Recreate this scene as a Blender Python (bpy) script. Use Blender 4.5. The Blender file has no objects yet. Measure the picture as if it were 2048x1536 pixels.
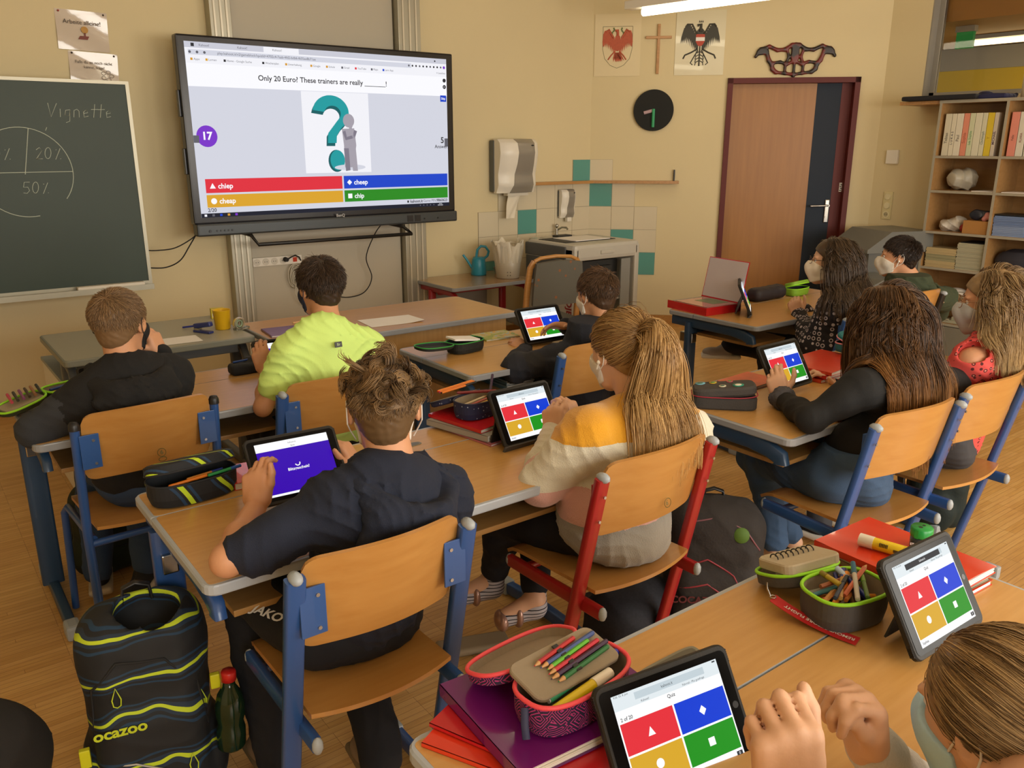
import bpy, bmesh, math, random
import numpy as np
from mathutils import Vector, Matrix, noise as mnoise
PI = math.pi
R = math.radians
random.seed(7)
RNG = np.random.default_rng(11)
SC = bpy.context.scene
COL = SC.collection

# ---------------------------------------------------------------- camera
cd = bpy.data.cameras.new('camera')
cd.sensor_width = 36.0
cd.sensor_fit = 'HORIZONTAL'
cd.lens = 36.0 * 1655.0 / 2048.0
cd.clip_start = 0.05
cam = bpy.data.objects.new('camera', cd)
COL.objects.link(cam)
cam.location = (0, 0, 1.65)
cam.rotation_euler = (R(90 - 16.1), 0, R(-37))
SC.camera = cam

# ---------------------------------------------------------------- world, lights, exposure
w = bpy.data.worlds.new('world')
SC.world = w
w.use_nodes = True
w.node_tree.nodes['Background'].inputs[0].default_value = (0.80, 0.88, 1.0, 1)
w.node_tree.nodes['Background'].inputs[1].default_value = 0.6
SC.view_settings.view_transform = 'Standard'
SC.view_settings.look = 'None'
SC.view_settings.gamma = 1
SC.view_settings.use_curve_mapping = False
SC.view_settings.exposure = 0.0

def area(name, loc, target, sx, sy, power, color):
    l = bpy.data.lights.new(name, 'AREA')
    l.shape = 'RECTANGLE'; l.size = sx; l.size_y = sy
    l.energy = power; l.color = color
    o = bpy.data.objects.new(name, l)
    COL.objects.link(o)
    o.location = loc
    o.rotation_euler = (Vector(target) - Vector(loc)).to_track_quat('-Z', 'Y').to_euler()
    return o
# daylight through the three windows in the wall behind the camera
for i, wx in enumerate((0.2, 2.7, 5.2)):
    area('window_daylight', (wx, -2.32, 1.75), (wx - 0.2, 2.0, 0.9), 1.9, 1.5, 92, (1.0, 0.93, 0.82))
# corridor lamp beyond the interior window
area('corridor_light', (8.6, 2.6, 2.58), (8.9, 2.6, 0.0), 0.4, 2.5, 34, (1.0, 0.88, 0.62))
LAMP_STRENGTH = 9.0

# ---------------------------------------------------------------- object helpers
def link(o, parent=None):
    COL.objects.link(o)
    if parent is not None:
        o.parent = parent
        if parent.type == 'EMPTY' or parent.parent is None:
            pass
        o.matrix_parent_inverse = Matrix.Identity(4)
    return o

def tag(o, label=None, cat=None, group=None, kind=None):
    if label: o['label'] = label
    if cat: o['category'] = cat
    if group: o['group'] = group
    if kind: o['kind'] = kind
    return o

def thing(name, label, cat, loc=(0, 0, 0), rz=0.0, group=None, rot=None):
    o = bpy.data.objects.new(name, None)
    o.empty_display_size = 0.05
    COL.objects.link(o)
    o.location = loc
    o.rotation_euler = rot if rot else (0, 0, rz)
    return tag(o, label, cat, group)

def copy_tree(o, parent=None):
    c = o.copy()
    COL.objects.link(c)
    if parent is not None: c.parent = parent
    for ch in [q for q in bpy.data.objects if q.parent == o]:
        copy_tree(ch, c)
    return c

# ---------------------------------------------------------------- materials
MATS = {}
def srgb(c):
    if isinstance(c, str):
        c = tuple(int(c[i:i + 2], 16) / 255 for i in (0, 2, 4))
    return tuple((v / 12.92 if v <= 0.04045 else ((v + 0.055) / 1.055) ** 2.4) for v in c)

def mat(name, col, rough=0.5, metal=0.0, bump=0.0, bscale=60.0, var=0.0, vscale=8.0, emit=0.0,
        sheen=0.0, trans=0.0, alpha=1.0, stretch=None, coat=0.0, sss=0.0):
    if name in MATS: return MATS[name]
    c = srgb(col)
    m = bpy.data.materials.new(name); m.use_nodes = True
    nt = m.node_tree; N = nt.nodes; L = nt.links
    b = N['Principled BSDF']
    b.inputs['Base Color'].default_value = (*c, 1)
    b.inputs['Roughness'].default_value = rough
    b.inputs['Metallic'].default_value = metal
    if sheen: b.inputs['Sheen Weight'].default_value = sheen
    if trans: b.inputs['Transmission Weight'].default_value = trans
    if coat: b.inputs['Coat Weight'].default_value = coat
    if alpha < 1: b.inputs['Alpha'].default_value = alpha
    if sss:
        b.inputs['Subsurface Weight'].default_value = sss
        b.inputs['Subsurface Radius'].default_value = (0.012, 0.005, 0.003)
    if emit:
        b.inputs['Emission Color'].default_value = (*c, 1)
        b.inputs['Emission Strength'].default_value = emit
        b.inputs['Base Color'].default_value = (0.01, 0.01, 0.01, 1)
        b.inputs['Specular IOR Level'].default_value = 0.06
    if bump or var:
        tc = N.new('ShaderNodeTexCoord')
        vec = tc.outputs['Object']
        if stretch:
            mp = N.new('ShaderNodeMapping'); mp.inputs['Scale'].default_value = stretch
            L.new(vec, mp.inputs[0]); vec = mp.outputs[0]
    if var:
        n = N.new('ShaderNodeTexNoise'); n.inputs['Scale'].default_value = vscale; n.inputs['Detail'].default_value = 5
        L.new(vec, n.inputs['Vector'])
        mx = N.new('ShaderNodeMixRGB'); L.new(n.outputs[0], mx.inputs[0])
        mx.inputs[1].default_value = (*[v * (1 - var) for v in c], 1)
        mx.inputs[2].default_value = (*[min(1, v * (1 + var)) for v in c], 1)
        L.new(mx.outputs[0], b.inputs['Base Color'])
    if bump:
        n = N.new('ShaderNodeTexNoise'); n.inputs['Scale'].default_value = bscale; n.inputs['Detail'].default_value = 3
        L.new(vec, n.inputs['Vector'])
        bm = N.new('ShaderNodeBump'); bm.inputs['Strength'].default_value = bump; bm.inputs['Distance'].default_value = 0.004
        L.new(n.outputs[0], bm.inputs['Height']); L.new(bm.outputs[0], b.inputs['Normal'])
    MATS[name] = m
    return m

def wood(name, ca, cb, rough=0.35, stretch=(1.2, 22, 22), coat=0.15, scale=3.0):
    if name in MATS: return MATS[name]
    m = bpy.data.materials.new(name); m.use_nodes = True
    nt = m.node_tree; N = nt.nodes; L = nt.links; b = N['Principled BSDF']
    tc = N.new('ShaderNodeTexCoord'); mp = N.new('ShaderNodeMapping'); mp.inputs['Scale'].default_value = stretch
    L.new(tc.outputs['Object'], mp.inputs[0])
    n = N.new('ShaderNodeTexNoise'); n.inputs['Scale'].default_value = scale; n.inputs['Detail'].default_value = 6
    L.new(mp.outputs[0], n.inputs['Vector'])
    r = N.new('ShaderNodeValToRGB')
    r.color_ramp.elements[0].position = 0.3; r.color_ramp.elements[0].color = (*srgb(ca), 1)
    r.color_ramp.elements[1].position = 0.7; r.color_ramp.elements[1].color = (*srgb(cb), 1)
    L.new(n.outputs[0], r.inputs[0]); L.new(r.outputs[0], b.inputs['Base Color'])
    b.inputs['Roughness'].default_value = rough; b.inputs['Coat Weight'].default_value = coat
    b.inputs['Coat Roughness'].default_value = 0.25
    MATS[name] = m
    return m

# ---------------------------------------------------------------- mesh collector
class MB:
    def __init__(s):
        s.v = []; s.f = []; s.m = []; s.sm = []; s.mi = 0; s.T = Matrix.Identity(4); s.smooth = False
    def add(s, vs, fs, smooth=None):
        o = len(s.v)
        for p in vs: s.v.append(tuple(s.T @ Vector(p)))
        for f in fs:
            s.f.append([i + o for i in f]); s.m.append(s.mi); s.sm.append(s.smooth if smooth is None else smooth)
        return s
    def box(s, x0, y0, z0, x1, y1, z1, bev=0.0):
        if bev <= 0:
            s.add([(x0,y0,z0),(x1,y0,z0),(x1,y1,z0),(x0,y1,z0),(x0,y0,z1),(x1,y0,z1),(x1,y1,z1),(x0,y1,z1)],
                  [(0,3,2,1),(4,5,6,7),(0,1,5,4),(1,2,6,5),(2,3,7,6),(3,0,4,7)], False)
            return s
        bm = bmesh.new()
        bmesh.ops.create_cube(bm, size=1)
        for v in bm.verts:
            v.co = Vector(((x0+x1)/2 + v.co.x*(x1-x0), (y0+y1)/2 + v.co.y*(y1-y0), (z0+z1)/2 + v.co.z*(z1-z0)))
        bmesh.ops.bevel(bm, geom=bm.edges[:], offset=bev, segments=2, affect='EDGES', profile=0.6)
        bm.verts.index_update()
        s.add([v.co for v in bm.verts], [[v.index for v in f.verts] for f in bm.faces], False)
        bm.free(); return s
    def plate(s, pts, z0, z1, bev=0.0):
        # polygon (ccw, xy) extruded z0..z1
        n = len(pts)
        if bev > 0:
            c = np.array(pts).mean(0)
            def ins(p, d):
                v = np.array(p) - c; l = np.linalg.norm(v) + 1e-9
                return tuple(np.array(p) - v / l * d)
            rings = [([ins(p, bev) for p in pts], z0), (pts, z0 + bev), (pts, z1 - bev), ([ins(p, bev) for p in pts], z1)]
        else:
            rings = [(pts, z0), (pts, z1)]
        vs = [(x, y, z) for ps, z in rings for x, y in ps]
        fs = [list(range(n))[::-1], [n * (len(rings) - 1) + i for i in range(n)]]
        for r in range(len(rings) - 1):
            for i in range(n):
                j = (i + 1) % n
                fs.append([r*n+i, r*n+j, (r+1)*n+j, (r+1)*n+i])
        s.add(vs, fs); return s
    def cyl(s, a, b, ra, rb=None, n=16, cap=True, smooth=True):
        rb = ra if rb is None else rb
        a = Vector(a); b = Vector(b); d = (b - a).normalized()
        u = d.orthogonal().normalized(); w_ = d.cross(u)
        vs = []
        for p, r in ((a, ra), (b, rb)):
            for i in range(n):
                t = 2 * PI * i / n
                vs.append(p + u * (r * math.cos(t)) + w_ * (r * math.sin(t)))
        s.add(vs, [[i, (i+1) % n, n + (i+1) % n, n + i] for i in range(n)], smooth)
        if cap: s.add(vs, [list(range(n))[::-1], [n + i for i in range(n)]], False)
        return s
    def tube(s, pts, r, n=10, flat=None, closed=False, smooth=True):
        # sweep; r scalar or list; flat=(w,h) makes a rectangular/oval profile
        P = [Vector(p) for p in pts]; k = len(P)
        rs = r if isinstance(r, (list, tuple)) else [r] * k
        vs = []; up = None
        for i, p in enumerate(P):
            if closed: d = (P[(i+1) % k] - P[i-1]).normalized()
            else: d = (P[min(i+1, k-1)] - P[max(i-1, 0)]).normalized()
            if up is None:
                up = Vector((0, 0, 1)) if abs(d.z) < 0.9 else Vector((1, 0, 0))
            u = d.cross(up)
            if u.length < 1e-4: u = d.orthogonal()
            u.normalize(); v = u.cross(d).normalized(); up = v
            for j in range(n):
                t = 2 * PI * j / n
                c_, s_ = math.cos(t), math.sin(t)
                if flat:
                    q = 0.35
                    c_ = math.copysign(abs(c_) ** q, c_); s_ = math.copysign(abs(s_) ** q, s_)
                    vs.append(p + u * c_ * flat[0] / 2 + v * s_ * flat[1] / 2)
                else:
                    vs.append(p + u * c_ * rs[i] + v * s_ * rs[i])
        fs = []
        for i in range(k if closed else k - 1):
            a = i * n; b = ((i + 1) % k) * n
            for j in range(n): fs.append([a + j, a + (j+1) % n, b + (j+1) % n, b + j])
        s.add(vs, fs, smooth)
        if not closed: s.add(vs, [list(range(n))[::-1], [(k-1)*n + j for j in range(n)]], False)
        return s
    def lathe(s, prof, n=24, c=(0, 0), smooth=True):
        vs = []
        for r, z in prof:
            for i in range(n):
                t = 2 * PI * i / n; vs.append((c[0] + r * math.cos(t), c[1] + r * math.sin(t), z))
        fs = []
        for k in range(len(prof) - 1):
            for i in range(n): fs.append([k*n+i, k*n+(i+1) % n, (k+1)*n+(i+1) % n, (k+1)*n+i])
        s.add(vs, fs, smooth)
        return s
    def ball(s, c, r, n=12):
        r = (r, r, r) if not isinstance(r, (tuple, list)) else r
        vs = []; fs = []
        for k in range(n // 2 + 1):
            ph = PI * k / (n // 2)
            for i in range(n):
                t = 2 * PI * i / n
                vs.append((c[0] + r[0]*math.sin(ph)*math.cos(t), c[1] + r[1]*math.sin(ph)*math.sin(t), c[2] + r[2]*math.cos(ph)))
        for k in range(n // 2):
            for i in range(n): fs.append([k*n+i, (k+1)*n+i, (k+1)*n+(i+1) % n, k*n+(i+1) % n])
        s.add(vs, fs, True); return s
    def rrect(s, x0, y0, x1, y1, z, r, n=4):
        pts = rr(x0, y0, x1, y1, r, n); s.add([(x, y, z) for x, y in pts], [list(range(len(pts)))], False); return s
    def grid(s, fn, nu, nv, thick=None, smooth=True):
        # fn(u,v)->(x,y,z); optional thickness along normal
        P = [[Vector(fn(i / nu, j / nv)) for j in range(nv + 1)] for i in range(nu + 1)]
        def nor(i, j):
            a = P[min(i+1, nu)][j] - P[max(i-1, 0)][j]; b = P[i][min(j+1, nv)] - P[i][max(j-1, 0)]
            q = a.cross(b); return q.normalized() if q.length > 1e-12 else Vector((0, 0, 1))
        idx = lambda i, j: i * (nv + 1) + j
        top = [P[i][j] for i in range(nu+1) for j in range(nv+1)]
        f = [[idx(i, j), idx(i+1, j), idx(i+1, j+1), idx(i, j+1)] for i in range(nu) for j in range(nv)]
        if not thick: s.add(top, f, smooth); return s
        bot = [P[i][j] - nor(i, j) * thick for i in range(nu+1) for j in range(nv+1)]
        n = len(top); o = len(s.v)
        s.add(top + bot, f + [[k + n for k in q][::-1] for q in f], smooth)
        ed = [idx(i, 0) for i in range(nu)] + [idx(nu, j) for j in range(nv)] + [idx(i, nv) for i in range(nu, 0, -1)] + [idx(0, j) for j in range(nv, 0, -1)]
        m_ = len(ed)
        s.add(top + bot, [[ed[k], ed[(k+1) % m_], ed[(k+1) % m_] + n, ed[k] + n][::-1] for k in range(m_)], False)
        return s
    def build(s, name, mats, parent=None, loc=None, rot=None):
        me = bpy.data.meshes.new(name)
        me.from_pydata(s.v, [], s.f)
        for m_ in (mats if isinstance(mats, (list, tuple)) else [mats]): me.materials.append(m_)
        me.polygons.foreach_set('material_index', s.m)
        me.polygons.foreach_set('use_smooth', s.sm)
        me.update()
        o = bpy.data.objects.new(name, me)
        link(o, parent)
        if loc: o.location = loc
        if rot: o.rotation_euler = rot
        return o

def rr(x0, y0, x1, y1, r, n=4):
    pts = []
    for cx, cy, a in ((x1-r, y0+r, -90), (x1-r, y1-r, 0), (x0+r, y1-r, 90), (x0+r, y0+r, 180)):
        for i in range(n + 1):
            t = R(a + 90 * i / n); pts.append((cx + r*math.cos(t), cy + r*math.sin(t)))
    return pts

# text as flat mesh geometry in a panel's xy plane
TXT = {}
def text_mesh(t, size, bold=0.0, shear=0.0):
    k = (t, size, bold)
    if k in TXT: return TXT[k]
    cu = bpy.data.curves.new('tmp', 'FONT'); cu.body = t; cu.size = size; cu.align_x = 'CENTER'; cu.align_y = 'CENTER'
    cu.offset = bold * size; cu.resolution_u = 3; cu.shear = shear
    ob = bpy.data.objects.new('tmp', cu); COL.objects.link(ob)
    me = bpy.data.meshes.new_from_object(ob)
    vs = [tuple(v.co) for v in me.vertices]; fs = [list(p.vertices) for p in me.polygons]
    bpy.data.objects.remove(ob); bpy.data.curves.remove(cu); bpy.data.meshes.remove(me)
    TXT[k] = (vs, fs)
    return TXT[k]

def put_text(mb, t, x, y, z, size, mi=0, bold=0.0, align='c', rot=0.0, shear=0.0, flip=False):
    vs, fs = text_mesh(t, size, bold, shear)
    if not vs: return
    xs = [v[0] for v in vs]
    dx = {'c': 0, 'l': -min(xs), 'r': -max(xs)}[align]
    old = mb.mi; mb.mi = mi
    c_, s_ = math.cos(rot), math.sin(rot)
    mb.add([(x + (v[0]+dx)*c_ - v[1]*s_, y + (v[0]+dx)*s_ + v[1]*c_, z) for v in vs], fs, False)
    mb.mi = old

# ---------------------------------------------------------------- signed distance modelling (numpy)
def basis(yaw=0, pitch=0, roll=0):
    return np.array((Matrix.Rotation(yaw, 3, 'Z') @ Matrix.Rotation(pitch, 3, 'X') @ Matrix.Rotation(roll, 3, 'Y')))
I3 = np.eye(3)
def E(c, r, M=None, k=0.02, op=1): return ('e', np.array(c, float), np.array(r, float), I3 if M is None else M, k, op)
def C(a, b, ra, rb=None, k=0.02, op=1): return ('c', np.array(a, float), np.array(b, float), ra, ra if rb is None else rb, k, op)
def B(c, h, r, M=None, k=0.01, op=1): return ('b', np.array(c, float), np.array(h, float), r, I3 if M is None else M, k, op)

def pdist(p, X, Y, Z):
    if p[0] == 'e':
        _, c, r, M, k, op = p
        x, y, z = X - c[0], Y - c[1], Z - c[2]
        a = (x*M[0,0] + y*M[1,0] + z*M[2,0]); b = (x*M[0,1] + y*M[1,1] + z*M[2,1]); d = (x*M[0,2] + y*M[1,2] + z*M[2,2])
        k0 = np.sqrt((a/r[0])**2 + (b/r[1])**2 + (d/r[2])**2)
        k1 = np.sqrt((a/r[0]**2)**2 + (b/r[1]**2)**2 + (d/r[2]**2)**2) + 1e-9
        return k0 * (k0 - 1) / k1
    if p[0] == 'c':
        _, a, b, ra, rb, k, op = p
        ba = b - a; L2 = max(float(ba @ ba), 1e-12)
        x, y, z = X - a[0], Y - a[1], Z - a[2]
        t = np.clip((x*ba[0] + y*ba[1] + z*ba[2]) / L2, 0, 1)
        return np.sqrt((x - t*ba[0])**2 + (y - t*ba[1])**2 + (z - t*ba[2])**2) - (ra + (rb - ra) * t)
    _, c, h, r, M, k, op = p
    x, y, z = X - c[0], Y - c[1], Z - c[2]
    a = np.abs(x*M[0,0] + y*M[1,0] + z*M[2,0]) - (h[0]-r); b = np.abs(x*M[0,1] + y*M[1,1] + z*M[2,1]) - (h[1]-r)
    d = np.abs(x*M[0,2] + y*M[1,2] + z*M[2,2]) - (h[2]-r)
    return np.sqrt(np.maximum(a,0)**2 + np.maximum(b,0)**2 + np.maximum(d,0)**2) + np.minimum(np.maximum(a, np.maximum(b, d)), 0) - r

def pbound(p):
    if p[0] == 'e':
        e = np.sqrt(((p[3] * p[2][None, :]) ** 2).sum(1)); return p[1] - e, p[1] + e
    if p[0] == 'c':
        r = max(p[3], p[4]); return np.minimum(p[1], p[2]) - r, np.maximum(p[1], p[2]) + r
    e = (np.abs(p[4]) * p[2][None, :]).sum(1); return p[1] - e, p[1] + e

def sdf_at(prims, P):
    X, Y, Z = P[:, 0], P[:, 1], P[:, 2]
    D = np.full(len(P), 1.0)
    for p in prims:
        d = pdist(p, X, Y, Z); k = p[-2]
        if p[-1] > 0:
            h = np.maximum(k - np.abs(D - d), 0) / k; D = np.minimum(D, d) - h*h*k*0.25
        else:
            h = np.maximum(k - np.abs(D + d), 0) / k; D = np.maximum(D, -d) + h*h*k*0.25
    return D

def sdf_mesh(prims, h=0.006, post=None, cuts=()):
    bs = [pbound(p) for p in prims if p[-1] > 0]
    lo = np.min([b[0] for b in bs], 0) - 3*h; hi = np.max([b[1] for b in bs], 0) + 3*h
    n = np.ceil((hi - lo) / h).astype(int) + 1
    ax = [(lo[i] + h * np.arange(n[i])).astype(np.float32) for i in range(3)]
    D = np.full(tuple(n), 0.06, np.float32)
    for p in prims:
        a, b = pbound(p); k = p[-2]; pad = k + 2.5*h
        i0 = np.maximum(((a - pad - lo) / h).astype(int), 0); i1 = np.minimum(((b + pad - lo) / h).astype(int) + 2, n)
        if (i1 <= i0).any(): continue
        sl = tuple(slice(i0[q], i1[q]) for q in range(3))
        X = ax[0][sl[0]][:, None, None]; Y = ax[1][sl[1]][None, :, None]; Z = ax[2][sl[2]][None, None, :]
        d = pdist(p, X, Y, Z).astype(np.float32); S = D[sl]
        if p[-1] > 0:
            g = np.maximum(k - np.abs(S - d), 0) / k; D[sl] = np.minimum(S, d) - g*g*k*0.25
        else:
            g = np.maximum(k - np.abs(S + d), 0) / k; D[sl] = np.maximum(S, -d) + g*g*k*0.25
    if post is not None or cuts:
        X = ax[0][:, None, None]; Y = ax[1][None, :, None]; Z = ax[2][None, None, :]
        if post is not None: D = D + post(X, Y, Z).astype(np.float32)
        for c_ in cuts:      # keep where f(X,Y,Z) < 0
            D = np.maximum(D, c_(X, Y, Z).astype(np.float32))
    D = np.pad(D, 1, constant_values=0.05); lo = lo - h
    ins = D < 0
    c8 = np.zeros(tuple(s - 1 for s in D.shape), np.int8)
    for dx in (0, 1):
        for dy in (0, 1):
            for dz in (0, 1):
                c8 += ins[dx:dx + c8.shape[0], dy:dy + c8.shape[1], dz:dz + c8.shape[2]]
    mix = (c8 > 0) & (c8 < 8)
    idx = np.argwhere(mix)
    if len(idx) == 0: return np.zeros((0, 3)), np.zeros((0, 4), int)
    vid = np.full(mix.shape, -1, np.int32); vid[mix] = np.arange(len(idx))
    acc = np.zeros((len(idx), 3)); cnt = np.zeros(len(idx))
    cor = [(x, y, z) for x in (0, 1) for y in (0, 1) for z in (0, 1)]
    val = {c: D[idx[:, 0]+c[0], idx[:, 1]+c[1], idx[:, 2]+c[2]] for c in cor}
    for a in cor:
        for q in range(3):
            if a[q] == 0:
                b = list(a); b[q] = 1; b = tuple(b)
                va, vb = val[a], val[b]; m = (va < 0) != (vb < 0)
                t = va[m] / (va[m] - vb[m])
                pt = np.array(a, float)[None, :].repeat(m.sum(), 0); pt[:, q] = t
                acc[m] += pt; cnt[m] += 1
    V = lo + h * (idx + acc / cnt[:, None])
    F = []
    for q in range(3):
        sa = [slice(1, -1)] * 3; sa[q] = slice(0, -1); sb = list(sa); sb[q] = slice(1, None)
        A_ins = ins[tuple(sa)]; B_ins = ins[tuple(sb)]
        e = np.argwhere(A_ins != B_ins)
        if len(e) == 0: continue
        fl = A_ins[e[:, 0], e[:, 1], e[:, 2]]
        off = np.ones(3, int); off[q] = 0; e = e + off
        u, v = [(1, 2), (2, 0), (0, 1)][q]
        def g(du, dv):
            k = e.copy(); k[:, u] -= du; k[:, v] -= dv; return vid[k[:, 0], k[:, 1], k[:, 2]]
        quad = np.stack([g(1, 1), g(0, 1), g(0, 0), g(1, 0)], 1)
        quad[~fl] = quad[~fl][:, ::-1]
        F.append(quad)
    return V, np.concatenate(F)

def relax(V, F, it=1, lam=0.5):
    for _ in range(it):
        S = np.zeros_like(V); n = np.zeros(len(V))
        for a, b in ((0, 1), (1, 2), (2, 3), (3, 0)):
            np.add.at(S, F[:, a], V[F[:, b]]); np.add.at(S, F[:, b], V[F[:, a]])
            np.add.at(n, F[:, a], 1); np.add.at(n, F[:, b], 1)
        V = V + lam * (S / n[:, None] - V)
    return V

def np_obj(name, V, F, mats, parent=None, smooth=True, midx=None, colors=None):
    me = bpy.data.meshes.new(name)
    nv, nf, k = len(V), len(F), F.shape[1]
    me.vertices.add(nv); me.vertices.foreach_set('co', np.ascontiguousarray(V, np.float32).ravel())
    me.loops.add(nf * k); me.loops.foreach_set('vertex_index', np.ascontiguousarray(F, np.int32).ravel())
    me.polygons.add(nf); me.polygons.foreach_set('loop_start', np.arange(0, nf * k, k, dtype=np.int32))
    me.polygons.foreach_set('loop_total', np.full(nf, k, np.int32))
    me.polygons.foreach_set('use_smooth', np.full(nf, smooth, bool))
    for m_ in (mats if isinstance(mats, (list, tuple)) else [mats]): me.materials.append(m_)
    if midx is not None: me.polygons.foreach_set('material_index', np.asarray(midx, np.int32))
    if colors is not None:
        at_ = me.color_attributes.new('Col', 'FLOAT_COLOR', 'POINT')
        c = np.ones((nv, 4), np.float32); c[:, :3] = colors; at_.data.foreach_set('color', c.ravel())
    me.update(calc_edges=True)
    o = bpy.data.objects.new(name, me); link(o, parent)
    return o

def sdf_obj(name, prims, mats, parent=None, h=0.006, post=None, cuts=(), rl=1, matfn=None):
    V, F = sdf_mesh(prims, h, post, cuts)
    if rl: V = relax(V, F, rl)
    mi = matfn(V[F].mean(1)) if matfn else None
    return np_obj(name, V, F, mats, parent, True, mi)

def wrinkle(amp, f=(9, 7, 11), seed=0.0):
    # folds of cloth: warped ridges
    def fn(X, Y, Z):
        a = np.sin(X*f[0]*3 + 2.1*np.sin(Z*f[2] + seed) + seed) + np.sin(Z*f[2]*3.1 + 2.4*np.sin(Y*f[1]*1.3 + 1.7*seed) + 1.3*np.sin(X*f[0]*1.7))
        b = np.sin(Y*f[1]*4.3 + 2*np.sin(X*f[0]*1.9 + Z*7 + seed))
        u = X*f[0]*5.2 + Z*f[2]*2.2 + 2.6*np.sin(Y*f[1]*1.6 + Z*f[2]*0.8 + seed*3)
        v = Z*f[2]*4.6 - Y*f[1]*2.9 + 2.2*np.sin(X*f[0]*1.4 + seed*5)
        r_ = (1 - np.abs(np.sin(u)))**2.2 * (0.5 + 0.5*np.sin(Z*f[2]*1.1 + X*f[0] + seed)) + (1 - np.abs(np.sin(v)))**2.2 * (0.5 + 0.5*np.sin(X*f[0]*1.3 - Z*f[2]*0.7 + seed))
        return amp * (0.26 * (a + b) - 0.85 * r_)
    return fn

# ---------------------------------------------------------------- hair strands
def hair_mat(name, dark, light, rough=0.42):
    if name in MATS: return MATS[name]
    m = bpy.data.materials.new(name); m.use_nodes = True
    nt = m.node_tree; N = nt.nodes; L = nt.links; b = N['Principled BSDF']
    at_ = N.new('ShaderNodeAttribute'); at_.attribute_name = 'Col'
    mx = N.new('ShaderNodeMixRGB'); L.new(at_.outputs['Fac'], mx.inputs[0])
    mx.inputs[1].default_value = (*srgb(dark), 1); mx.inputs[2].default_value = (*srgb(light), 1)
    L.new(mx.outputs[0], b.inputs['Base Color'])
    b.inputs['Roughness'].default_value = rough
    b.inputs['Specular IOR Level'].default_value = 0.4
    MATS[name] = m
    return m

def strands(name, paths, r, m, parent, col, taper=0.35):
    # paths (N,K,3); col (N,K) value 0..1 -> grey colour attribute
    N_, K, _ = paths.shape
    T = np.gradient(paths, axis=1); T /= np.linalg.norm(T, axis=2, keepdims=True) + 1e-9
    ref = np.array([0.31, 0.17, 0.93]); U = np.cross(T, ref); U /= np.linalg.norm(U, axis=2, keepdims=True) + 1e-9
    W_v = np.cross(T, U)
    s = np.linspace(0, 1, K); rad = r * (1 - (1 - taper) * s ** 2)
    rad = rad[None, :, None] * (RNG.uniform(0.7, 1.3, (N_, 1, 1)))
    V = []
    for j in range(3):
        t = 2 * PI * j / 3
        V.append(paths + rad * (U * math.cos(t) + W_v * math.sin(t)))
    V = np.stack(V, 2)            # N,K,3,3
    base = (np.arange(N_)[:, None] * K + np.arange(K - 1)[None, :]) * 3
    F = []
    for j in range(3):
        a = base + j; b_ = base + (j + 1) % 3
        F.append(np.stack([a, b_, b_ + 3, a + 3], -1).reshape(-1, 4))
    cc = np.repeat(col[:, :, None], 3, 2).reshape(-1)
    return np_obj(name, V.reshape(-1, 3), np.concatenate(F), m, parent, True, None, np.repeat(cc[:, None], 3, 1))

# ================================================================ ROOM
YA, XB, ZC = 5.89, 7.117, 3.1
CX, CY = 5.34, YA              # corner where the cut-off wall starts
BX, BY = XB, YA - (XB - CX)    # corner where it ends
S2 = math.sqrt(0.5)
DL = (BX - CX) / S2

def diag(s, off=0.0):
    """point on the cut-off corner wall: s metres along it, off metres into the room"""
    return (CX + s * S2 - off * S2, CY - s * S2 - off * S2)

def struct(o): o['kind'] = 'structure'; return o

M_wall = mat('wall_paint', 'd9c99f', 0.75, bump=0.10, bscale=40, var=0.025, vscale=2)
M_ceil = mat('ceiling_paint', 'e8dfca', 0.85)
M_alu = mat('aluminium', 'a9a492', 0.4, 0.6)
M_steel = mat('steel', 'b8b6b0', 0.22, 1.0)
M_blackpl = mat('black_plastic', '1b1a1a', 0.42, bump=0.03, bscale=300)
M_rubber = mat('rubber', '161515', 0.7)
M_white = mat('white_plastic', 'e6e0d2', 0.35)
M_greycap = mat('grey_cap', '9fa7ad', 0.4)
M_paper = mat('paper', 'eeeae4', 0.7)

# floor: small parquet strips laid in columns
fm = bpy.data.materials.new('parquet'); fm.use_nodes = True
nt = fm.node_tree; N = nt.nodes; L = nt.links; b = N['Principled BSDF']
tc = N.new('ShaderNodeTexCoord')
br = N.new('ShaderNodeTexBrick')
br.offset = 0.5; br.offset_frequency = 9; br.squash = 1.0
br.inputs['Scale'].default_value = 1.0
br.inputs['Brick Width'].default_value = 0.27; br.inputs['Row Height'].default_value = 0.024
br.inputs['Mortar Size'].default_value = 0.0007; br.inputs['Mortar Smooth'].default_value = 0.2
br.inputs['Bias'].default_value = 0.0
br.inputs['Color1'].default_value = (*srgb('d2a666'), 1); br.inputs['Color2'].default_value = (*srgb('c29452'), 1)
br.inputs['Mortar'].default_value = (*srgb('86602f'), 1)
L.new(tc.outputs['Object'], br.inputs['Vector'])
mp = N.new('ShaderNodeMapping'); mp.inputs['Scale'].default_value = (3, 45, 3); L.new(tc.outputs['Object'], mp.inputs[0])
nz = N.new('ShaderNodeTexNoise'); nz.inputs['Scale'].default_value = 3; nz.inputs['Detail'].default_value = 6; L.new(mp.outputs[0], nz.inputs['Vector'])
n2 = N.new('ShaderNodeTexNoise'); n2.inputs['Scale'].default_value = 2.3; L.new(tc.outputs['Object'], n2.inputs['Vector'])
ov = N.new('ShaderNodeMixRGB'); ov.blend_type = 'OVERLAY'; ov.inputs[0].default_value = 0.35
L.new(br.outputs['Color'], ov.inputs[1]); L.new(nz.outputs[0], ov.inputs[2])
o2 = N.new('ShaderNodeMixRGB'); o2.blend_type = 'OVERLAY'; o2.inputs[0].default_value = 0.25
L.new(ov.outputs[0], o2.inputs[1]); L.new(n2.outputs[0], o2.inputs[2])
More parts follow.
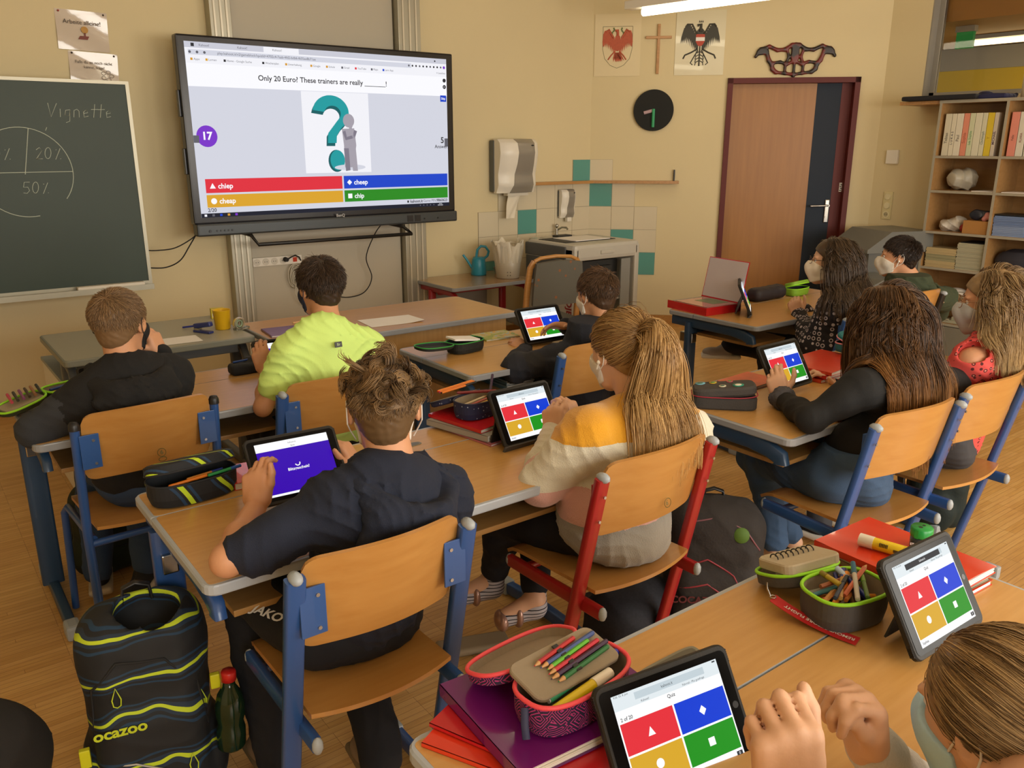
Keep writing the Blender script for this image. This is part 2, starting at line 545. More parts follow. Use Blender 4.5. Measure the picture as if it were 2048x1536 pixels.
L.new(o2.outputs[0], b.inputs['Base Color'])
b.inputs['Roughness'].default_value = 0.34; b.inputs['Coat Weight'].default_value = 0.12; b.inputs['Coat Roughness'].default_value = 0.2
X0, Y0 = -2.2, -2.2
m = MB(); m.plate([(X0, Y0), (XB, Y0), (BX, BY), (CX, CY), (X0, YA)], -0.1, 0.0)
struct(m.build('floor', fm))
m = MB(); m.plate([(X0, Y0), (XB, Y0), (BX, BY), (CX, CY), (X0, YA)], ZC, ZC + 0.1)
struct(m.build('ceiling', M_ceil))
m = MB(); m.box(X0, YA, 0, CX + 0.05, YA + 0.12, ZC); struct(m.build('wall_front', M_wall))
m = MB(); m.box(X0 - 0.12, Y0, 0, X0, YA, ZC); struct(m.build('wall_left', M_wall))
# cut-off corner wall with the door opening
DS0, DS1, DZT = 1.195, 2.312, 2.216
m = MB(); m.T = Matrix.Translation((CX, CY, 0)) @ Matrix.Rotation(R(-45), 4, 'Z')
m.box(0, 0, 0, DS0, 0.14, ZC); m.box(DS1, 0, 0, DL, 0.14, ZC); m.box(DS0, 0, DZT, DS1, 0.14, ZC)
struct(m.build('wall_corner', M_wall))
# right wall with the interior window to the corridor
WY1, WY0, WZ0 = 3.77, 0.6, 2.03
m = MB()
m.box(XB, WY1, 0, XB + 0.16, BY + 0.1, ZC); m.box(XB, WY0, 0, XB + 0.16, WY1, WZ0); m.box(XB, Y0, 0, XB + 0.16, WY0, ZC)
m.box(XB, WY0, 2.98, XB + 0.16, WY1, ZC)
struct(m.build('wall_right', M_wall))
M_wframe = mat('window_frame', '8f8a80', 0.5)
m = MB()
m.box(XB + 0.09, WY1 - 0.05, WZ0, XB + 0.14, WY1, 2.98); m.box(XB + 0.09, WY0, WZ0, XB + 0.14, WY1, WZ0 + 0.04)
m.box(XB + 0.09, WY0, 2.94, XB + 0.14, WY1, 2.98); m.box(XB + 0.09, WY0, WZ0, XB + 0.14, WY0 + 0.05, 2.98)
m.box(XB + 0.09, 2.2, WZ0, XB + 0.14, 2.26, 2.98)
m.box(XB + 0.001, WY1 - 0.012, WZ0, XB + 0.09, WY1 - 0.001, 2.98)
wf = struct(m.build('window_1', M_wframe))
gm = bpy.data.materials.new('window_glass'); gm.use_nodes = True
gn = gm.node_tree.nodes; gl = gm.node_tree.links
tr_ = gn.new('ShaderNodeBsdfTransparent'); gg = gn.new('ShaderNodeBsdfGlossy'); gg.inputs['Roughness'].default_value = 0.02
fr = gn.new('ShaderNodeFresnel'); fr.inputs[0].default_value = 1.3; mxs = gn.new('ShaderNodeMixShader')
gl.new(fr.outputs[0], mxs.inputs[0]); gl.new(tr_.outputs[0], mxs.inputs[1]); gl.new(gg.outputs[0], mxs.inputs[2])
gl.new(mxs.outputs[0], gn['Material Output'].inputs[0])
m = MB(); m.box(XB + 0.11, WY0 + 0.05, WZ0 + 0.04, XB + 0.116, WY1 - 0.05, 2.94); m.build('window_glass', gm, wf)
# back wall with three window openings (daylight comes in here)
m = MB(); xs = [(X0, -0.8), (1.2, 1.7), (3.7, 4.2), (6.2, XB)]
for a, c in xs: m.box(a, Y0 - 0.12, 0, c, Y0, ZC)
for a, c in ((-0.8, 1.2), (1.7, 3.7), (4.2, 6.2)): m.box(a, Y0 - 0.12, 0, c, Y0, 0.95); m.box(a, Y0 - 0.12, 2.55, c, Y0, ZC)
struct(m.build('wall_back', M_wall))
# corridor behind the interior window
M_yel = mat('corridor_yellow', 'd9b21c', 0.45); M_cw = mat('corridor_brown', 'a0702a', 0.6, var=0.1, vscale=3)
m = MB(); m.box(9.3, -1, 0, 9.4, 6.5, 2.40); struct(m.build('wall_corridor', M_yel))
m = MB(); m.box(9.28, -1, 2.40, 9.4, 6.5, 2.615); struct(m.build('trim_5', mat('corridor_band', 'a89d84', 0.6)))
m = MB(); m.box(XB + 0.16, -1, 2.62, 9.4, 6.5, 3.1); struct(m.build('ceiling', M_cw))
m = MB(); m.box(XB + 0.16, -1, -0.1, 9.4, 6.5, 0.0); struct(m.build('floor', mat('corridor_floor', '8a8478', 0.5)))

# skirting boards
M_skirt = wood('skirting_wood', 'a9773c', 'bd8a4c', 0.4)
m = MB(); m.box(X0, YA - 0.018, 0, CX - 0.01, YA - 0.0005, 0.085); struct(m.build('baseboard_front', M_skirt))
m = MB(); m.T = Matrix.Translation((CX, CY, 0)) @ Matrix.Rotation(R(-45), 4, 'Z')
m.box(0.012, -0.018, 0, DS0 - 0.002, -0.0005, 0.085); m.box(DS1 + 0.002, -0.018, 0, DL - 0.02, -0.0005, 0.085)
struct(m.build('baseboard_corner', M_skirt))
m = MB(); m.box(XB - 0.018, Y0, 0, XB - 0.0005, BY - 0.02, 0.085); struct(m.build('baseboard_right', M_skirt))

# door: dark red frame, brown leaf with a blue strip, lever handle
M_dframe = mat('door_frame_red', '5c1812', 0.6)
M_dleaf = wood('door_leaf_wood', '9a6522', 'a56f2a', 0.42, stretch=(9, 9, 0.6), coat=0.05)
M_dblue = mat('door_blue', '1a2636', 0.7)
m = MB(); m.T = Matrix.Identity(4)
m.box(DS0, -0.03, 0, DS0 + 0.045, 0.16, DZT); m.box(DS1 - 0.045, -0.03, 0, DS1, 0.16, DZT); m.box(DS0, -0.03, DZT - 0.045, DS1, 0.16, DZT)
d = struct(m.build('door_1', M_dframe, None, (CX, CY, 0), (0, 0, R(-45))))
m = MB(); m.box(DS0 + 0.045, 0.07, 0.0, 1.973, 0.12, DZT - 0.045); m.build('door_leaf', M_dleaf, d)
m = MB(); m.box(1.973, 0.068, 0.0, DS1 - 0.13, 0.12, DZT - 0.045); m.build('door_panel', M_dblue, d)
m = MB(); m.box(DS1 - 0.13, 0.066, 0.0, DS1 - 0.045, 0.12, DZT - 0.045); m.build('door_edge', M_dframe, d)
m = MB()
m.box(2.135, 0.052, 0.97, 2.175, 0.068, 1.175, 0.006); m.cyl((2.155, 0.055, 1.125), (2.155, 0.0, 1.125), 0.011)
m.tube([(2.155, 0.0, 1.125), (2.13, -0.008, 1.125), (2.05, -0.005, 1.122), (2.0, 0.0, 1.12)], 0.009)
m.cyl((2.155, 0.052, 1.02), (2.155, 0.044, 1.02), 0.011)
m.build('door_handle', M_steel, d)
m = MB(); m.box(2.245, 0.062, 1.245, 2.275, 0.066, 1.325)
m.mi = 1
for q in range(4): m.box(2.248 + 0.006 * (q % 2), 0.0605, 1.255 + 0.017 * q, 2.262 + 0.006 * (q % 2), 0.0618, 1.262 + 0.017 * q)
m.build('door_sticker', [M_paper, M_blackpl], d)

# tiles behind the sink
M_tile = mat('tile_cream', 'd8ccb0', 0.18, coat=0.3); M_teal = mat('tile_teal', '5f9d93', 0.18, coat=0.3); M_grout = mat('grout', 'a99d84', 0.8)
TS = 0.211
def tiles(name, x0, rows, T, teal, extra=()):
    m = MB(); m.T = T
    for r_, (c0, c1) in rows.items():
        zt = 1.312 - r_ * TS
        for c in range(c0, c1):
            m.mi = 1 if (r_, c) in teal else 0
            m.box(x0 + c*TS + 0.002, -0.008, zt - TS + 0.002, x0 + (c+1)*TS - 0.002, -0.001, zt - 0.002)
        m.mi = 2
        m.box(x0 + c0*TS, -0.005, zt - TS, x0 + c1*TS, -0.0008, zt)
    return struct(m.build(name, [M_tile, M_teal, M_grout]))
xa = CX - 6 * TS
tiles('trim_1', xa, {-1: (5, 6), 0: (1, 6), 1: (0, 6), 2: (0, 6), 3: (0, 6)}, Matrix.Translation((0, YA, 0)), {(-1, 5), (1, 2), (3, 0)})
tiles('trim_2', 0.0, {-1: (0, 1), 0: (0, 2), 1: (0, 3), 2: (0, 3), 3: (0, 3)}, Matrix.Translation((CX, CY, 0)) @ Matrix.Rotation(R(-45), 4, 'Z'),
      {(0, 0), (2, 1), (3, 2)})

# wall panel and aluminium lift columns behind the screen
M_panel = mat('wall_panel', 'b9b09c', 0.5)
m = MB(); m.box(2.07, YA - 0.03, 0.0, 3.30, YA - 0.001, 1.05); m.box(2.07, YA - 0.03, 2.31, 3.30, YA - 0.001, 3.0); struct(m.build('trim_3', M_panel))
for x0, x1 in ((1.925, 2.065), (3.31, 3.50)):
    m = MB(); m.box(x0, YA - 0.10, 0.0, x1, YA - 0.001, 3.0, 0.004)
    m.mi = 1
    for q in (0.2, 0.5, 0.78): m.box(x0 + (x1-x0)*q - 0.006, YA - 0.108, 0.02, x0 + (x1-x0)*q + 0.006, YA - 0.099, 2.98)
    o = m.build('lift_column', [M_alu, mat('rail_light', 'd2cbb8', 0.3, 0.4)])
    tag(o, 'tall grey aluminium lift column on the wall %s the big screen' % ('behind the left side of' if x0 < 3 else 'behind the right side of'), 'column', 'lift columns of the screen')

# ---------------------------------------------------------------- blackboard
M_board = mat('chalkboard_green', '28382c', 0.5, var=0.18, vscale=3)
M_chalk = mat('chalk', 'bcc8bc', 0.9)
t = thing('chalkboard', 'green chalkboard with a chalk circle, percentages and a faint word', 'blackboard', (0, 5.54, 0))
bx0, bx1, bz0, bz1 = -1.25, 1.30, 0.83, 1.995
m = MB(); m.box(bx0, 0.0, bz0, bx1, 0.03, bz1); m.build('board', M_board, t)
m = MB()
m.box(bx0 - 0.02, -0.006, bz0 - 0.025, bx1 + 0.02, 0.035, bz0); m.box(bx0 - 0.02, -0.006, bz1, bx1 + 0.02, 0.035, bz1 + 0.018)
m.box(bx1, -0.006, bz0, bx1 + 0.02, 0.035, bz1); m.box(bx0 - 0.02, -0.006, bz0, bx0, 0.035, bz1)
m.build('frame', M_alu, t)
m = MB(); m.box(bx0, -0.075, bz0 - 0.045, bx1 + 0.01, 0.03, bz0 - 0.025); m.box(bx0, -0.08, bz0 - 0.045, bx1 + 0.01, -0.07, bz0 - 0.012)
m.build('chalk_tray', M_alu, t)
m = MB()
m.box(0.3, 0.032, 1.1, 0.42, 0.345, 1.8)
m.build('wall_mount', M_alu, t)
m = MB()
def chalk(pts, r=0.0022): m.tube([(x, -0.0006, z) for x, z in pts], r, 4, flat=(0.001, r * 2.2))
cc = (0.709, 1.50); cr = 0.247
chalk([(cc[0] + cr*math.cos(R(a)), cc[1] + cr*math.sin(R(a))) for a in range(-38, 282, 6)])
chalk([(cc[0] - 0.25, cc[1]), (cc[0] + 0.245, cc[1] + 0.002)]); chalk([(cc[0], cc[1] - 0.01), (cc[0] + 0.05, cc[1] + 0.24)])
def glyph(pts, x, z, s, slant=0.15): chalk([(x + (p[0] + p[1]*slant) * s, z + p[1] * s) for p in pts], 0.0016)
G0 = [(0.25 + 0.25*math.cos(a), 0.5 + 0.5*math.sin(a)) for a in np.linspace(0, 2*PI, 14)]
G2 = [(0, 0.8), (0.25, 1), (0.5, 0.75), (0.1, 0.1), (0, 0), (0.55, 0)]
G5 = [(0.5, 1), (0.05, 1), (0, 0.55), (0.35, 0.55), (0.5, 0.25), (0.3, 0), (0, 0.05)]
def pct(x, z, s):
    glyph([(0, 0), (0.35, 1)], x, z, s); glyph([(0, 0.85), (0.04, 0.9)], x, z, s); glyph([(0.4, 0.05), (0.44, 0.1)], x, z, s)
s_ = 0.062
glyph(G2, 0.775, 1.575, s_); glyph(G0, 0.82, 1.575, s_); pct(0.875, 1.57, s_)
glyph(G0, 0.565, 1.575, s_); pct(0.62, 1.57, s_)
glyph(G5, 0.685, 1.385, s_); glyph(G0, 0.73, 1.385, s_); pct(0.785, 1.38, s_)
W_ = {'V': ([(0, 1), (0.25, 0), (0.6, 1)], 0.75), 'i': ([(0, 0.6), (0.03, 0)], 0.25), 'o': ([(0.2 + 0.2*math.cos(a), 0.3 + 0.3*math.sin(a)) for a in np.linspace(0, 2*PI, 10)], 0.5),
      'g': ([(0.4, 0.55), (0.1, 0.5), (0.05, 0.15), (0.35, 0.1), (0.42, 0.55), (0.4, -0.3), (0.15, -0.4)], 0.6),
      'n': ([(0, 0), (0, 0.5), (0.2, 0.6), (0.35, 0.45), (0.38, 0)], 0.55), 'e': ([(0.05, 0.3), (0.35, 0.35), (0.25, 0.6), (0.05, 0.4), (0.1, 0.02), (0.4, 0.1)], 0.6),
      't': ([(0.15, 1), (0.1, 0)], 0.0), '-': ([(-0.1, 0.6), (0.4, 0.62)], 0.42)}
x = 0.865
for ch in 'Vignet-t-e':
    g_, ad = W_[ch]; glyph(g_, x, 1.805, 0.075); x += ad * 0.085
glyph([(0, 0), (0.1, 0.3)], 0.845, 1.73, 0.06)
m.build('chalk_writing', M_chalk, t)
m = MB(); m.box(0.88, -0.073, 0.0, 1.26, -0.028, 0.028, 0.006)
o = m.build('cloth_roll', mat('white_cloth', 'ded8cb', 0.8, bump=0.3, bscale=50), None, (0, 5.54, bz0 - 0.024)); tag(o, 'long white board ruler wrapped in film on the chalk ledge', 'ruler')

# laminated notices above the board
M_lam = mat('laminate', 'cdbfae', 0.12, coat=0.6, bump=0.25, bscale=14)
M_ink = mat('ink_dark', '4a3f3a', 0.7); M_inkr = mat('ink_brown', '7a3a2c', 0.6); M_inko = mat('ink_ochre', 'b98a3a', 0.6)
def sheet(name, label, loc, w_, h_, rot, fn):
    t = thing(name, label, 'notice', loc, 0, None, rot)
    m = MB(); m.grid(lambda u, v: (w_*(u-.5), -0.002 - 0.004*math.sin(3*u + 5*v), h_*(v-.5)), 12, 12, 0.0006); m.build('sheet', M_lam, t)
    m = MB(); m.T = Matrix.Translation((0, -0.0085, 0)) @ Matrix.Rotation(R(90), 4, 'X'); fn(m); m.build('print', [M_ink, M_inkr, M_inko], t)
    for sx in (-1, 1):
        m = MB(); m.ball((sx*(w_/2 - 0.02), -0.006, h_/2 - 0.012), 0.006, 8); m.build('push_pin', mat('pin_red', 'a83a34', 0.4) if sx < 0 and 'first' in label else mat('pin_dark', '3a322c', 0.4), t)
def f1(m):
    put_text(m, 'Arbeite alleine!', 0, 0.045, 0, 0.034, 0)
    m.mi = 2; m.add([(0.01 + 0.02*math.cos(a), 0.005 + 0.02*math.sin(a), 0) for a in np.linspace(0, 2*PI, 15)[:-1]], [list(range(14))])
    m.mi = 1; m.add([(-0.03, -0.05, 0), (0.022, -0.05, 0), (0.032, -0.03, 0), (-0.018, -0.03, 0)], [[0, 1, 2, 3]]); m.add([(0.005, -0.03, 0), (0.014, -0.03, 0), (0.014, -0.012, 0), (0.005, -0.012, 0)], [[0, 1, 2, 3]])
def f2(m):
    put_text(m, 'Falls du es noch nicht', 0, 0.04, 0, 0.024, 0); put_text(m, 'kannst, frage!', 0, 0.012, 0, 0.022, 0)
    for q in range(5):
        cx_, cy_ = 0.07 + 0.025*math.cos(q*1.256), -0.03 + 0.022*math.sin(q*1.256)
        m.mi = 0; m.tube([(cx_ + 0.012*math.cos(a), cy_ + 0.010*math.sin(a), 0) for a in np.linspace(0, 2*PI, 12)[:-1]], 0.0011, 4, closed=True)
sheet('notice_sheet', 'first laminated paper notice reading Arbeite alleine above the chalkboard', (1.178, YA - 0.004, 2.315), 0.285, 0.225, (0, R(1.5), 0), f1)
sheet('notice_sheet', 'lower laminated notice with a small flower drawing, just above the chalkboard', (1.215, YA - 0.004, 2.095), 0.275, 0.20, (0, R(2), 0), f2)

# ---------------------------------------------------------------- wall things: clock, arms, cross, mask
def on_diag(s, z, off=0.0):
    x, y = diag(s, off); return (x, y, z)
RZ = R(-45)
t = thing('wall_clock', 'round black wall clock with a pink and a green hand', 'clock', on_diag(0.559, 1.95), RZ)
m = MB(); m.cyl((0, -0.001, 0), (0, -0.03, 0), 0.178, 0.178, 48); m.build('dial', mat('clock_black', '171815', 0.8), t)
m = MB(); m.tube([(0, -0.036, 0.0), (-0.085, -0.036, -0.022)], 0.01, 8, flat=(0.008, 0.028)); m.build('hour_hand', mat('hand_pink', 'b79aa0', 0.5), t)
m = MB(); m.tube([(0, -0.041, 0.012), (0, -0.041, -0.145)], 0.01, 8, flat=(0.026, 0.026)); m.build('minute_hand', mat('hand_green', '2f9c66', 0.5), t)

t = thing('wall_cross', 'plain wooden cross hanging between the two coats of arms', 'cross', on_diag(0.577, 2.463), RZ)
M_crs = wood('cross_wood', 'a8743a', 'b98648')
m = MB(); m.box(-0.012, -0.022, -0.205, 0.012, -0.001, 0.205, 0.002); m.build('upright', M_crs, t)
m = MB(); m.box(-0.112, -0.026, 0.085, 0.112, -0.006, 0.107, 0.002); m.build('crossbar', M_crs, t)

M_brd = mat('picture_board', 'e0d0a8', 0.6)
def feathers(m, side, n, L0, a0, a1, ox, oz, w_=0.012):
    for i in range(n):
        a = R(a0 + (a1 - a0) * i / (n - 1)); l = L0 * (1 - 0.18 * abs(i - n * 0.35) / n)
        dx, dz = math.cos(a) * side, math.sin(a); px, pz = -dz * side, dx * side
        sx = ox * side; sz = oz
        m.add([(sx - px*w_*.4, sz - pz*w_*.4, 0), (sx + dx*l*.6 - px*w_*.7, sz + dz*l*.6 - pz*w_*.7, 0), (sx + dx*l, sz + dz*l, 0),
               (sx + dx*l*.6 + px*w_*.3, sz + dz*l*.6 + pz*w_*.3, 0), (sx + px*w_*.4, sz + pz*w_*.4, 0)], [[0, 1, 2, 3, 4]], False)
def wing(m, side, n, arc, drop, fan, w_=0.016):
    # feathers hanging from the upper edge of a spread heraldic wing
    for i in range(n):
        t_ = i/(n - 1); k = t_*(len(arc) - 1); j = min(int(k), len(arc) - 2); f_ = k - j
        x = arc[j][0]*(1-f_) + arc[j+1][0]*f_; z = arc[j][1]*(1-f_) + arc[j+1][1]*f_
        l = drop*(0.72 + 0.28*math.sin(PI*(0.15 + 0.75*t_))); dx = fan*(t_ - 0.25)
        P_ = [(x - w_*.3, z), (x + w_*.45, z - 0.003), (x + dx*.6 + w_*.5, z - l*.6), (x + dx, z - l), (x + dx*.6 - w_*.4, z - l*.6)]
        m.add([(side*a, b_, 0.0002*i) for a, b_ in P_], [list(range(5))], False)
def poly(m, pts, z=0.0): m.add([(x, y, z) for x, y in pts], [list(range(len(pts)))], False)
def disc(m, x, y, r, z=0.0, n=16, ry=None): poly(m, [(x + r*math.cos(2*PI*i/n), y + (ry or r)*math.sin(2*PI*i/n)) for i in range(n)], z)
Tf = Matrix.Translation((0, -0.0075, 0)) @ Matrix.Rotation(R(90), 4, 'X')
t = thing('coat_of_arms', 'board with a red eagle inside a shield, left of the wooden cross', 'picture', on_diag(0.218, 2.50), RZ)
m = MB(); m.box(-0.203, -0.006, -0.257, 0.203, -0.001, 0.257); m.build('board', M_brd, t)
m = MB(); m.T = Tf
m.mi = 0; sh = [(-0.13, 0.155), (0.13, 0.155), (0.13, -0.03), (0.11, -0.11), (0.06, -0.165), (0, -0.19), (-0.06, -0.165), (-0.11, -0.11), (-0.13, -0.03)]
for i in range(len(sh)):
    a, c = sh[i], sh[(i+1) % len(sh)]; m.tube([(a[0], a[1], 0), (c[0], c[1], 0)], 0.0018, 4)
m.mi = 1
for sd in (-1, 1):
    wing(m, sd, 10, [(0.022, 0.045), (0.05, 0.085), (0.082, 0.12), (0.108, 0.125), (0.118, 0.10)], 0.145, 0.012, 0.019)
    m.tube([(sd*0.035, 0.06, 0), (sd*0.08, 0.13, 0), (sd*0.105, 0.11, 0)], 0.009, 5); m.tube([(sd*0.02, -0.05, 0), (sd*0.055, -0.085, 0), (sd*0.08, -0.12, 0)], 0.006, 5)
disc(m, 0, 0.02, 0.03, 0.0006, 14, 0.07); m.tube([(0, 0.08, 0.001), (-0.002, 0.125, 0.001), (-0.022, 0.118, 0.001)], 0.012, 6)
for i in range(5): feathers(m, 1, 2, 0.085, -100 + i*6, -80 + i*6, -0.018 + 0.009*i, -0.06, 0.016)
m.mi = 2
for sd in (-1, 1):
    for a in range(5): disc(m, sd*(0.042 + 0.01*math.cos(a)), 0.115 + 0.011*a - 0.02, 0.008, 0.0008, 8)
m.build('eagle_emblem', [mat('ink_grey', '8a8468', 0.6), mat('eagle_red', 'b8583a', 0.6, var=0.2, vscale=60), mat('leaf_green', '6c7a46', 0.6)], t)

t = thing('coat_of_arms', 'board with a black eagle bearing a red and white shield, right of the cross', 'picture', on_diag(0.935, 2.51), RZ)
m = MB(); m.box(-0.212, -0.006, -0.265, 0.212, -0.001, 0.265); m.build('board', mat('picture_board_b', 'd8cfae', 0.3, coat=0.5), t)
m = MB(); m.T = Tf
m.mi = 0
for sd in (-1, 1):
    wing(m, sd, 12, [(0.028, 0.045), (0.055, 0.10), (0.085, 0.145), (0.115, 0.15), (0.135, 0.125)], 0.165, 0.045, 0.017)
    m.tube([(sd*0.03, 0.07, 0), (sd*0.075, 0.15, 0), (sd*0.115, 0.15, 0), (sd*0.13, 0.13, 0)], 0.008, 5)
    m.tube([(sd*0.02, -0.05, 0), (sd*0.075, -0.08, 0), (sd*0.125, -0.10, 0), (sd*0.14, -0.13, 0)], 0.007, 5)
    m.tube([(sd*0.015, -0.06, 0), (sd*0.05, -0.12, 0), (sd*0.075, -0.165, 0), (sd*0.055, -0.18, 0)], 0.005, 5)
    for q in range(4): m.tube([(0, -0.07 - 0.025*q, 0), (sd*0.03, -0.085 - 0.025*q, 0), (sd*0.036, -0.11 - 0.025*q, 0)], 0.004, 5)
m.tube([(0, -0.03, 0), (0, -0.19, 0)], 0.006, 6)
disc(m, 0, 0.045, 0.045, 0.0005, 16, 0.075); m.tube([(0, 0.09, 0.001), (0.0, 0.15, 0.001), (-0.03, 0.14, 0.001)], 0.013, 6)
for q in (-1, 0, 1): poly(m, [(q*0.014 - 0.007, 0.165), (q*0.014 + 0.007, 0.165), (q*0.014, 0.185)], 0.001)
m.mi = 1; poly(m, [(-0.038, 0.07), (0.038, 0.07), (0.038, 0.01), (0.02, -0.02), (0, -0.028), (-0.02, -0.02), (-0.038, 0.01)], 0.0015)
m.mi = 2; poly(m, [(-0.038, 0.045), (0.038, 0.045), (0.038, 0.015), (-0.038, 0.015)], 0.002)
m.build('eagle_emblem', [mat('eagle_black', '3c3a30', 0.6), mat('shield_red', 'b5442e', 0.6), M_paper], t)

# carved red and black ornament above the door
t = thing('wall_ornament', 'carved red and black openwork wooden ornament hanging above the door', 'carving', on_diag(1.745, 2.355, 0.0), RZ)
om = bpy.data.materials.new('ornament_paint'); om.use_nodes = True
nn = om.node_tree.nodes; ll = om.node_tree.links
tcx = nn.new('ShaderNodeTexCoord'); nx = nn.new('ShaderNodeTexNoise'); nx.inputs['Scale'].default_value = 14; rx = nn.new('ShaderNodeValToRGB')
rx.color_ramp.elements[0].position = 0.44; rx.color_ramp.elements[0].color = (*srgb('241a17'), 1)
rx.color_ramp.elements[1].position = 0.56; rx.color_ramp.elements[1].color = (*srgb('6e2019'), 1)
ll.new(tcx.outputs['Object'], nx.inputs['Vector']); ll.new(nx.outputs[0], rx.inputs[0]); ll.new(rx.outputs[0], nn['Principled BSDF'].inputs['Base Color'])
nn['Principled BSDF'].inputs['Roughness'].default_value = 0.4
pr = []
def oc(pts, r):
    for a, c in zip(pts, pts[1:]): pr.append(C((a[0], -0.018, a[1]), (c[0], -0.018, c[1]), r, r, 0.012))
for sd in (-1, 1):
    oc([(sd*0.33, 0.035), (sd*0.29, 0.095), (sd*0.22, 0.115)], 0.014); oc([(sd*0.22, 0.115), (sd*0.15, 0.085), (sd*0.09, 0.088), (sd*0.03, 0.125), (0, 0.128)], 0.016)
    oc([(sd*0.30, 0.07), (sd*0.25, 0.075)], 0.026); oc([(sd*0.24, 0.07), (sd*0.215, 0.0), (sd*0.19, -0.03), (sd*0.18, -0.07), (sd*0.15, -0.095)], 0.018)
    oc([(sd*0.19, -0.02), (sd*0.12, -0.012), (sd*0.06, -0.03), (0, -0.005)], 0.013); oc([(sd*0.07, 0.09), (sd*0.05, 0.03), (sd*0.075, -0.03), (sd*0.075, -0.1)], 0.012)
    oc([(sd*0.15, -0.095), (sd*0.07, -0.105), (0, -0.115)], 0.013)
oc([(0, 0.10), (0, 0.02)], 0.034); oc([(0, 0.0), (0, -0.12)], 0.012); oc([(0, -0.11), (0, -0.138)], 0.01)
pr.append(B((0, -0.052, 0), (0.5, 0.02, 0.4), 0.001, None, 0.004, -1)); pr.append(B((0, 0.02, 0), (0.5, 0.0205, 0.4), 0.001, None, 0.002, -1))
sdf_obj('ornament_body', pr, om, t, 0.005)

# light switch box, socket strip, thermostat
t = thing('wall_box', 'small square cream control box on the right wall', 'control box', (XB, 3.95, 1.552), R(-90))
m = MB(); m.box(-0.053, -0.03, -0.058, 0.053, -0.001, 0.058, 0.006); m.build('housing', M_white, t)
t = thing('switch_panel', 'vertical cream panel with two round switches above a socket', 'switch', (XB, 3.948, 1.14), R(-90))
m = MB(); m.box(-0.042, -0.012, -0.118, 0.042, -0.001, 0.118, 0.004); m.build('plate', mat('switch_cream', 'dccf9f', 0.4), t)
for q, z in enumerate((0.076, 0.0)):
    m = MB(); m.cyl((0, -0.012, z), (0, -0.022, z), 0.028, 0.026, 24); m.build('switch_button', mat('switch_cream2', 'e6dcb4', 0.35), t)
m = MB(); m.cyl((0, -0.012, -0.076), (0, -0.016, -0.076), 0.03, 0.03, 24); m.mi = 1; m.cyl((0, -0.016, -0.076), (0, -0.0165, -0.076), 0.02, 0.02, 24)
for q in (-1, 1): m.mi = 2; m.cyl((q*0.008, -0.0165, -0.076), (q*0.008, -0.018, -0.076), 0.003, n=8)
m.build('socket', [mat('switch_cream2', 'e6dcb4'), mat('socket_in', 'b8ac86', 0.5), M_blackpl], t)

# ceiling lamps (fluorescent)
M_tube = mat('lamp_tube', 'fff0cf', emit=LAMP_STRENGTH)
def lamp(name, label, loc, L_, rz, group=None):
    t = thing(name, label, 'ceiling lamp', loc, rz, group)
    m = MB(); m.box(-0.055, -L_/2 - 0.18, 0.03, 0.055, L_/2 + 0.15, 0.09, 0.008); m.build('housing', M_white, t)
    m = MB(); m.tube([(0, -L_/2 + L_*i/6, 0) for i in range(7)], 0.03, 12); m.build('lamp_tube', M_tube, t)
    for q in (-1, 1):
        m = MB(); m.cyl((0, q*L_*0.35, 0.09), (0, q*L_*0.35, ZC - loc[2]), 0.006, n=8); m.build('hanger', M_alu, t)
    return t
lamp('ceiling_lamp', 'bright fluorescent lamp hanging near the coats of arms', (5.21, 4.08, 2.655), 1.9, R(8))
lamp('ceiling_lamp', 'added fluorescent lamp over the middle desks, above the view, to light the room', (2.3, 2.0, 2.75), 1.9, R(8))  # this and the next two lamps are unseen, added to light the room
lamp('ceiling_lamp', 'added fluorescent lamp over the teaching end on the left, unseen, for lighting', (1.2, 3.9, 2.85), 1.9, R(8))
lamp('ceiling_lamp', 'added fluorescent lamp over the right-hand desks, above the view, for lighting', (5.0, 0.6, 2.75), 1.9, R(8))
t = thing('corridor_lamp', 'long fluorescent lamp seen through the interior window', 'ceiling lamp', (8.35, 2.7, 2.555), 0)
m = MB(); m.tube([(0, -1.3, 0), (0, 1.33, 0)], 0.024, 12); m.build('lamp_tube', mat('lamp_tube2', 'ffe9b0', emit=4.0), t)
m = MB(); m.box(-0.05, -1.36, 0.028, 0.05, 1.38, 0.062); m.build('housing', mat('lamp_housing', '9a9384', 0.5), t)
t = thing('exit_sign', 'green exit sign hanging in the corridor beyond the interior window', 'sign', (7.62, 3.72, 2.52), 0)
m = MB(); m.box(-0.02, -0.07, -0.08, 0.02, 0.07, 0.05); m.build('sign_panel', mat('exit_green', '1f7a33', 0.4, emit=0.45), t)
m = MB(); m.box(-0.03, -0.08, 0.05, 0.03, 0.08, 0.098); m.build('housing', mat('lamp_housing', '9a9384', 0.5), t)

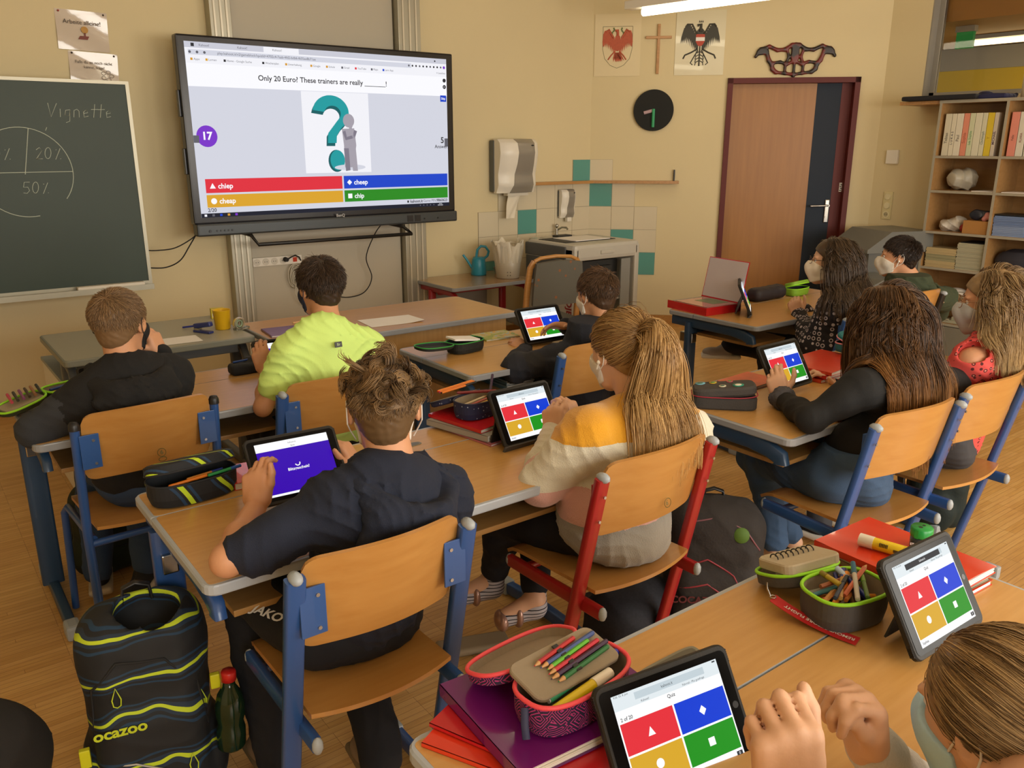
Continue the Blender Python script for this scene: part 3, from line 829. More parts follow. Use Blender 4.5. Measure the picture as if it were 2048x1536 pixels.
# ================================================================ SCREEN ON THE WALL
def em(name, col, s=1.0): return mat(name, col, emit=s)
t = thing('display_screen', 'large black interactive display showing a quiz question on the front wall', 'screen', (0, 5.54, 0))
x0, x1, z0, z1 = 1.62, 3.617, 1.155, 2.303
ax0, ax1, az0, az1 = 1.666, 3.561, 1.199, 2.262
M_tvb = mat('tv_bezel', '17161a', 0.25)
m = MB(); m.box(x0, 0.0, z0, x1, 0.085, z1, 0.012); m.build('casing', M_tvb, t)
m = MB(); m.box(x0 + 0.01, -0.012, 1.078, x1 + 0.012, 0.085, 1.158, 0.012)
m.build('speaker_bar', mat('tv_bar', '44484a', 0.35, 0.5), t)
for q, xx in enumerate((1.71, 1.755, 1.78, 1.805, 1.83, 1.855, 3.33, 3.45)):
    m = MB(); m.cyl((xx, -0.0125, 1.112), (xx, -0.017, 1.112), 0.006 if q else 0.009, n=10); m.build('button', mat('tv_btn', '17171a', 0.3), t)
for xx in (3.18, 3.245):
    m = MB(); m.box(xx, -0.015, 1.095, xx + 0.05, -0.012, 1.142); m.build('socket_plate', mat('tv_btn', '17171a', 0.3), t)
m = MB(); m.T = Matrix.Translation((2.63, -0.0135, 1.17)) @ Matrix.Rotation(R(90), 4, 'X'); put_text(m, 'BenQ', 0, 0, 0.012, 0.028, 0, 0.02); m.build('logo_text', mat('logo_grey', 'b0b0b0', 0.4), t)
for q in (1.95, 3.0):
    m = MB(); m.box(q, 0.085, 1.3, q + 0.3, 0.25, 2.1); m.build('mounting_bracket', M_blackpl, t)
for zz in (1.9, 1.55):
    m = MB(); m.box(x0 - 0.012, 0.03, zz - 0.08, x0, 0.07, zz + 0.08, 0.004); m.build('side_handle', M_tvb, t)
# screen picture: flat layout, metres from the lower left corner of the active area
AW, AH = ax1 - ax0, az1 - az0
KM = [em('s_white', 'eceef6', .95), em('s_grey', 'd8dae6', .95), em('s_head', 'cfd0dc', .95), em('s_dark', '333338', .8), em('k_red', 'e0303f', 1), em('k_blue', '1a45c8', 1),
      em('k_yellow', 'dba32c', 1), em('k_green', '2a8a22', 1), em('s_task', '1c2030', .9), em('k_purple', '7a35c8', 1), em('s_teal', '20a3a8', .9), em('s_tealdk', '14696e', .8),
      em('s_fig', 'a9a3ae', .95), em('s_figdk', '857f8e', .9), em('s_textg', '6c6c76', .8), em('s_pure', 'fafaff', 1.0), em('s_orange', 'e0a030', .9), em('s_page', 'f2f2f8', 1.0)]
m = MB(); m.T = Matrix.Translation((ax0, -0.0015, az0)) @ Matrix.Rotation(R(90), 4, 'X')
LZ = [0.0]
def rect(a, b_, c, d_, mi, z=None):
    LZ[0] += 0.00003
    m.mi = mi; poly(m, [(a, b_), (c, b_), (c, d_), (a, d_)], LZ[0] if z is None else z)
def circ(x, y, r, mi, ry=None): LZ[0] += 0.00003; m.mi = mi; disc(m, x, y, r, LZ[0], 28, ry)
def pl(pts, mi): LZ[0] += 0.00003; m.mi = mi; poly(m, pts, LZ[0])
def txt(s, x, y, size, mi, bold=0.0, al='c'): LZ[0] += 0.00003; put_text(m, s, x, y, LZ[0], size, mi, bold, al)
rect(0, 0, AW, AH, 1)
rect(0, AH - 0.035, AW, AH, 2); rect(0, AH - 0.165, AW, AH - 0.035, 17); rect(0.02, AH - 0.075, AW - 0.3, AH - 0.045, 1)
rect(0, AH - 0.26, AW, AH - 0.125, 15)
for i, s in enumerate(('Kahoot!', 'Kahoot!', 'Kahoot!')): txt(s, 0.09 + 0.24*i, AH - 0.019, 0.02, 14, 0, 'l')
rect(0.5, AH - 0.035, 0.74, AH - 0.002, 17); txt('Kahoot!', 0.56, AH - 0.019, 0.02, 14, 0, 'l')
rect(0.04, AH - 0.028, 0.06, AH - 0.008, 3)
txt('play.kahoot.it/v2/gameblock?quizId=4702c4-7aab-4fd2-bdb6-f655ae8b71ae', 0.2, AH - 0.06, 0.022, 14, 0, 'l')
for i in range(3): circ(0.03 + 0.045*i, AH - 0.06, 0.008, 14)
bx = 0.05
for i, s in enumerate(('Apps', 'Lernen', 'Home - Google Suche', 'Wochenplan', 'Unterhaltung', 'Google', 'Schule', 'Gmail', 'YouTube', 'Maps', 'Lern App')):
    rect(bx - 0.02, AH - 0.108, bx - 0.006, AH - 0.094, (16, 6, 3, 3, 16, 16, 16, 14, 4, 14, 5)[i]); txt(s, bx, AH - 0.101, 0.018, 14, 0, 'l'); bx += 0.05 + 0.0105*len(s)
for i in range(10): circ(AW - 0.32 + 0.03*i, AH - 0.06, 0.007, 3 if i % 3 else 14)
circ(AW - 0.022, AH - 0.06, 0.01, 9); circ(AW - 0.1, AH - 0.019, 0.006, 3)
txt('\u2261 Leseliste', AW - 0.05, AH - 0.1, 0.018, 14)
txt('Only 20 Euro? These trainers are really _______!', AW*0.485, AH - 0.195, 0.047, 3, 0.014)
circ(AW - 0.022, AH - 0.15, 0.014, 3); circ(AW - 0.022, AH - 0.195, 0.014, 3); pl([(AW - 0.026, AH - 0.2), (AW - 0.018, AH - 0.195), (AW - 0.026, AH - 0.19)], 15)
rect(AW - 0.06, AH - 0.30, AW - 0.008, AH - 0.255, 5); txt('Skip', AW - 0.034, AH - 0.278, 0.022, 15, 0.02)
rect(0.735, 0.265, 1.235, 0.80, 17)
circ(0.085, 0.505, 0.066, 9); txt('17', 0.085, 0.505, 0.066, 15, 0.035)
rect(0.0, 0.465, 0.035, 0.51, 14)
txt('5', AW - 0.05, 0.485, 0.06, 3, 0.02); txt('Answers', AW - 0.055, 0.44, 0.036, 3, 0.008); rect(AW - 0.03, 0.44, AW, 0.5, 14)
# question mark: shaded side first, then the face
def qmark(dx, dy, mi):
    cx_, cy_ = 0.945 + dx, 0.665 + dy
    pts = []
    for a in range(172, -61, -12): pts.append((cx_ + 0.135*math.cos(R(a)), cy_ + 0.115*math.sin(R(a))))
    pts += [(cx_ + 0.035, cy_ - 0.15), (cx_ + 0.03, cy_ - 0.2)]
    inn = [(cx_ - 0.035, cy_ - 0.2), (cx_ - 0.03, cy_ - 0.135)]
    for a in range(-55, 165, 14): inn.append((cx_ + 0.012 + 0.062*math.cos(R(a)), cy_ - 0.005 + 0.052*math.sin(R(a))))
    inn.append((cx_ - 0.05, cy_ + 0.005))
    LZ[0] += 0.00003; m.mi = mi
    k = min(len(pts), len(inn))
    def rs(P, n):
        P = np.array(P); d = np.r_[0, np.cumsum(np.linalg.norm(np.diff(P, axis=0), axis=1))]; s = np.linspace(0, d[-1], n)
        return np.stack([np.interp(s, d, P[:, 0]), np.interp(s, d, P[:, 1])], 1)
    A_r, B_r = rs(pts, 40), rs(inn[::-1], 40)
    for i in range(39):
        m.add([(*A_r[i], LZ[0]), (*A_r[i+1], LZ[0]), (*B_r[i+1], LZ[0]), (*B_r[i], LZ[0])], [[0, 1, 2, 3]], False)
qmark(-0.012, -0.02, 11); qmark(0, 0, 10)
circ(0.968, 0.345, 0.062, 11, 0.075); circ(0.976, 0.35, 0.055, 10, 0.068)
circ(1.07, 0.30, 0.12, 1, 0.02)
circ(1.075, 0.615, 0.043, 12, 0.046); pl([(1.02, 0.56), (1.115, 0.565), (1.125, 0.45), (1.095, 0.30), (1.03, 0.30), (1.03, 0.45)], 12)
pl([(1.028, 0.43), (1.065, 0.43), (1.07, 0.28), (1.035, 0.275)], 13); pl([(1.075, 0.43), (1.12, 0.43), (1.128, 0.275), (1.09, 0.275)], 12)
m.mi = 13; LZ[0] += 0.00003; m.tube([(1.035, 0.545, LZ[0]), (1.05, 0.495, LZ[0]), (1.11, 0.51, LZ[0]), (1.125, 0.55, LZ[0])], 0.0155, 6, flat=(0.024, 0.0001))
m.mi = 12; m.tube([(1.11, 0.5, LZ[0]), (1.09, 0.545, LZ[0]), (1.085, 0.58, LZ[0])], 0.014, 6, flat=(0.022, 0.0001))
circ(1.09, 0.582, 0.014, 12)
gap = 0.006; ym, yb, yt = 0.148, 0.062, 0.242; xm = AW*0.5 + 0.06
rect(0.045, yb + 0.0, xm - gap, ym - gap, 6); rect(xm + gap, yb, AW - 0.012, ym - gap, 7); rect(0.045, ym + gap, xm - gap, yt, 4); rect(xm + gap, ym + gap, AW - 0.012, yt, 5)
for cx_, cy_, sy, s in ((0.09, 0.197, 't', 'chiep'), (xm + 0.05, 0.197, 'd', 'cheep'), (0.09, 0.102, 'c', 'cheap'), (xm + 0.05, 0.102, 's', 'chip')):
    r_ = 0.019
    if sy == 't': pl([(cx_ - r_, cy_ - r_*.8), (cx_ + r_, cy_ - r_*.8), (cx_, cy_ + r_)], 15)
    if sy == 'd': pl([(cx_ - r_, cy_), (cx_, cy_ - r_), (cx_ + r_, cy_), (cx_, cy_ + r_)], 15)
    if sy == 'c': circ(cx_, cy_, r_, 15)
    if sy == 's': rect(cx_ - r_*.85, cy_ - r_*.85, cx_ + r_*.85, cy_ + r_*.85, 15)
    txt(s, cx_ + 0.035, cy_ - 0.002, 0.046, 15, 0.022, 'l')
txt('2/20', 0.045, 0.045, 0.032, 3, 0.015, 'l'); txt('kahoot.it', AW - 0.345, 0.044, 0.030, 3, 0.02, 'l'); txt('Game PIN:', AW - 0.232, 0.044, 0.027, 14, 0.0, 'l'); txt('9860623', AW - 0.018, 0.044, 0.028, 3, 0.02, 'r')
rect(AW - 0.372, 0.036, AW - 0.358, 0.052, 3)
rect(0, 0, AW, 0.026, 8)
for i, c_ in enumerate((17, 14, 5, 16, 9)): rect(0.02 + 0.05*i, 0.006, 0.036 + 0.05*i, 0.02, c_)
for i in range(5): circ(AW - 0.26 + 0.03*i, 0.013, 0.005, 14)
txt('10:14', AW - 0.08, 0.018, 0.012, 15); txt('08.06.2021', AW - 0.08, 0.008, 0.011, 15)
m.build('screen_picture', KM, t)
# tube tray frame below
t2 = thing('screen_tray_frame', 'black tube frame below the big display', 'bracket', (0, 5.54, 0))
m = MB(); m.tube([(1.95, 0.18, 1.082), (1.98, 0.0, 1.070), (2.02, -0.02, 1.005), (3.21, -0.02, 1.005), (3.15, 0.0, 1.06), (3.08, 0.18, 1.082)], 0.013, 10)
m.build('tube_frame', M_blackpl, t2)
def cable(name, label, pts, r=0.004, m_=None, grp=None):
    P = np.array(pts, float); k = len(P)
    out = []
    for i in range(k - 1):   # catmull-rom
        p0, p1, p2, p3 = P[max(i-1, 0)], P[i], P[i+1], P[min(i+2, k-1)]
        for s in np.linspace(0, 1, 8, endpoint=False):
            out.append(0.5*((2*p1) + (-p0+p2)*s + (2*p0-5*p1+4*p2-p3)*s*s + (-p0+3*p1-3*p2+p3)*s**3))
    out.append(P[-1])
    m = MB(); m.tube([tuple(p) for p in out], r, 8)
    return tag(m.build(name, m_ or M_rubber), label, 'cable', grp)
cable('cable', 'upper black cable running from the display to the chalkboard', [(1.66, 5.62, 1.10), (1.60, 5.60, 1.06), (1.50, 5.62, 1.01), (1.40, 5.64, 1.0), (1.315, 5.60, 1.01)])
cable('cable', 'lower black cable drooping from the display to the chalkboard', [(1.66, 5.64, 1.10), (1.59, 5.60, 1.02), (1.52, 5.60, 0.93), (1.43, 5.62, 0.89), (1.315, 5.60, 0.90)])
cable('cable', 'black cable hanging below the right end of the display', [(3.02, 5.62, 1.09), (2.99, 5.70, 1.0), (2.95, 5.78, 0.82), (3.0, 5.80, 0.66), (2.93, 5.80, 0.55), (2.8, 5.82, 0.52), (2.66, 5.84, 0.55)])
t = thing('socket_strip', 'white strip of wall sockets below the display', 'sockets', (2.25, YA - 0.03, 0.843))
m = MB(); m.box(-0.17, -0.03, -0.032, 0.20, -0.001, 0.032, 0.006); m.build('housing', M_white, t)
for q in range(4):
    m = MB(); m.cyl((-0.14 + 0.065*q, -0.03, 0), (-0.14 + 0.065*q, -0.032, 0), 0.025, 0.025, 20); m.mi = 1
    for s in (-1, 1): m.cyl((-0.14 + 0.065*q + s*0.008, -0.032, 0), (-0.14 + 0.065*q + s*0.008, -0.0335, 0), 0.003, n=8)
    m.build('socket', [mat('socket_ring', 'cfc8b8', 0.4), M_blackpl], t)
m = MB(); m.box(0.13, -0.036, -0.016, 0.16, -0.03, 0.016, 0.002); m.build('rocker_switch', mat('switch_red', 'c23a1e', 0.3, emit=0.5), t)
t = thing('power_plug', 'black plug with a short cord in the socket strip', 'plug', (2.32, YA - 0.065, 0.85))
m = MB(); m.cyl((0, 0.0, 0), (0, -0.035, 0), 0.018, 0.014, 14); m.tube([(0, -0.03, 0), (0.03, -0.045, 0.02), (0.06, -0.045, 0.03), (0.1, -0.02, 0.01), (0.13, 0.02, -0.03)], 0.005); m.build('plug_body', M_rubber, t)
t = thing('cable_coil', 'coiled white cable hanging under the socket strip', 'cable', (2.40, YA - 0.055, 0.74))
m = MB()
for q in range(7):
    rx_, rz_ = 0.045 + 0.012*RNG.uniform(-1, 1), 0.08 + 0.02*RNG.uniform(-1, 1); ph = RNG.uniform(0, 1)
    m.tube([(0.018*math.sin(q*2.1) + rx_*math.cos(a), -0.004*q + 0.01, -0.02 + 0.015*math.cos(q) + rz_*math.sin(a + 0.1*ph)) for a in np.linspace(0, 2*PI, 25)[:-1]], 0.0032, 6, closed=True)
m.tube([(0.0, -0.03, 0.06), (-0.02, -0.03, -0.06), (-0.03, -0.02, -0.14), (0.0, -0.01, -0.21), (0.05, 0.0, -0.25)], 0.0032, 6)
m.build('coil', mat('cable_white', 'c9c1ae', 0.5), t)

# ================================================================ FURNITURE
M_desk = wood('desk_laminate', 'c0904f', 'c99a5a', 0.30, stretch=(2, 26, 26), coat=0.2)
M_edge = mat('desk_edge', '8f9296', 0.35)
M_edge2 = mat('desk_edge_light', 'a9b0b8', 0.35)
M_blue = mat('frame_blue', '2a508c', 0.35, coat=0.2)
M_blued = mat('frame_dark_blue', '26405c', 0.4, coat=0.1)
M_red = mat('frame_red', '9a1b1f', 0.35, coat=0.2)
M_tray = wood('tray_board', '9c7440', 'ab834c', 0.4)
M_ply = wood('chair_ply', 'b07c3e', 'b98748', 0.3, stretch=(1.5, 16, 16), coat=0.25)
M_screw = mat('screw', 'b8b8b8', 0.3, 1.0)
M_capd = mat('black_cap', '19191b', 0.4)

def desk(label, x0, x1, y0, y1, z=0.74, yh=None, fm_=None, group=None, tray=True, cap=None, edge=None):
    fm_ = fm_ or M_blued; edge = edge or M_edge
    t = thing('school_desk', label, 'desk', ((x0+x1)/2, (y0+y1)/2, 0), 0, group)
    a, c, e, f = x0 - (x0+x1)/2, x1 - (x0+x1)/2, y0 - (y0+y1)/2, y1 - (y0+y1)/2
    yh_ = (yh - (y0+y1)/2) if yh else f - 0.18
    def top(name, ya, yb, ra, rb):
        # rounded grey rim with the laminate set into it
        pts = []
        def corner(cx_, cy_, r, a0):
            return [(cx_ + r*math.cos(R(a0 + q*22.5)), cy_ + r*math.sin(R(a0 + q*22.5))) for q in range(5)]
        pts = corner(c-ra, ya+ra, ra, -90) + corner(c-rb, yb-rb, rb, 0) + corner(a+rb, yb-rb, rb, 90) + corner(a+ra, ya+ra, ra, 180)
        m = MB(); m.plate(pts, z - 0.026, z - 0.0006, 0.004)
        m.mi = 1
        i = 0.011
        ia = i if ya == e else 0.002; ib = i if yb == f else 0.002
        m.plate(rr(a + i, ya + ia, c - i, yb - ib, 0.012, 3), z - 0.002, z)
        m.build(name, [edge, M_desk], t)
    top('desk_top', e, yh_ - 0.0015, 0.028, 0.004)
    top('pen_strip', yh_ + 0.0015, f, 0.004, 0.028)
    m = MB(); m.box(a + 0.02, yh_ - 0.012, z - 0.03, c - 0.02, yh_ + 0.012, z - 0.0262); m.build('hinge_rail', M_capd, t)
    for sx in (-1, 1):
        X = (a + 0.035) if sx < 0 else (c - 0.035)
        yl = f - 0.15
        m = MB(); pts = [(X, f - 0.02, z - 0.055), (X, e + 0.18, z - 0.055), (X, e + 0.10, z - 0.065), (X, e + 0.055, z - 0.082), (X, e + 0.052, z - 0.105)]
        m.tube(pts, 0.02, 12, flat=(0.03, 0.055)); m.build('side_rail', fm_, t)
        m = MB(); m.tube([(X, yl, 0.05), (X, yl, z - 0.05)], 0.03, 16, flat=(0.035, 0.075)); m.build('leg', fm_, t)
        m = MB(); m.tube([(X, f + 0.02, 0.025), (X, yl, 0.04), (X, e + 0.09, 0.025)], 0.03, 14, flat=(0.035, 0.045)); fs_ = m.build('floor_skid', fm_, t)
        for yy, d_ in ((f + 0.035, 1), (e + 0.075, -1)):
            m = MB(); m.box(X - 0.025, min(yy - 0.055*d_, yy + 0.02*d_), 0.0, X + 0.025, max(yy - 0.055*d_, yy + 0.02*d_), 0.055, 0.012); m.build('foot_cap', cap or M_greycap, fs_)
        m = MB(); m.box(X - 0.02, yl - 0.03, z - 0.17, X + 0.02, yl + 0.06, z - 0.115, 0.004); m.mi = 0
        m.cyl((X + sx*0.018, yl + 0.02, z - 0.14), (X + sx*0.03, yl + 0.02, z - 0.14), 0.02, n=14); m.build('height_clamp', M_steel, t)
    m = MB(); m.box(a + 0.06, f - 0.16, z - 0.13, c - 0.06, f - 0.13, z - 0.07, 0.004); m.build('cross_bar', fm_, t)
    if tray:
        m = MB(); m.box(a + 0.075, e + 0.07, z - 0.132, c - 0.075, f - 0.165, z - 0.116, 0.002); m.build('book_tray', M_tray, t)
    return t

desk('wooden school desk at the far left, with the camouflage pencil case', 0.268, 1.568, 2.855, 3.455, yh=3.27, group=None)
desk('wooden school desk in the middle, in front of the boy in the dark navy fleece', 1.825, 3.065, 2.705, 3.31, yh=3.09)
desk('wooden school desk shared by the navy hoodie boy and the ponytail girl', 0.425, 1.725, 1.652, 2.272, yh=2.09, fm_=M_blue, edge=M_edge2)
desk('wooden school desk on the right, in front of the girl in the black top', 2.215, 3.515, 1.455, 2.068, yh=1.885, fm_=M_blued)
desk('wooden school desk at the back right, with the open red binder', 3.55, 4.85, 2.60, 3.22, yh=3.03, fm_=M_blued)
desk('wooden school desk nearest the viewer, covered with folders and pencil cases', 0.525, 1.825, 0.365, 0.985, yh=0.752, fm_=M_blue, edge=M_edge2)

# teacher desk with front panel
t = thing('teacher_desk', 'wide wooden teacher desk with a closed wooden front, below the display', 'desk', (2.12, 4.0, 0))
m = MB(); m.plate(rr(-0.70, -0.32, 0.70, 0.32, 0.03), 0.712, 0.7394, 0.004); m.mi = 1; m.plate(rr(-0.69, -0.31, 0.69, 0.31, 0.02, 3), 0.737, 0.74); m.build('desk_top', [M_edge, M_desk], t)
m = MB(); m.box(-0.66, -0.28, 0.12, 0.64, -0.262, 0.712); m.build('modesty_panel', wood('panel_wood', 'a9824c', 'b58e58', 0.4, stretch=(20, 20, 1.2)), t)
for sx in (-1, 1):
    m = MB(); m.box(sx*0.63 - 0.02, -0.25, 0.05, sx*0.63 + 0.02, -0.19, 0.712, 0.004); m.build('leg', M_capd, t)
    m = MB(); m.box(sx*0.63 - 0.025, -0.29, 0.0, sx*0.63 + 0.025, 0.29, 0.05, 0.01); m.build('floor_skid', M_capd, t)
m = MB(); m.box(0.30, -0.26, 0.25, 0.60, 0.2, 0.70); m.build('drawer_unit', wood('panel_wood', 'a9824c', 'b58e58'), t)

# grey side table and grey cabinet at the left
M_gtop = mat('grey_laminate', 'a39f8c', 0.35, var=0.03, vscale=20); M_gedge = mat('grey_edge', '7e8074', 0.4); M_gdk = mat('grey_frame', '55585a', 0.4)
t = thing('side_table', 'grey topped table with pen holder and stapler on it, left of the teacher desk', 'table', (0.97, 4.30, 0))
m = MB(); m.plate(rr(-0.43, -0.33, 0.43, 0.33, 0.025), 0.71, 0.7394, 0.004); m.mi = 1; m.plate(rr(-0.42, -0.32, 0.42, 0.32, 0.02, 3), 0.737, 0.74); m.build('table_top', [M_gedge, M_gtop], t)
for sx in (-1, 1):
    m = MB(); m.tube([(sx*0.39, -0.12, 0.04), (sx*0.39, -0.12, 0.69)], 0.03, 14, flat=(0.05, 0.05)); m.build('leg', M_gdk, t)
    m = MB(); m.tube([(sx*0.39, -0.29, 0.025), (sx*0.39, 0.28, 0.025)], 0.03, 12, flat=(0.045, 0.045)); m.build('floor_skid', M_gdk, t)
    m = MB(); m.tube([(sx*0.39, -0.28, 0.62), (sx*0.39, -0.24, 0.675), (sx*0.39, -0.16, 0.69), (sx*0.39, 0.28, 0.69)], 0.02, 12, flat=(0.035, 0.035)); m.build('side_rail', M_gdk, t)
m = MB(); m.box(-0.36, -0.26, 0.655, 0.36, -0.20, 0.70, 0.004); m.build('cross_bar', M_gdk, t)
t = thing('low_cabinet', 'low white and grey cabinet pushed under the grey side table', 'cabinet', (0.74, 4.42, 0))
m = MB(); m.box(-0.185, -0.29, 0.0, 0.115, 0.36, 0.58, 0.004); m.build('body', M_white, t)
m = MB(); m.box(-0.19, -0.295, 0.58, 0.12, 0.365, 0.60, 0.004); m.build('cabinet_top', mat('cab_grey', '8f958f', 0.4), t)
m = MB(); m.box(-0.17, -0.305, 0.05, 0.10, -0.29, 0.55, 0.003); m.build('door', mat('cab_dark', '595e5c', 0.4), t)

# table with red frame beside the sink
t = thing('side_table', 'low brown table with a red frame against the wall below the paper towel dispenser', 'table', (3.80, 5.565, 0))
m = MB(); m.plate(rr(-0.40, -0.305, 0.42, 0.305, 0.02), 0.572, 0.5994, 0.004); m.mi = 1; m.plate(rr(-0.39, -0.295, 0.41, 0.295, 0.02, 3), 0.597, 0.60)
m.build('table_top', [M_edge, wood('brown_laminate', 'a27a4e', 'ac855a', 0.22, coat=0.5)], t)
for sx in (-1, 1):
    m = MB(); m.tube([(sx*0.35, -0.27, 0.515), (sx*0.35, -0.22, 0.545), (sx*0.35, 0.25, 0.545)], 0.02, 12, flat=(0.035, 0.04)); m.build('side_rail', M_red, t)
    m = MB(); m.tube([(sx*0.35, 0.08, 0.04), (sx*0.35, 0.08, 0.54)], 0.02, 12, flat=(0.035, 0.06)); m.build('leg', M_red, t)
    m = MB(); m.tube([(sx*0.35, -0.25, 0.025), (sx*0.35, 0.27, 0.025)], 0.02, 12, flat=(0.035, 0.045)); m.build('floor_skid', M_red, t)
m = MB(); m.box(-0.33, 0.0, 0.50, 0.33, 0.03, 0.55, 0.003); m.build('cross_bar', M_red, t)
m = MB(); m.box(-0.33, 0.28, 0.10, 0.33, 0.295, 0.5); m.build('back_panel', mat('panel_taupe', '8f8372', 0.6), t)

# ---------------------------------------------------------------- chairs
def chair(label, loc, rz=0.0, fm_=None, sw=0.40, zt=0.83, zs=0.46, tube=False, cap=None, plates=False, group=None, mark=None, feet=0.36):
    fm_ = fm_ or M_blue; cap = cap or M_greycap
    t = thing('school_chair', label, 'chair', loc, rz, group)
    h = sw / 2
    # seat: plywood, waterfall front, slightly dished
    def seat(u, v):
        x = (u - .5) * (sw - 0.03); e_ = 1 - 0.10 * max(0, (abs(u - .5) * 2 - .6) / .4) ** 2
        y = -0.005 + (0.40 * v) * 1.0
        if v < 0.5: y = y * 1.0 - 0.035 * (1 - (2*abs(u-.5))**2) * (1 - 2*v)
        z = zs - 0.012 * math.cos((u-.5)*PI) * math.sin(v*PI) - 0.03 * max(0, (v - .8) / .2) ** 2 + 0.008*(1-v)
        return (x * (1 - 0.08 * max(0, (v-.85)/.15)), y, z)
    m = MB(); m.grid(seat, 14, 12, -0.011); m.build('seat', M_ply, t)
    yt, ys_, yb_ = -0.045, 0.035, 0.13
    def back(u, v):
        x = (u - .5) * (sw - 0.012)
        cr_ = 0.035
        z = 0.635 + v * 0.225
        # rounded corners
        d_ = min(u, 1-u) * (sw - 0.012)
        if d_ < cr_:
            k = cr_ - math.sqrt(max(0, cr_**2 - (cr_-d_)**2))
            z = 0.635 + k*0.8 + v * (0.225 - 1.6*k)
        lean = yt + (zt - z) * 0.22
        y = lean - 0.048 * math.cos((u-.5)*PI) + 0.012
        return (x, y, z + 0.012*math.cos((u-.5)*PI))
    m = MB(); m.grid(back, 54, 8, 0.010)
    bk_ = m.build('backrest', M_ply, t)
    if mark:
        m = MB(); m.T = Matrix.Translation((0.0, -0.062, 0.70)) @ Matrix.Rotation(R(82), 4, 'X')
        m.mi = 0; put_text(m, mark, 0.02, 0, 0.0, 0.02, 0, 0.01)
        m.tube([(0.02 + 0.013*math.cos(a), 0.013*math.sin(a), 0) for a in np.linspace(0, 2*PI, 17)[:-1]], 0.001, 4, closed=True)
        if mark == '6': m.tube([(0.02 + 0.012*math.cos(a), -0.022 + 0.007*math.sin(a), 0) for a in np.linspace(0, 2*PI, 17)[:-1]], 0.0012, 4, closed=True)
        m.build('size_mark', mat('mark_ink', '5a5a30', 0.6), bk_)
    for sx in (-1, 1):
        X = sx * (h + 0.012)
        if tube:
            m = MB(); m.tube([(X, -0.03, zt), (X, -0.01, 0.62), (X, 0.01, zs), (X, 0.0, 0.2), (X, -0.02, 0.01)], 0.0145, 14); m.build('leg', fm_, t)
            m = MB(); m.tube([(X*0.92, 0.02, zs - 0.03), (X*0.92, 0.36, zs - 0.035), (X*0.96, 0.385, zs - 0.06), (X, 0.41, 0.01)], 0.0125, 12); m.build('leg', fm_, t)
            m = MB(); m.lathe([(0.001, zt + 0.016), (0.012, zt + 0.014), (0.0165, zt + 0.004), (0.0165, zt - 0.012)], 14, (X, -0.03)); m.build('post_cap', M_capd, t)
        else:
            m = MB(); m.tube([(X, yt, zt), (X, ys_, zs), (X, yb_, 0.05)], 0.015, 12, flat=(0.024, 0.042)); bp_ = m.build('back_post', fm_, t)
            m = MB(); m.tube([(X - sx*0.022, -0.035, zs - 0.035), (X - sx*0.022, 0.36, zs - 0.035)], 0.015, 12, flat=(0.022, 0.038)); sr_ = m.build('seat_rail', fm_, t)
            m = MB(); m.tube([(X, -0.05, 0.03), (X, feet, 0.03)], 0.015, 12, flat=(0.026, 0.04)); fs_ = m.build('floor_skid', fm_, t)
            m = MB(); m.ball((X, yt - 0.002, zt + 0.002), (0.0145, 0.023, 0.014), 10); m.build('post_cap', cap, bp_)
            for yy in (-0.045, feet):
                m = MB(); m.box(X - 0.017, yy - 0.035 if yy > 0 else yy - 0.02, 0.0, X + 0.017, yy + 0.02 if yy > 0 else yy + 0.04, 0.054, 0.008); m.build('foot_cap', cap, fs_)
            for yy in (-0.04, 0.362):
                m = MB(); m.ball((X - sx*0.022, yy, zs - 0.035), (0.013, 0.012, 0.021), 10); m.build('rail_cap', cap, sr_)
        m = MB()
        if plates: m.box(min(X - sx*0.006, X - sx*0.062), yt + 0.001, 0.69, max(X - sx*0.006, X - sx*0.062), yt + 0.006, 0.80, 0.001)
        else: m.box(min(X, X - sx*0.018), yt + 0.022, 0.68, max(X, X - sx*0.018), yt + 0.04, 0.80, 0.001)
        br_ = m.build('bracket', fm_, t)
        for zz in (0.705, 0.78):
            ys0 = yt + 0.002 if plates else yt + (zt - zz)*0.216 - 0.019
            m = MB(); m.cyl((X - sx*(0.045 if plates else 0.0), ys0, zz), (X - sx*(0.045 if plates else 0.0), ys0 - 0.004, zz), 0.0045, n=8); m.build('screw', M_screw, br_)
    if tube:
        m = MB(); m.tube([(-h - 0.012, 0.01, zs - 0.04), (h + 0.012, 0.01, zs - 0.04)], 0.0125, 10); m.build('cross_bar', fm_, t)
    else:
        m = MB(); m.tube([(-h + 0.01, 0.30, zs - 0.04), (h - 0.01, 0.30, zs - 0.04)], 0.012, 10, flat=(0.02, 0.02)); m.build('cross_bar', fm_, t)
    return t
chair('blue tube chair with a green stamped 6 on its back', (0.58, 2.735, 0), R(3), sw=0.405, tube=True, plates=True, mark='6')
chair('blue framed chair under the boy in the neon yellow t-shirt', (1.21, 2.67, 0), 0, plates=True)
chair('blue framed chair under the boy in the plain navy hoodie', (0.74, 1.465, 0), 0, plates=True, sw=0.385)
chair('red framed chair under the long-haired girl in the yellow and white sweater', (1.59, 1.485, 0), R(2), fm_=M_red, sw=0.42, mark='6 ')
chair('blue framed chair under the boy in the dark navy fleece', (2.325, 2.515, 0), 0)
chair('blue framed chair under the girl in the black top and jeans', (2.52, 1.25, 0), R(-5), sw=0.42)
chair('blue framed chair under the girl in the coral leopard print top', (3.07, 1.255, 0), R(-2), sw=0.43)
chair('blue framed chair under the girl in the black and white patterned blouse', (3.885, 2.22, 0), 0)
chair('dark framed chair under the boy in the green hoodie', (4.61, 2.33, 0), R(-3), fm_=M_capd)

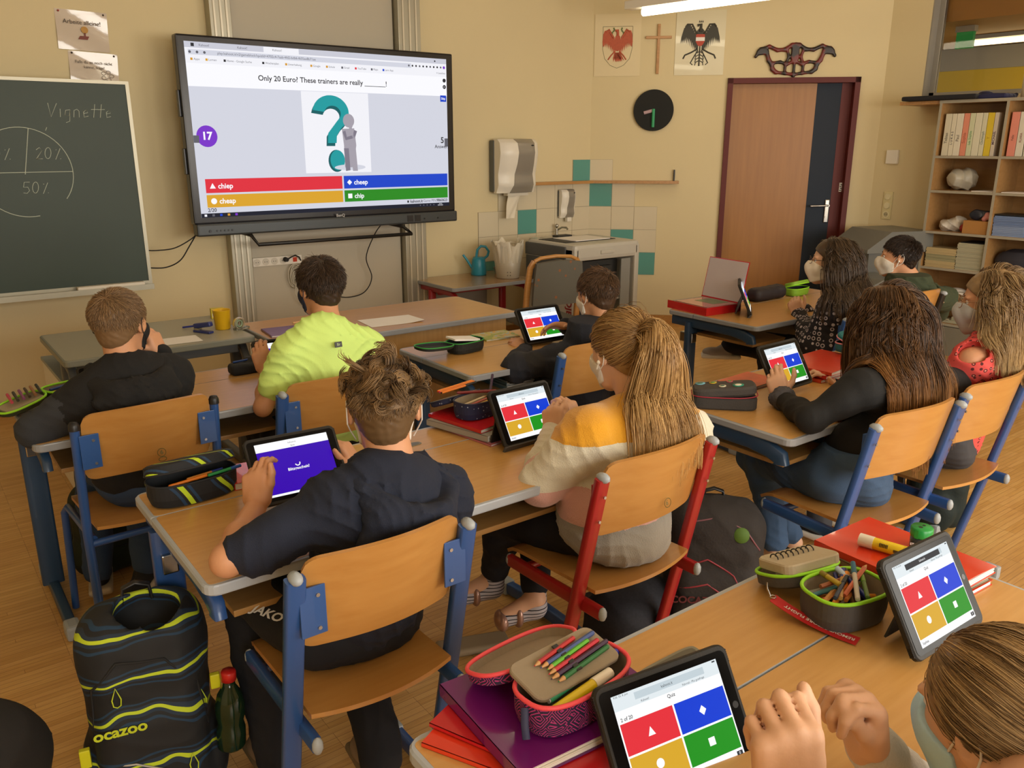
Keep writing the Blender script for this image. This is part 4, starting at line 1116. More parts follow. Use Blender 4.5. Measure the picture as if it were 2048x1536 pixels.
# teacher chair: wood frame with patterned upholstery, facing the class
up = bpy.data.materials.new('patterned_upholstery'); up.use_nodes = True
un = up.node_tree.nodes; ul = up.node_tree.links
tcc = un.new('ShaderNodeTexCoord'); vo = un.new('ShaderNodeTexVoronoi'); vo.inputs['Scale'].default_value = 16
rp = un.new('ShaderNodeValToRGB'); rp.color_ramp.elements[0].position = 0.12; rp.color_ramp.elements[0].color = (*srgb('8a5a3a'), 1)
rp.color_ramp.elements[1].position = 0.2; rp.color_ramp.elements[1].color = (*srgb('5f5c52'), 1)
ul.new(tcc.outputs['Object'], vo.inputs['Vector']); ul.new(vo.outputs['Distance'], rp.inputs[0]); ul.new(rp.outputs[0], un['Principled BSDF'].inputs['Base Color'])
un['Principled BSDF'].inputs['Roughness'].default_value = 0.9
M_cw2 = wood('chair_frame_wood', 'b07a3c', 'bd884a', 0.35)
tcx_, tcy_ = 3.70, 4.43
t = thing('teacher_chair', 'wooden chair with grey patterned upholstery beside the paper recycling cart', 'chair', (tcx_, tcy_, 0), R(-10))
for sx in (-1, 1):
    m = MB(); m.tube([(sx*0.215, 0.02, 0.0), (sx*0.21, 0.03, 0.45), (sx*0.205, -0.0, 0.70), (sx*0.195, -0.02, 0.84), (sx*0.165, -0.025, 0.885)], 0.016, 12, flat=(0.028, 0.04)); m.build('back_post', M_cw2, t)
    m = MB(); m.tube([(sx*0.21, 0.40, 0.0), (sx*0.205, 0.38, 0.42)], 0.016, 12, flat=(0.03, 0.035)); m.build('leg', M_cw2, t)
m = MB(); m.box(-0.2, 0.02, 0.40, 0.2, 0.42, 0.47, 0.02); m.build('seat', up, t)
m = MB(); m.grid(lambda u, v: ((u-.5)*0.385*(1-0.10*v*v), -0.035 - 0.02*math.cos((u-.5)*PI) - 0.02*v, 0.585 + 0.29*v + 0.018*v*math.cos((u-.5)*PI)), 12, 8, -0.035); m.build('backrest', up, t)
m = MB(); m.tube([(-0.165, -0.025, 0.885), (-0.12, -0.03, 0.905), (0, -0.035, 0.915), (0.12, -0.03, 0.905), (0.165, -0.025, 0.885)], 0.013, 10); m.build('top_rail', M_cw2, t)

# ---------------------------------------------------------------- paper recycling cart
M_cart = mat('cart_silver', 'bdb9ad', 0.35); M_cdk = mat('cart_dark', '4c4d4c', 0.4); M_cin = mat('cart_inside', '2d2d2b', 0.6)
t = thing('recycling_cart', 'silver and dark grey paper collection cart with side lettering before the sink', 'cart', (4.55, 5.08, 0))
W2, D2, HT = 0.35, 0.30, 0.915
m = MB()
m.box(-W2, -D2, 0.06, -W2 + 0.05, D2, HT - 0.03, 0.012)
m.box(W2 - 0.05, -D2, 0.06, W2, D2, HT - 0.03, 0.012)
m.box(-W2, -D2, HT - 0.13, W2, D2, HT, 0.03)
m.box(-W2, -D2, 0.04, W2, D2, 0.10, 0.01)
m.box(-W2 + 0.02, D2 - 0.03, 0.08, W2 - 0.02, D2, HT - 0.05)
m.build('body', M_cart, t)
m = MB(); m.box(-W2 - 0.004, -D2 + 0.11, 0.58, -W2 + 0.02, D2 - 0.005, HT - 0.125); m.box(-W2 - 0.012, -D2 + 0.10, HT - 0.12, -W2 + 0.05, D2 + 0.002, HT - 0.02, 0.01); m.build('side_panel', M_cdk, t)
m = MB(); m.box(-W2 + 0.052, -D2 + 0.02, 0.102, W2 - 0.052, -D2 + 0.03, 0.104); m.box(-W2 + 0.06, -D2 + 0.30, 0.11, W2 - 0.06, -D2 + 0.31, HT - 0.14)
m.box(-W2 + 0.06, -D2 + 0.10, HT - 0.30, W2 - 0.15, -D2 + 0.12, HT - 0.15); m.box(-0.05, -D2 + 0.06, HT - 0.22, 0.1, -D2 + 0.3, HT - 0.19); m.build('inner_mechanism', M_cin, t)
m = MB(); m.box(-W2 + 0.055, -D2 + 0.03, 0.45, W2 - 0.1, D2 - 0.04, 0.462); m.build('inner_shelf', M_cart, t)
m = MB(); m.box(W2 - 0.19, -D2 + 0.01, 0.11, W2 - 0.09, -D2 + 0.02, HT - 0.14); m.build('slider', mat('cart_mid', '8b8b86', 0.35), t)
m = MB(); m.box(-0.08, -D2 - 0.012, HT - 0.085, 0.06, -D2 + 0.01, HT - 0.055, 0.008); m.build('handle', M_cart, t)
m = MB(); m.box(-W2 + 0.05, -D2 + 0.16, HT - 0.003, W2 - 0.12, D2 - 0.10, HT + 0.004); m.build('top_tray', M_cin, t)
m = MB(); m.box(-W2 + 0.17, -D2 + 0.18, HT + 0.002, W2 - 0.16, D2 - 0.14, HT + 0.009); m.build('top_paper', M_paper, t)
m = MB(); m.box(-0.09, D2 - 0.10, HT - 0.001, 0.06, D2 - 0.02, HT + 0.016, 0.004); m.build('top_grip', M_cin, t)
m = MB(); m.T = Matrix.Translation((-W2 - 0.0012, -D2 + 0.055, 0.0)) @ Matrix.Rotation(R(-90), 4, 'Z') @ Matrix.Rotation(R(90), 4, 'X')
put_text(m, 'PARA', 0.0, 0.69, 0.001, 0.085, 0, 0.03, 'c', R(-90)); put_text(m, 'PROJECT', 0.0, 0.42, 0.001, 0.085, 1, 0.03, 'c', R(-90))
m.build('lettering', [mat('letter_black', '1c1c1c', 0.5), mat('letter_red', '8a1f22', 0.5)], t)
for sx in (-1, 1):
    for sy in (-1, 1):
        m = MB(); m.cyl((sx*0.28 - 0.012, sy*0.24, 0.03), (sx*0.28 + 0.012, sy*0.24, 0.03), 0.03, n=16); m.build('wheel', M_rubber, t)

# sink, tap
t = thing('wash_basin', 'white wash basin cabinet behind the paper recycling cart', 'sink', (4.88, 5.72, 0))
m = MB(); m.box(-0.26, -0.16, 0.56, 0.22, 0.155, 0.86, 0.02); m.build('basin', mat('ceramic', 'd8d2c2', 0.15, coat=0.5), t)
m = MB(); m.box(-0.20, -0.12, 0.858, 0.16, 0.08, 0.863); m.build('bowl', mat('ceramic_in', 'bdb7a8', 0.2), t)
m = MB(); m.cyl((0, 0.02, 0.0), (0, 0.02, 0.56), 0.09, 0.07, 20); m.build('pedestal', mat('ceramic', 'd8d2c2'), t)
t = thing('water_tap', 'small chrome water tap at the wash basin', 'tap', (4.90, 5.83, 0.862))
m = MB(); m.cyl((0, 0, 0), (0, 0, 0.06), 0.014, 0.012); m.tube([(0, 0, 0.045), (0.02, -0.05, 0.075), (0.03, -0.10, 0.075), (0.032, -0.115, 0.06)], 0.009, 10); m.build('spout', M_steel, t)
m = MB(); m.ball((0, 0, 0.085), (0.018, 0.018, 0.02), 12); m.build('knob', M_steel, t)

# towel dispenser
def dispenser(name, label, x0, x1, z0, z1, dp, tower):
    t = thing(name, label, 'dispenser', ((x0+x1)/2, YA, (z0+z1)/2)); w_, h_ = (x1-x0)/2, (z1-z0)/2
    m = MB(); m.box(-w_, -dp*0.35, -h_ + 0.01, w_, -0.009 if tower else -0.001, h_ - 0.01, 0.01); m.build('back_plate', mat('disp_grey', '5c5f5e', 0.4), t)
    prof = [(-dp*0.62, -h_), (-dp*0.82, -h_*0.7), (-dp*0.78, -h_*0.3), (-dp*0.92, h_*0.1), (-dp, h_*0.5), (-dp*0.93, h_*0.85), (-dp*0.7, h_), (-dp*0.3, h_)]
    def wing(u, v):
        k = v * (len(prof) - 1); i = min(int(k), len(prof) - 2); f_ = k - i
        y = prof[i][0]*(1-f_) + prof[i+1][0]*f_; z = prof[i][1]*(1-f_) + prof[i+1][1]*f_
        x = (u - .5)*2; return (x*w_*(0.97), y*(1 - 0.25*abs(x)**4) , z)
    m = MB(); m.grid(wing, 14, 21); 
    for sx in (0, 1):
        vs = [wing(sx, v/21) for v in range(22)]; vb = [(p[0], -dp*0.3, p[2]) for p in vs]
        m.add(vs + vb, [[i, i+1, 23+i, 22+i] for i in range(21)], True)
    m.add([(-w_*.97, -dp*.62, -h_), (w_*.97, -dp*.62, -h_), (w_*.97, -dp*.3, -h_), (-w_*.97, -dp*.3, -h_)], [[0, 1, 2, 3]], False)
    m.build('cover', M_white, t)
    def mid(u, v):
        p = wing(0.5 + (u-.5)*(0.62 - 0.18*math.sin(v*PI*0.9)) + 0.10, v); return (p[0], p[1] - 0.004, p[2])
    m = MB(); m.grid(mid, 10, 21, 0.003); m.build('front_panel', mat('disp_silver', '9d978c', 0.3, 0.3), t)
    m = MB(); q = mid(0.85, 0.68); m.ball((q[0], q[1] - 0.002, q[2]), (0.012*w_/0.2 + .004, 0.004, 0.006), 10); m.build('key_lock', M_capd, t)
    return t
t = dispenser('towel_dispenser', 'large white and silver paper towel dispenser on the wall right of the display', 4.19, 4.60, 1.26, 1.70, 0.22, True)
m = MB(); m.box(-0.10, -0.13, -0.245, 0.12, -0.07, -0.222); m.build('paper_slot', mat('slot', 'c9c3b5', 0.5), t)
m = MB(); m.grid(lambda u, v: (-0.005 + (u-.5)*0.13*(1-v*0.3) - 0.05*v, -0.10 + 0.01*math.sin(6*u+4*v), -0.235 - 0.2*v), 8, 8, 0.001); m.build('towel_paper', mat('tissue', 'e2d9c5', 0.9), t)
t = dispenser('soap_dispenser', 'small white and silver soap dispenser on the tiles above the tap', 4.945, 5.115, 1.015, 1.265, 0.10, True)
m = MB(); m.box(-0.015, -0.075, -0.16, 0.035, -0.035, -0.122, 0.006); m.build('nozzle', M_white, t)

# corner shelf board
M_shw = wood('ledge_wood', 'a97a44', 'ba8b54', 0.4)
t = thing('corner_shelf', 'narrow wooden shelf board running round the corner above the tiles', 'shelf', (CX, CY, 1.325))
m = MB(); m.plate([(-0.72, -0.10), (-0.041, -0.10), (0.505, -0.645), (0.575, -0.575), (0.0, -0.009), (-0.72, -0.009)], -0.012, 0.012); m.build('board', M_shw, t)
m = MB(); m.T = Matrix.Rotation(R(-45), 4, 'Z'); m.box(0.765, -0.03, 0.01, 0.778, -0.009, 0.11, 0.002); m.build('hook', M_capd, t)

# ---------------------------------------------------------------- shelf unit on the right wall
M_shelf = wood('shelf_wood', '9c7544', 'a98252', 0.5, stretch=(12, 2, 12)); M_shedge = mat('shelf_edge', '9d9684', 0.5)
SX0, SX1, SY1, SY0 = 6.767, 7.098, 3.43, 1.45
t = thing('shelf_unit', 'tall open wooden shelf unit full of binders and papers on the right wall', 'shelf unit', (SX0, SY1, 0))
def sb(name, x0, y0, z0, x1, y1, z1, e_=True):
    m = MB(); m.box(x0 - SX0 + 0.003, y0 - SY1, z0, x1 - SX0, y1 - SY1, z1); m.mi = 1; m.box(x0 - SX0, y0 - SY1, z0, x0 - SX0 + 0.003, y1 - SY1, z1); m.build(name, [M_shelf, M_shedge], t)
ys = [SY1, 2.935, 2.44, 1.945, SY0]
for y in ys: sb('upright', SX0, y - 0.019 if y != SY0 else y, 0, SX1, y if y != SY0 else y + 0.019, 1.962)
for i in range(4):
    for z in (0.26, 0.50, 0.70, 0.985, 1.305, 1.57): sb('shelf_board', SX0 + 0.001, ys[i+1] + (0.0 if i < 3 else 0.019), z - 0.019, SX1, ys[i] - 0.019, z)
sb('top_board', SX0 - 0.001, SY0 - 0.005, 1.962, SX1, SY1 + 0.003, 1.985)
m = MB(); m.box(SX1 - SX0, SY0 - SY1, 0, SX1 - SX0 + 0.008, 0, 1.98); m.build('back_panel', M_shelf, t)
m = MB(); m.box(0.005, SY0 - SY1 + 0.02, 0.0, 0.02, -0.02, 0.235); m.build('base_panel', mat('shelf_base_grey', '7d786a', 0.5), t)

def binder(label, x, y, z, w_, h_, col, text, tcol='444444', group=None, size=0.022):
    t = thing('ring_binder', label, 'binder', (x, y, z), R(-90), group)
    m = MB(); m.box(-w_/2, 0, 0, w_/2, 0.27, h_, 0.003); m.build('cover', mat('binder_' + col, col, 0.5), t)
    if text:
        m = MB(); m.T = Matrix.Translation((0, -0.0006, h_*0.42)) @ Matrix.Rotation(R(90), 4, 'X'); put_text(m, text, 0, 0, 0, size, 0, 0.02, 'c', R(90)); m.build('spine_text', mat('ink_' + tcol, tcol, 0.6), t)
bspec = [(0.05, 'cfc9b2', 'Tobias', '6a6a60', 'cream binder at the left end of the top shelf of the unit'), (0.036, 'd6cfb8', 'L U K A S', '54505a', 'narrow cream binder with spaced dark capitals, second on the top shelf'),
         (0.052, 'd8d2bf', 'Paul', '77736a', 'wide cream binder with small writing near the top, left of the salmon one'), (0.045, 'd98a70', 'Sophia', 'b0634c', 'salmon coloured binder in the first column of the top shelf'),
         (0.040, 'c9ccaa', 'Lea Sophie', '6a9a6a', 'pale binder with green lettering beside the salmon one'), (0.052, 'd4d0b8', '', '', 'plain wide cream binder right of the green lettered one'),
         (0.036, 'd0ceb4', 'Christoph', '7a8a80', 'narrow cream binder left of the yellow one'), (0.048, 'd6bc30', 'Y', 'a88a20', 'yellow binder on the top shelf'), (0.03, 'cfc6b8', 'MICHAEL', '4a2a4a', 'narrow binder with dark bold capitals beside the shelf divider')]
y = SY1 - 0.045
for w_, col, tx, tc_, lb in bspec:
    y -= w_/2; binder(lb, SX0 + 0.03, y, 1.57, w_ - 0.002, 0.315, col, tx, tc_ or '444444', 'binders on the top shelf', 0.03 if w_ > .04 else 0.024); y -= w_/2 + 0.001
for i, (w_, col, tx, lb) in enumerate([(0.055, 'd98a78', 'Felix', 'pink binder just right of the shelf divider'), (0.05, 'd4d0c0', 'KLARA', 'cream binder right of the pink one, at the edge of the view'), (0.05, 'c8c4b0', '', 'cream binder out at the right of the pink one')]):
    binder(lb, SX0 + 0.03, 2.90 - 0.056*i - 0.03, 1.57, w_, 0.315, col, tx, '8a5a52', 'binders on the top shelf')
def blob(name, label, cat, loc, prims, m_, h=0.008, post=None, group=None):
    t_ = sdf_obj(name, prims, m_, None, h, post); t_.location = loc
    return tag(t_, label, cat, group)
M_bagw = mat('plastic_bag', 'c4bfae', 0.4, bump=0.5, bscale=18, trans=0.15)
blob('plastic_bag', 'crumpled pale grey plastic bag on the shelf under the binders', 'bag', (6.93, 3.28, 1.305), [E((0, 0, 0.085), (0.09, 0.075, 0.083), None, 0.03), E((0.02, -0.06, 0.09), (0.07, 0.06, 0.08), None, 0.03)], M_bagw, 0.006, wrinkle(0.012, (9, 9, 9), 1))
blob('plastic_bag', 'white crumpled plastic bag beside the small cardboard box', 'bag', (6.92, 3.26, 0.985), [E((0, 0.02, 0.045), (0.09, 0.09, 0.05), None, 0.03), E((0, -0.04, 0.065), (0.07, 0.06, 0.055), None, 0.03)], mat('plastic_bag2', 'cfcac0', 0.4, bump=0.5, bscale=25), 0.006, wrinkle(0.012, (10, 12, 12), 3))
blob('red_cloth', 'small red crumpled cloth beside the cardboard box on the shelf', 'cloth', (6.90, 3.165, 0.985), [E((0, 0, 0.035), (0.05, 0.032, 0.037), None, 0.02)], mat('red_bag', '9c2a22', 0.6), 0.005, wrinkle(0.006))
m = MB(); m.box(0, -0.19, 0, 0.16, 0, 0.10, 0.002); tag(m.build('cardboard_box', mat('cardboard', 'a8783e', 0.8), None, (SX0 + 0.02, 3.13, 0.985)), 'small brown cardboard box on the middle shelf', 'box')
blob('headphones', 'dark folded headphones lying on the cardboard box', 'headphones', (6.85, 3.05, 1.086), [E((0, 0.02, 0.04), (0.02, 0.05, 0.04), None, 0.015), E((0.03, -0.05, 0.035), (0.03, 0.05, 0.03), None, 0.015), C((0, 0.02, 0.07), (0.03, -0.08, 0.06), 0.012)], mat('dark_blue_plastic', '1d2230', 0.4), 0.005, wrinkle(0.004))
blob('hair_band', 'pink fluffy band beside the dark headphones', 'band', (6.83, 2.975, 1.086), [C((0, 0.02, 0.015), (0, -0.02, 0.03), 0.014), C((0, 0.02, 0.015), (0, 0.0, 0.05), 0.014), C((0, -0.02, 0.03), (0, 0.0, 0.05), 0.014)], mat('pink_band', 'cf8a86', 0.6), 0.004)
def stack(name, label, x, y, z, w_, d_, n, th, mats_, seed=1, cat='paper stack', jit=0.004):
    t = thing(name, label, cat, (x, y, z)); rg = np.random.default_rng(seed)
    for i in range(len(mats_)):
        m = MB(); k = n // len(mats_)
        for q in range(k):
            jx, jy = rg.uniform(-jit, jit, 2); zz = (i*k + q)*th
            m.box(-d_/2 + jx, -w_/2 + jy, zz, d_/2 + jx, w_/2 + jy, zz + th*0.94)
        m.build('sheet_bundle', mats_[i], t)
    return t
M_pc = mat('paper_cream', 'b9a578', 0.8); M_pg = mat('paper_greenish', '9a9470', 0.8); M_pw = mat('paper_greywhite', 'aaa68c', 0.8)
stack('paper_stack', 'stack of cream papers with a green layer on the shelf by the green hoodie boy', 6.90, 3.27, 0.70, 0.24, 0.22, 18, 0.0085, [M_pc, M_pg, M_pc], 2)
stack('paper_stack', 'taller stack of pale papers with a black sheet on top, left of the divider', 6.90, 3.04, 0.70, 0.21, 0.22, 20, 0.0105, [M_pw, M_pw], 3)
m = MB(); m.box(-0.1, -0.10, 0, 0.1, 0.10, 0.006); tag(m.build('clipboard', M_capd, None, (6.90, 3.03, 0.911)), 'black sheet lying on the taller paper stack', 'sheet')
stack('notebook_stack', 'stack of blue notebooks with a black cover on top, right of the divider', 6.90, 2.80, 0.985, 0.22, 0.21, 12, 0.0125, [mat('nb_blue', '7f93b8', 0.6), mat('nb_blue2', '6a80aa', 0.6)], 4)
m = MB(); m.box(-0.1, -0.11, 0, 0.1, 0.11, 0.012, 0.003); tag(m.build('notebook', M_capd, None, (6.90, 2.80, 1.136)), 'black notebook on top of the blue notebook stack', 'notebook')
for i, (y, z) in enumerate(((3.02, 1.305), (2.80, 1.305))):
    m = MB(); m.box(-0.1, -0.09, 0, 0.1, 0.09, 0.005); tag(m.build('paper_sheet', M_paper, None, (6.90, y, z)), ('thin paper sheets lying right of the grey bag on the shelf', 'thin paper sheets lying on the shelf right of the divider')[i], 'paper')
blob('sports_bag', 'dark blue bag on the shelf behind the blonde girl in coral', 'bag', (6.93, 2.72, 0.70), [E((0, 0, 0.09), (0.1, 0.19, 0.10), None, 0.03)], mat('dark_bag', '2b2c38', 0.7), 0.008, wrinkle(0.008))
blob('crumpled_paper', 'white crumpled paper and folder lying on the low shelf', 'paper', (6.88, 3.12, 0.50), [B((0, 0, 0.008), (0.09, 0.13, 0.008), 0.004), E((0.02, 0.03, 0.02), (0.05, 0.06, 0.018), None, 0.02)], M_paper, 0.005)
for i, (y, hh, ww) in enumerate(((3.30, 0.07, 0.11), (3.14, 0.022, 0.13), (3.10, 0.05, 0.07))):
    m = MB(); m.box(-0.09, -ww/2, 0, 0.02, ww/2, hh, 0.002)
    if i == 1: m.cyl((-0.095, 0.0, hh + 0.006), (-0.095, 0.06, hh + 0.003), 0.006)
    o = m.build(('card_box', 'game_box', 'tile_stack')[i], M_pw, None, (6.90 + (0.03 if i == 2 else 0), y, 0.26 + (0.0 if i < 2 else 0)))
    tag(o, ('small pale box on the lowest shelf behind the green hoodie boy chair', 'flat pale box with a marker on the lowest shelf', 'little stack of pale tiles behind the flat box on the lowest shelf')[i], 'box')
# sill: black cloth, blue cloth, paper roll
t = thing('window_sill', 'thin wooden window sill left of the shelf unit top', 'sill', (XB, 3.52, 1.99)); m = MB(); m.box(-0.33, -0.08, -0.03, -0.002, 0.25, -0.004, 0.003); m.build('board', M_shw, t)
m = MB(); m.box(-0.30, -0.55, 0, 0.05, 0.03, 0.035, 0.012); tag(m.build('folded_cloth', mat('black_cloth', '17171d', 0.8, bump=0.3), None, (7.03, 3.70, 1.988)), 'folded black cloth on the window sill above the binders', 'cloth')
blob('blue_cloth', 'crumpled dark blue cloth lying at the right end of the black one', 'cloth', (6.88, 3.07, 1.986), [B((0, 0.02, 0.016), (0.10, 0.13, 0.016), 0.01, None, 0.01), E((0, 0.07, 0.035), (0.05, 0.05, 0.022), None, 0.02)], mat('blue_cloth', '23244a', 0.8), 0.005, wrinkle(0.008))
t = thing('paper_roll', 'white paper roll standing on the shelf unit at the right edge', 'paper roll', (6.90, 2.83, 1.986)); m = MB(); m.lathe([(0.0, 0.2), (0.07, 0.2), (0.07, 0.0), (0.0, 0.0)], 28); m.build('roll', mat('roll_white', 'cfc6ab', 0.8), t)

# grey bins behind the green hoodie boy
M_bin = mat('bin_grey', '646561', 0.45)
for i, (loc, sz, lb) in enumerate((((6.66, 3.72, 0.0), (0.56, 0.46, 0.98), 'tall dark grey waste container with a sloped lid, beside the shelf unit'), ((6.12, 3.50, 0.0), (0.40, 0.40, 0.66), 'lower dark grey waste container in front of the tall one'))):
    t = thing('waste_container', lb, 'bin', loc, R(-22)); W3, D3, H3 = sz
    m = MB()
    a_, c_ = W3/2, D3/2
    m.add([(-a_*.75, -c_*.8, 0), (a_*.75, -c_*.8, 0), (a_*.75, c_*.8, 0), (-a_*.75, c_*.8, 0), (-a_, -c_, H3*.84), (a_, -c_, H3*.84), (a_, c_, H3*.84), (-a_, c_, H3*.84)],
          [(0, 3, 2, 1), (4, 5, 6, 7), (0, 1, 5, 4), (1, 2, 6, 5), (2, 3, 7, 6), (3, 0, 4, 7)], False); m.build('body', M_bin, t)
    m = MB(); m.add([(-a_-.03, -c_-.02, H3*.83), (a_+.03, -c_-.02, H3*.83), (a_+.03, c_+.02, H3*.83), (-a_-.03, c_+.02, H3*.83), (-a_-.03, -c_-.02, H3*.86), (a_+.02, -c_-.02, H3), (a_+.02, c_+.02, H3), (-a_-.03, c_+.02, H3*.86), (-a_+.18, -c_-.02, H3), (-a_+.18, c_+.02, H3)],
          [(0, 3, 2, 1), (0, 1, 5, 8, 4), (1, 2, 6, 5), (2, 3, 7, 9, 6), (3, 0, 4, 7), (4, 8, 9, 7), (8, 5, 6, 9)], False); m.build('lid', mat('bin_lid', '72736e', 0.4), t)

# ================================================================ TABLETS
CASEB = mat('tablet_case', '15130f', 0.55, bump=0.15, bscale=300)
SCREEN_M = {}
TK = [em('t_white', 'e9f2f6', .95), em('t_grey', 'cfdde4', .9), em('t_dark', '3a3f46', .7), em('t_red', 'e8303c', 1), em('t_blue', '0d3fd6', 1), em('t_yel', 'dba92c', 1), em('t_grn', '209420', 1), em('t_pur', '3a08b0', 1), em('t_pure', 'ffffff', 1.0), em('t_bar', '2e333c', .8)]
def tablet(label, loc, yaw, lean, kind='quiz', W0=0.198, H0=0.149, roll=0, stand=None, group=None, dim=None, solid=True):
    M = Matrix.Rotation(R(yaw), 3, 'Z') @ Matrix.Rotation(R(-lean), 3, 'X') @ Matrix(((1, 0, 0), (0, 0, -1), (0, 1, 0))) @ Matrix.Rotation(R(roll), 3, 'Z')
    t = thing('tablet', label, 'tablet', loc, 0, group, tuple(M.to_euler()))
    bw, bh = W0/2 + 0.026, H0/2 + 0.019
    pts = rr(-bw, -bh, bw, bh, 0.016, 6)
    m = MB(); m.plate(pts, -0.014, 0.0, 0.003)
    for sx in (-1, 1):
        for sy in (-1, 1):
            for q in range(6): m.cyl((sx*(bw - 0.001), sy*(bh - 0.012 - 0.0035*q), -0.012), (sx*(bw - 0.001), sy*(bh - 0.012 - 0.0035*q), -0.003), 0.0022, n=6)
    m.build('case', CASEB, t)
    m = MB(); m.plate(rr(-W0/2 - 0.019, -H0/2 - 0.010, W0/2 + 0.019, H0/2 + 0.010, 0.010, 5), 0.0, 0.0008); gl_ = mat('tablet_glass', '0b0b0c', 0.2); gl_.node_tree.nodes['Principled BSDF'].inputs['Specular IOR Level'].default_value = 0.12; fg = m.build('front_glass', gl_, t)
    m = MB(); m.cyl((W0/2 + 0.0105, 0, 0.0008), (W0/2 + 0.0105, 0, 0.0011), 0.0055, n=18); m.build('home_button', mat('home_btn', '1f1f20', 0.3), fg)
    m = MB(); Z = [0.0011]
    def rc(a, b_, c, d, mi): Z[0] += 0.00002; m.mi = mi; m.add([((a-.5)*W0, (.5-b_)*H0, Z[0]), ((a-.5)*W0, (.5-d)*H0, Z[0]), ((c-.5)*W0, (.5-d)*H0, Z[0]), ((c-.5)*W0, (.5-b_)*H0, Z[0])], [[0, 1, 2, 3]], False)
    def pg(P, mi): Z[0] += 0.00002; m.mi = mi; m.add([((a-.5)*W0, (.5-b_)*H0, Z[0]) for a, b_ in P], [list(range(len(P)))], False)
    def tx(s_, u, v, size, mi, al='c', bold=0.0): Z[0] += 0.00002; put_text(m, s_, (u-.5)*W0, (.5-v)*H0, Z[0], size, mi, bold, al)
    if kind in ('quiz', 'quizbar'):
        rc(0, 0, 1, 1, 8); rc(0, 0, 1, 0.15, 0); rc(0.2, 0.03, 0.86, 0.10, 1)
        if kind == 'quizbar': rc(0.2, 0.035, 0.82, 0.105, 9); tx('kahoot.it', 0.5, 0.07, 0.006, 8)
        else: tx('kahoot.it', 0.5, 0.07, 0.006, 2)
        tx('9:50  Di. 8. Juni', 0.02, 0.018, 0.0042, 2, 'l'); rc(0.955, 0.012, 0.985, 0.026, 2)
        tx('Kahoot!', 0.28, 0.13, 0.0045, 2); tx('Fahrrad - Pfui gutefrage', 0.74, 0.13, 0.0045, 2)
        tx('Quiz', 0.51, 0.185, 0.0075, 2, 'c', 0.01); tx('2 of 20', 0.03, 0.24, 0.0075, 2, 'l', 0.01)
        gx, gy = 0.008, 0.010; x0, x1, xm = 0.012, 0.988, 0.5; y0, ym, y1 = 0.275, 0.59, 0.905
        rc(x0, y0, xm - gx, ym - gy, 3); rc(xm + gx, y0, x1, ym - gy, 4); rc(x0, ym + gy, xm - gx, y1, 5); rc(xm + gx, ym + gy, x1, y1, 6)
        c = [(0.255, 0.43), (0.745, 0.43), (0.255, 0.745), (0.745, 0.745)]; k = 0.75
        pg([(c[0][0] - .033, c[0][1] + .042), (c[0][0] + .033, c[0][1] + .042), (c[0][0], c[0][1] - .045)], 8)
        pg([(c[1][0], c[1][1] + .05), (c[1][0] + .034, c[1][1]), (c[1][0], c[1][1] - .05), (c[1][0] - .034, c[1][1])], 8)
        pg([(c[2][0] + .035*math.cos(a), c[2][1] + .047*math.sin(a)) for a in np.linspace(0, -2*PI, 25)[:-1]], 8)
        pg([(c[3][0] - .03, c[3][1] + .04), (c[3][0] + .03, c[3][1] + .04), (c[3][0] + .03, c[3][1] - .04), (c[3][0] - .03, c[3][1] - .04)], 8)
        tx('Sophiaa' if kind == 'quizbar' else 'Spieler', 0.03, 0.955, 0.0065, 2, 'l', 0.01); rc(0.93, 0.93, 0.985, 0.975, 2); tx('0', 0.957, 0.953, 0.006, 8)
    else:
        rc(0, 0, 1, 1, 7); rc(0, 0, 1, 0.155, 8); rc(0, 0.96, 1, 1, 8); tx('kahoot.it', 0.5, 0.06, 0.006, 2); tx('Quiz', 0.5, 0.12, 0.006, 2)
        tx('Blitzgescheit?', 0.5, 0.56, 0.011, 8, 'c', 0.02)
        m.mi = 8; Z[0] += 0.00003; m.tube([((0.5-.5)*W0 + 0.0062*math.cos(a), (.5-.47)*H0 + 0.0062*math.sin(a), Z[0]) for a in np.linspace(R(190), R(380), 12)], 0.001, 4, flat=(0.0028, 0.0001))
    m.build('screen_picture', TK, fg)
    if stand == 'kick':
        m = MB(); m.plate([(-0.03, -bh + 0.03), (0.03, -bh + 0.03), (0.045, bh*0.2), (-0.045, bh*0.2)], -0.018, -0.0145); o = m.build('kickstand', CASEB, t)
        m = MB(); h_ = 2*bh*0.62; a_ = R(50)
        m.T = Matrix.Translation((0, bh*0.2, -0.015)) @ Matrix.Rotation(R(40), 4, 'X'); h_ = 0.094; m.plate([(-0.085, -h_), (0.085, -h_), (0.05, 0), (-0.05, 0)], -0.004, 0.0); m.build('stand_flap', CASEB, t)
    if stand == 'keys':
        m = MB(); m.T = Matrix.Translation((0, -bh + 0.004, -0.004)) @ Matrix.Rotation(R(90 + lean)*1.0, 4, 'X').inverted() @ Matrix.Identity(4)
        m.T = Matrix.Translation((0, -bh + 0.004, 0.002)) @ Matrix.Rotation(-R(90 - lean), 4, 'X').inverted()
        m.T = Matrix.Translation((0, -bh + 0.006, 0.0)) @ Matrix.Rotation(R(90 - lean), 4, 'X')
        m.plate(rr(-bw, -0.155, bw, 0.0, 0.01), -0.004, 0.004); m.mi = 1
        for r_ in range(4):
            for c_ in range(12): m.box(-bw + 0.02 + c_*0.0172, -0.05 - r_*0.021, 0.004, -bw + 0.034 + c_*0.0172, -0.034 - r_*0.021, 0.006)
        m.build('keyboard', [mat('folio_grey', '4a4744', 0.7), mat('keys_dark', '232323', 0.6)], t)
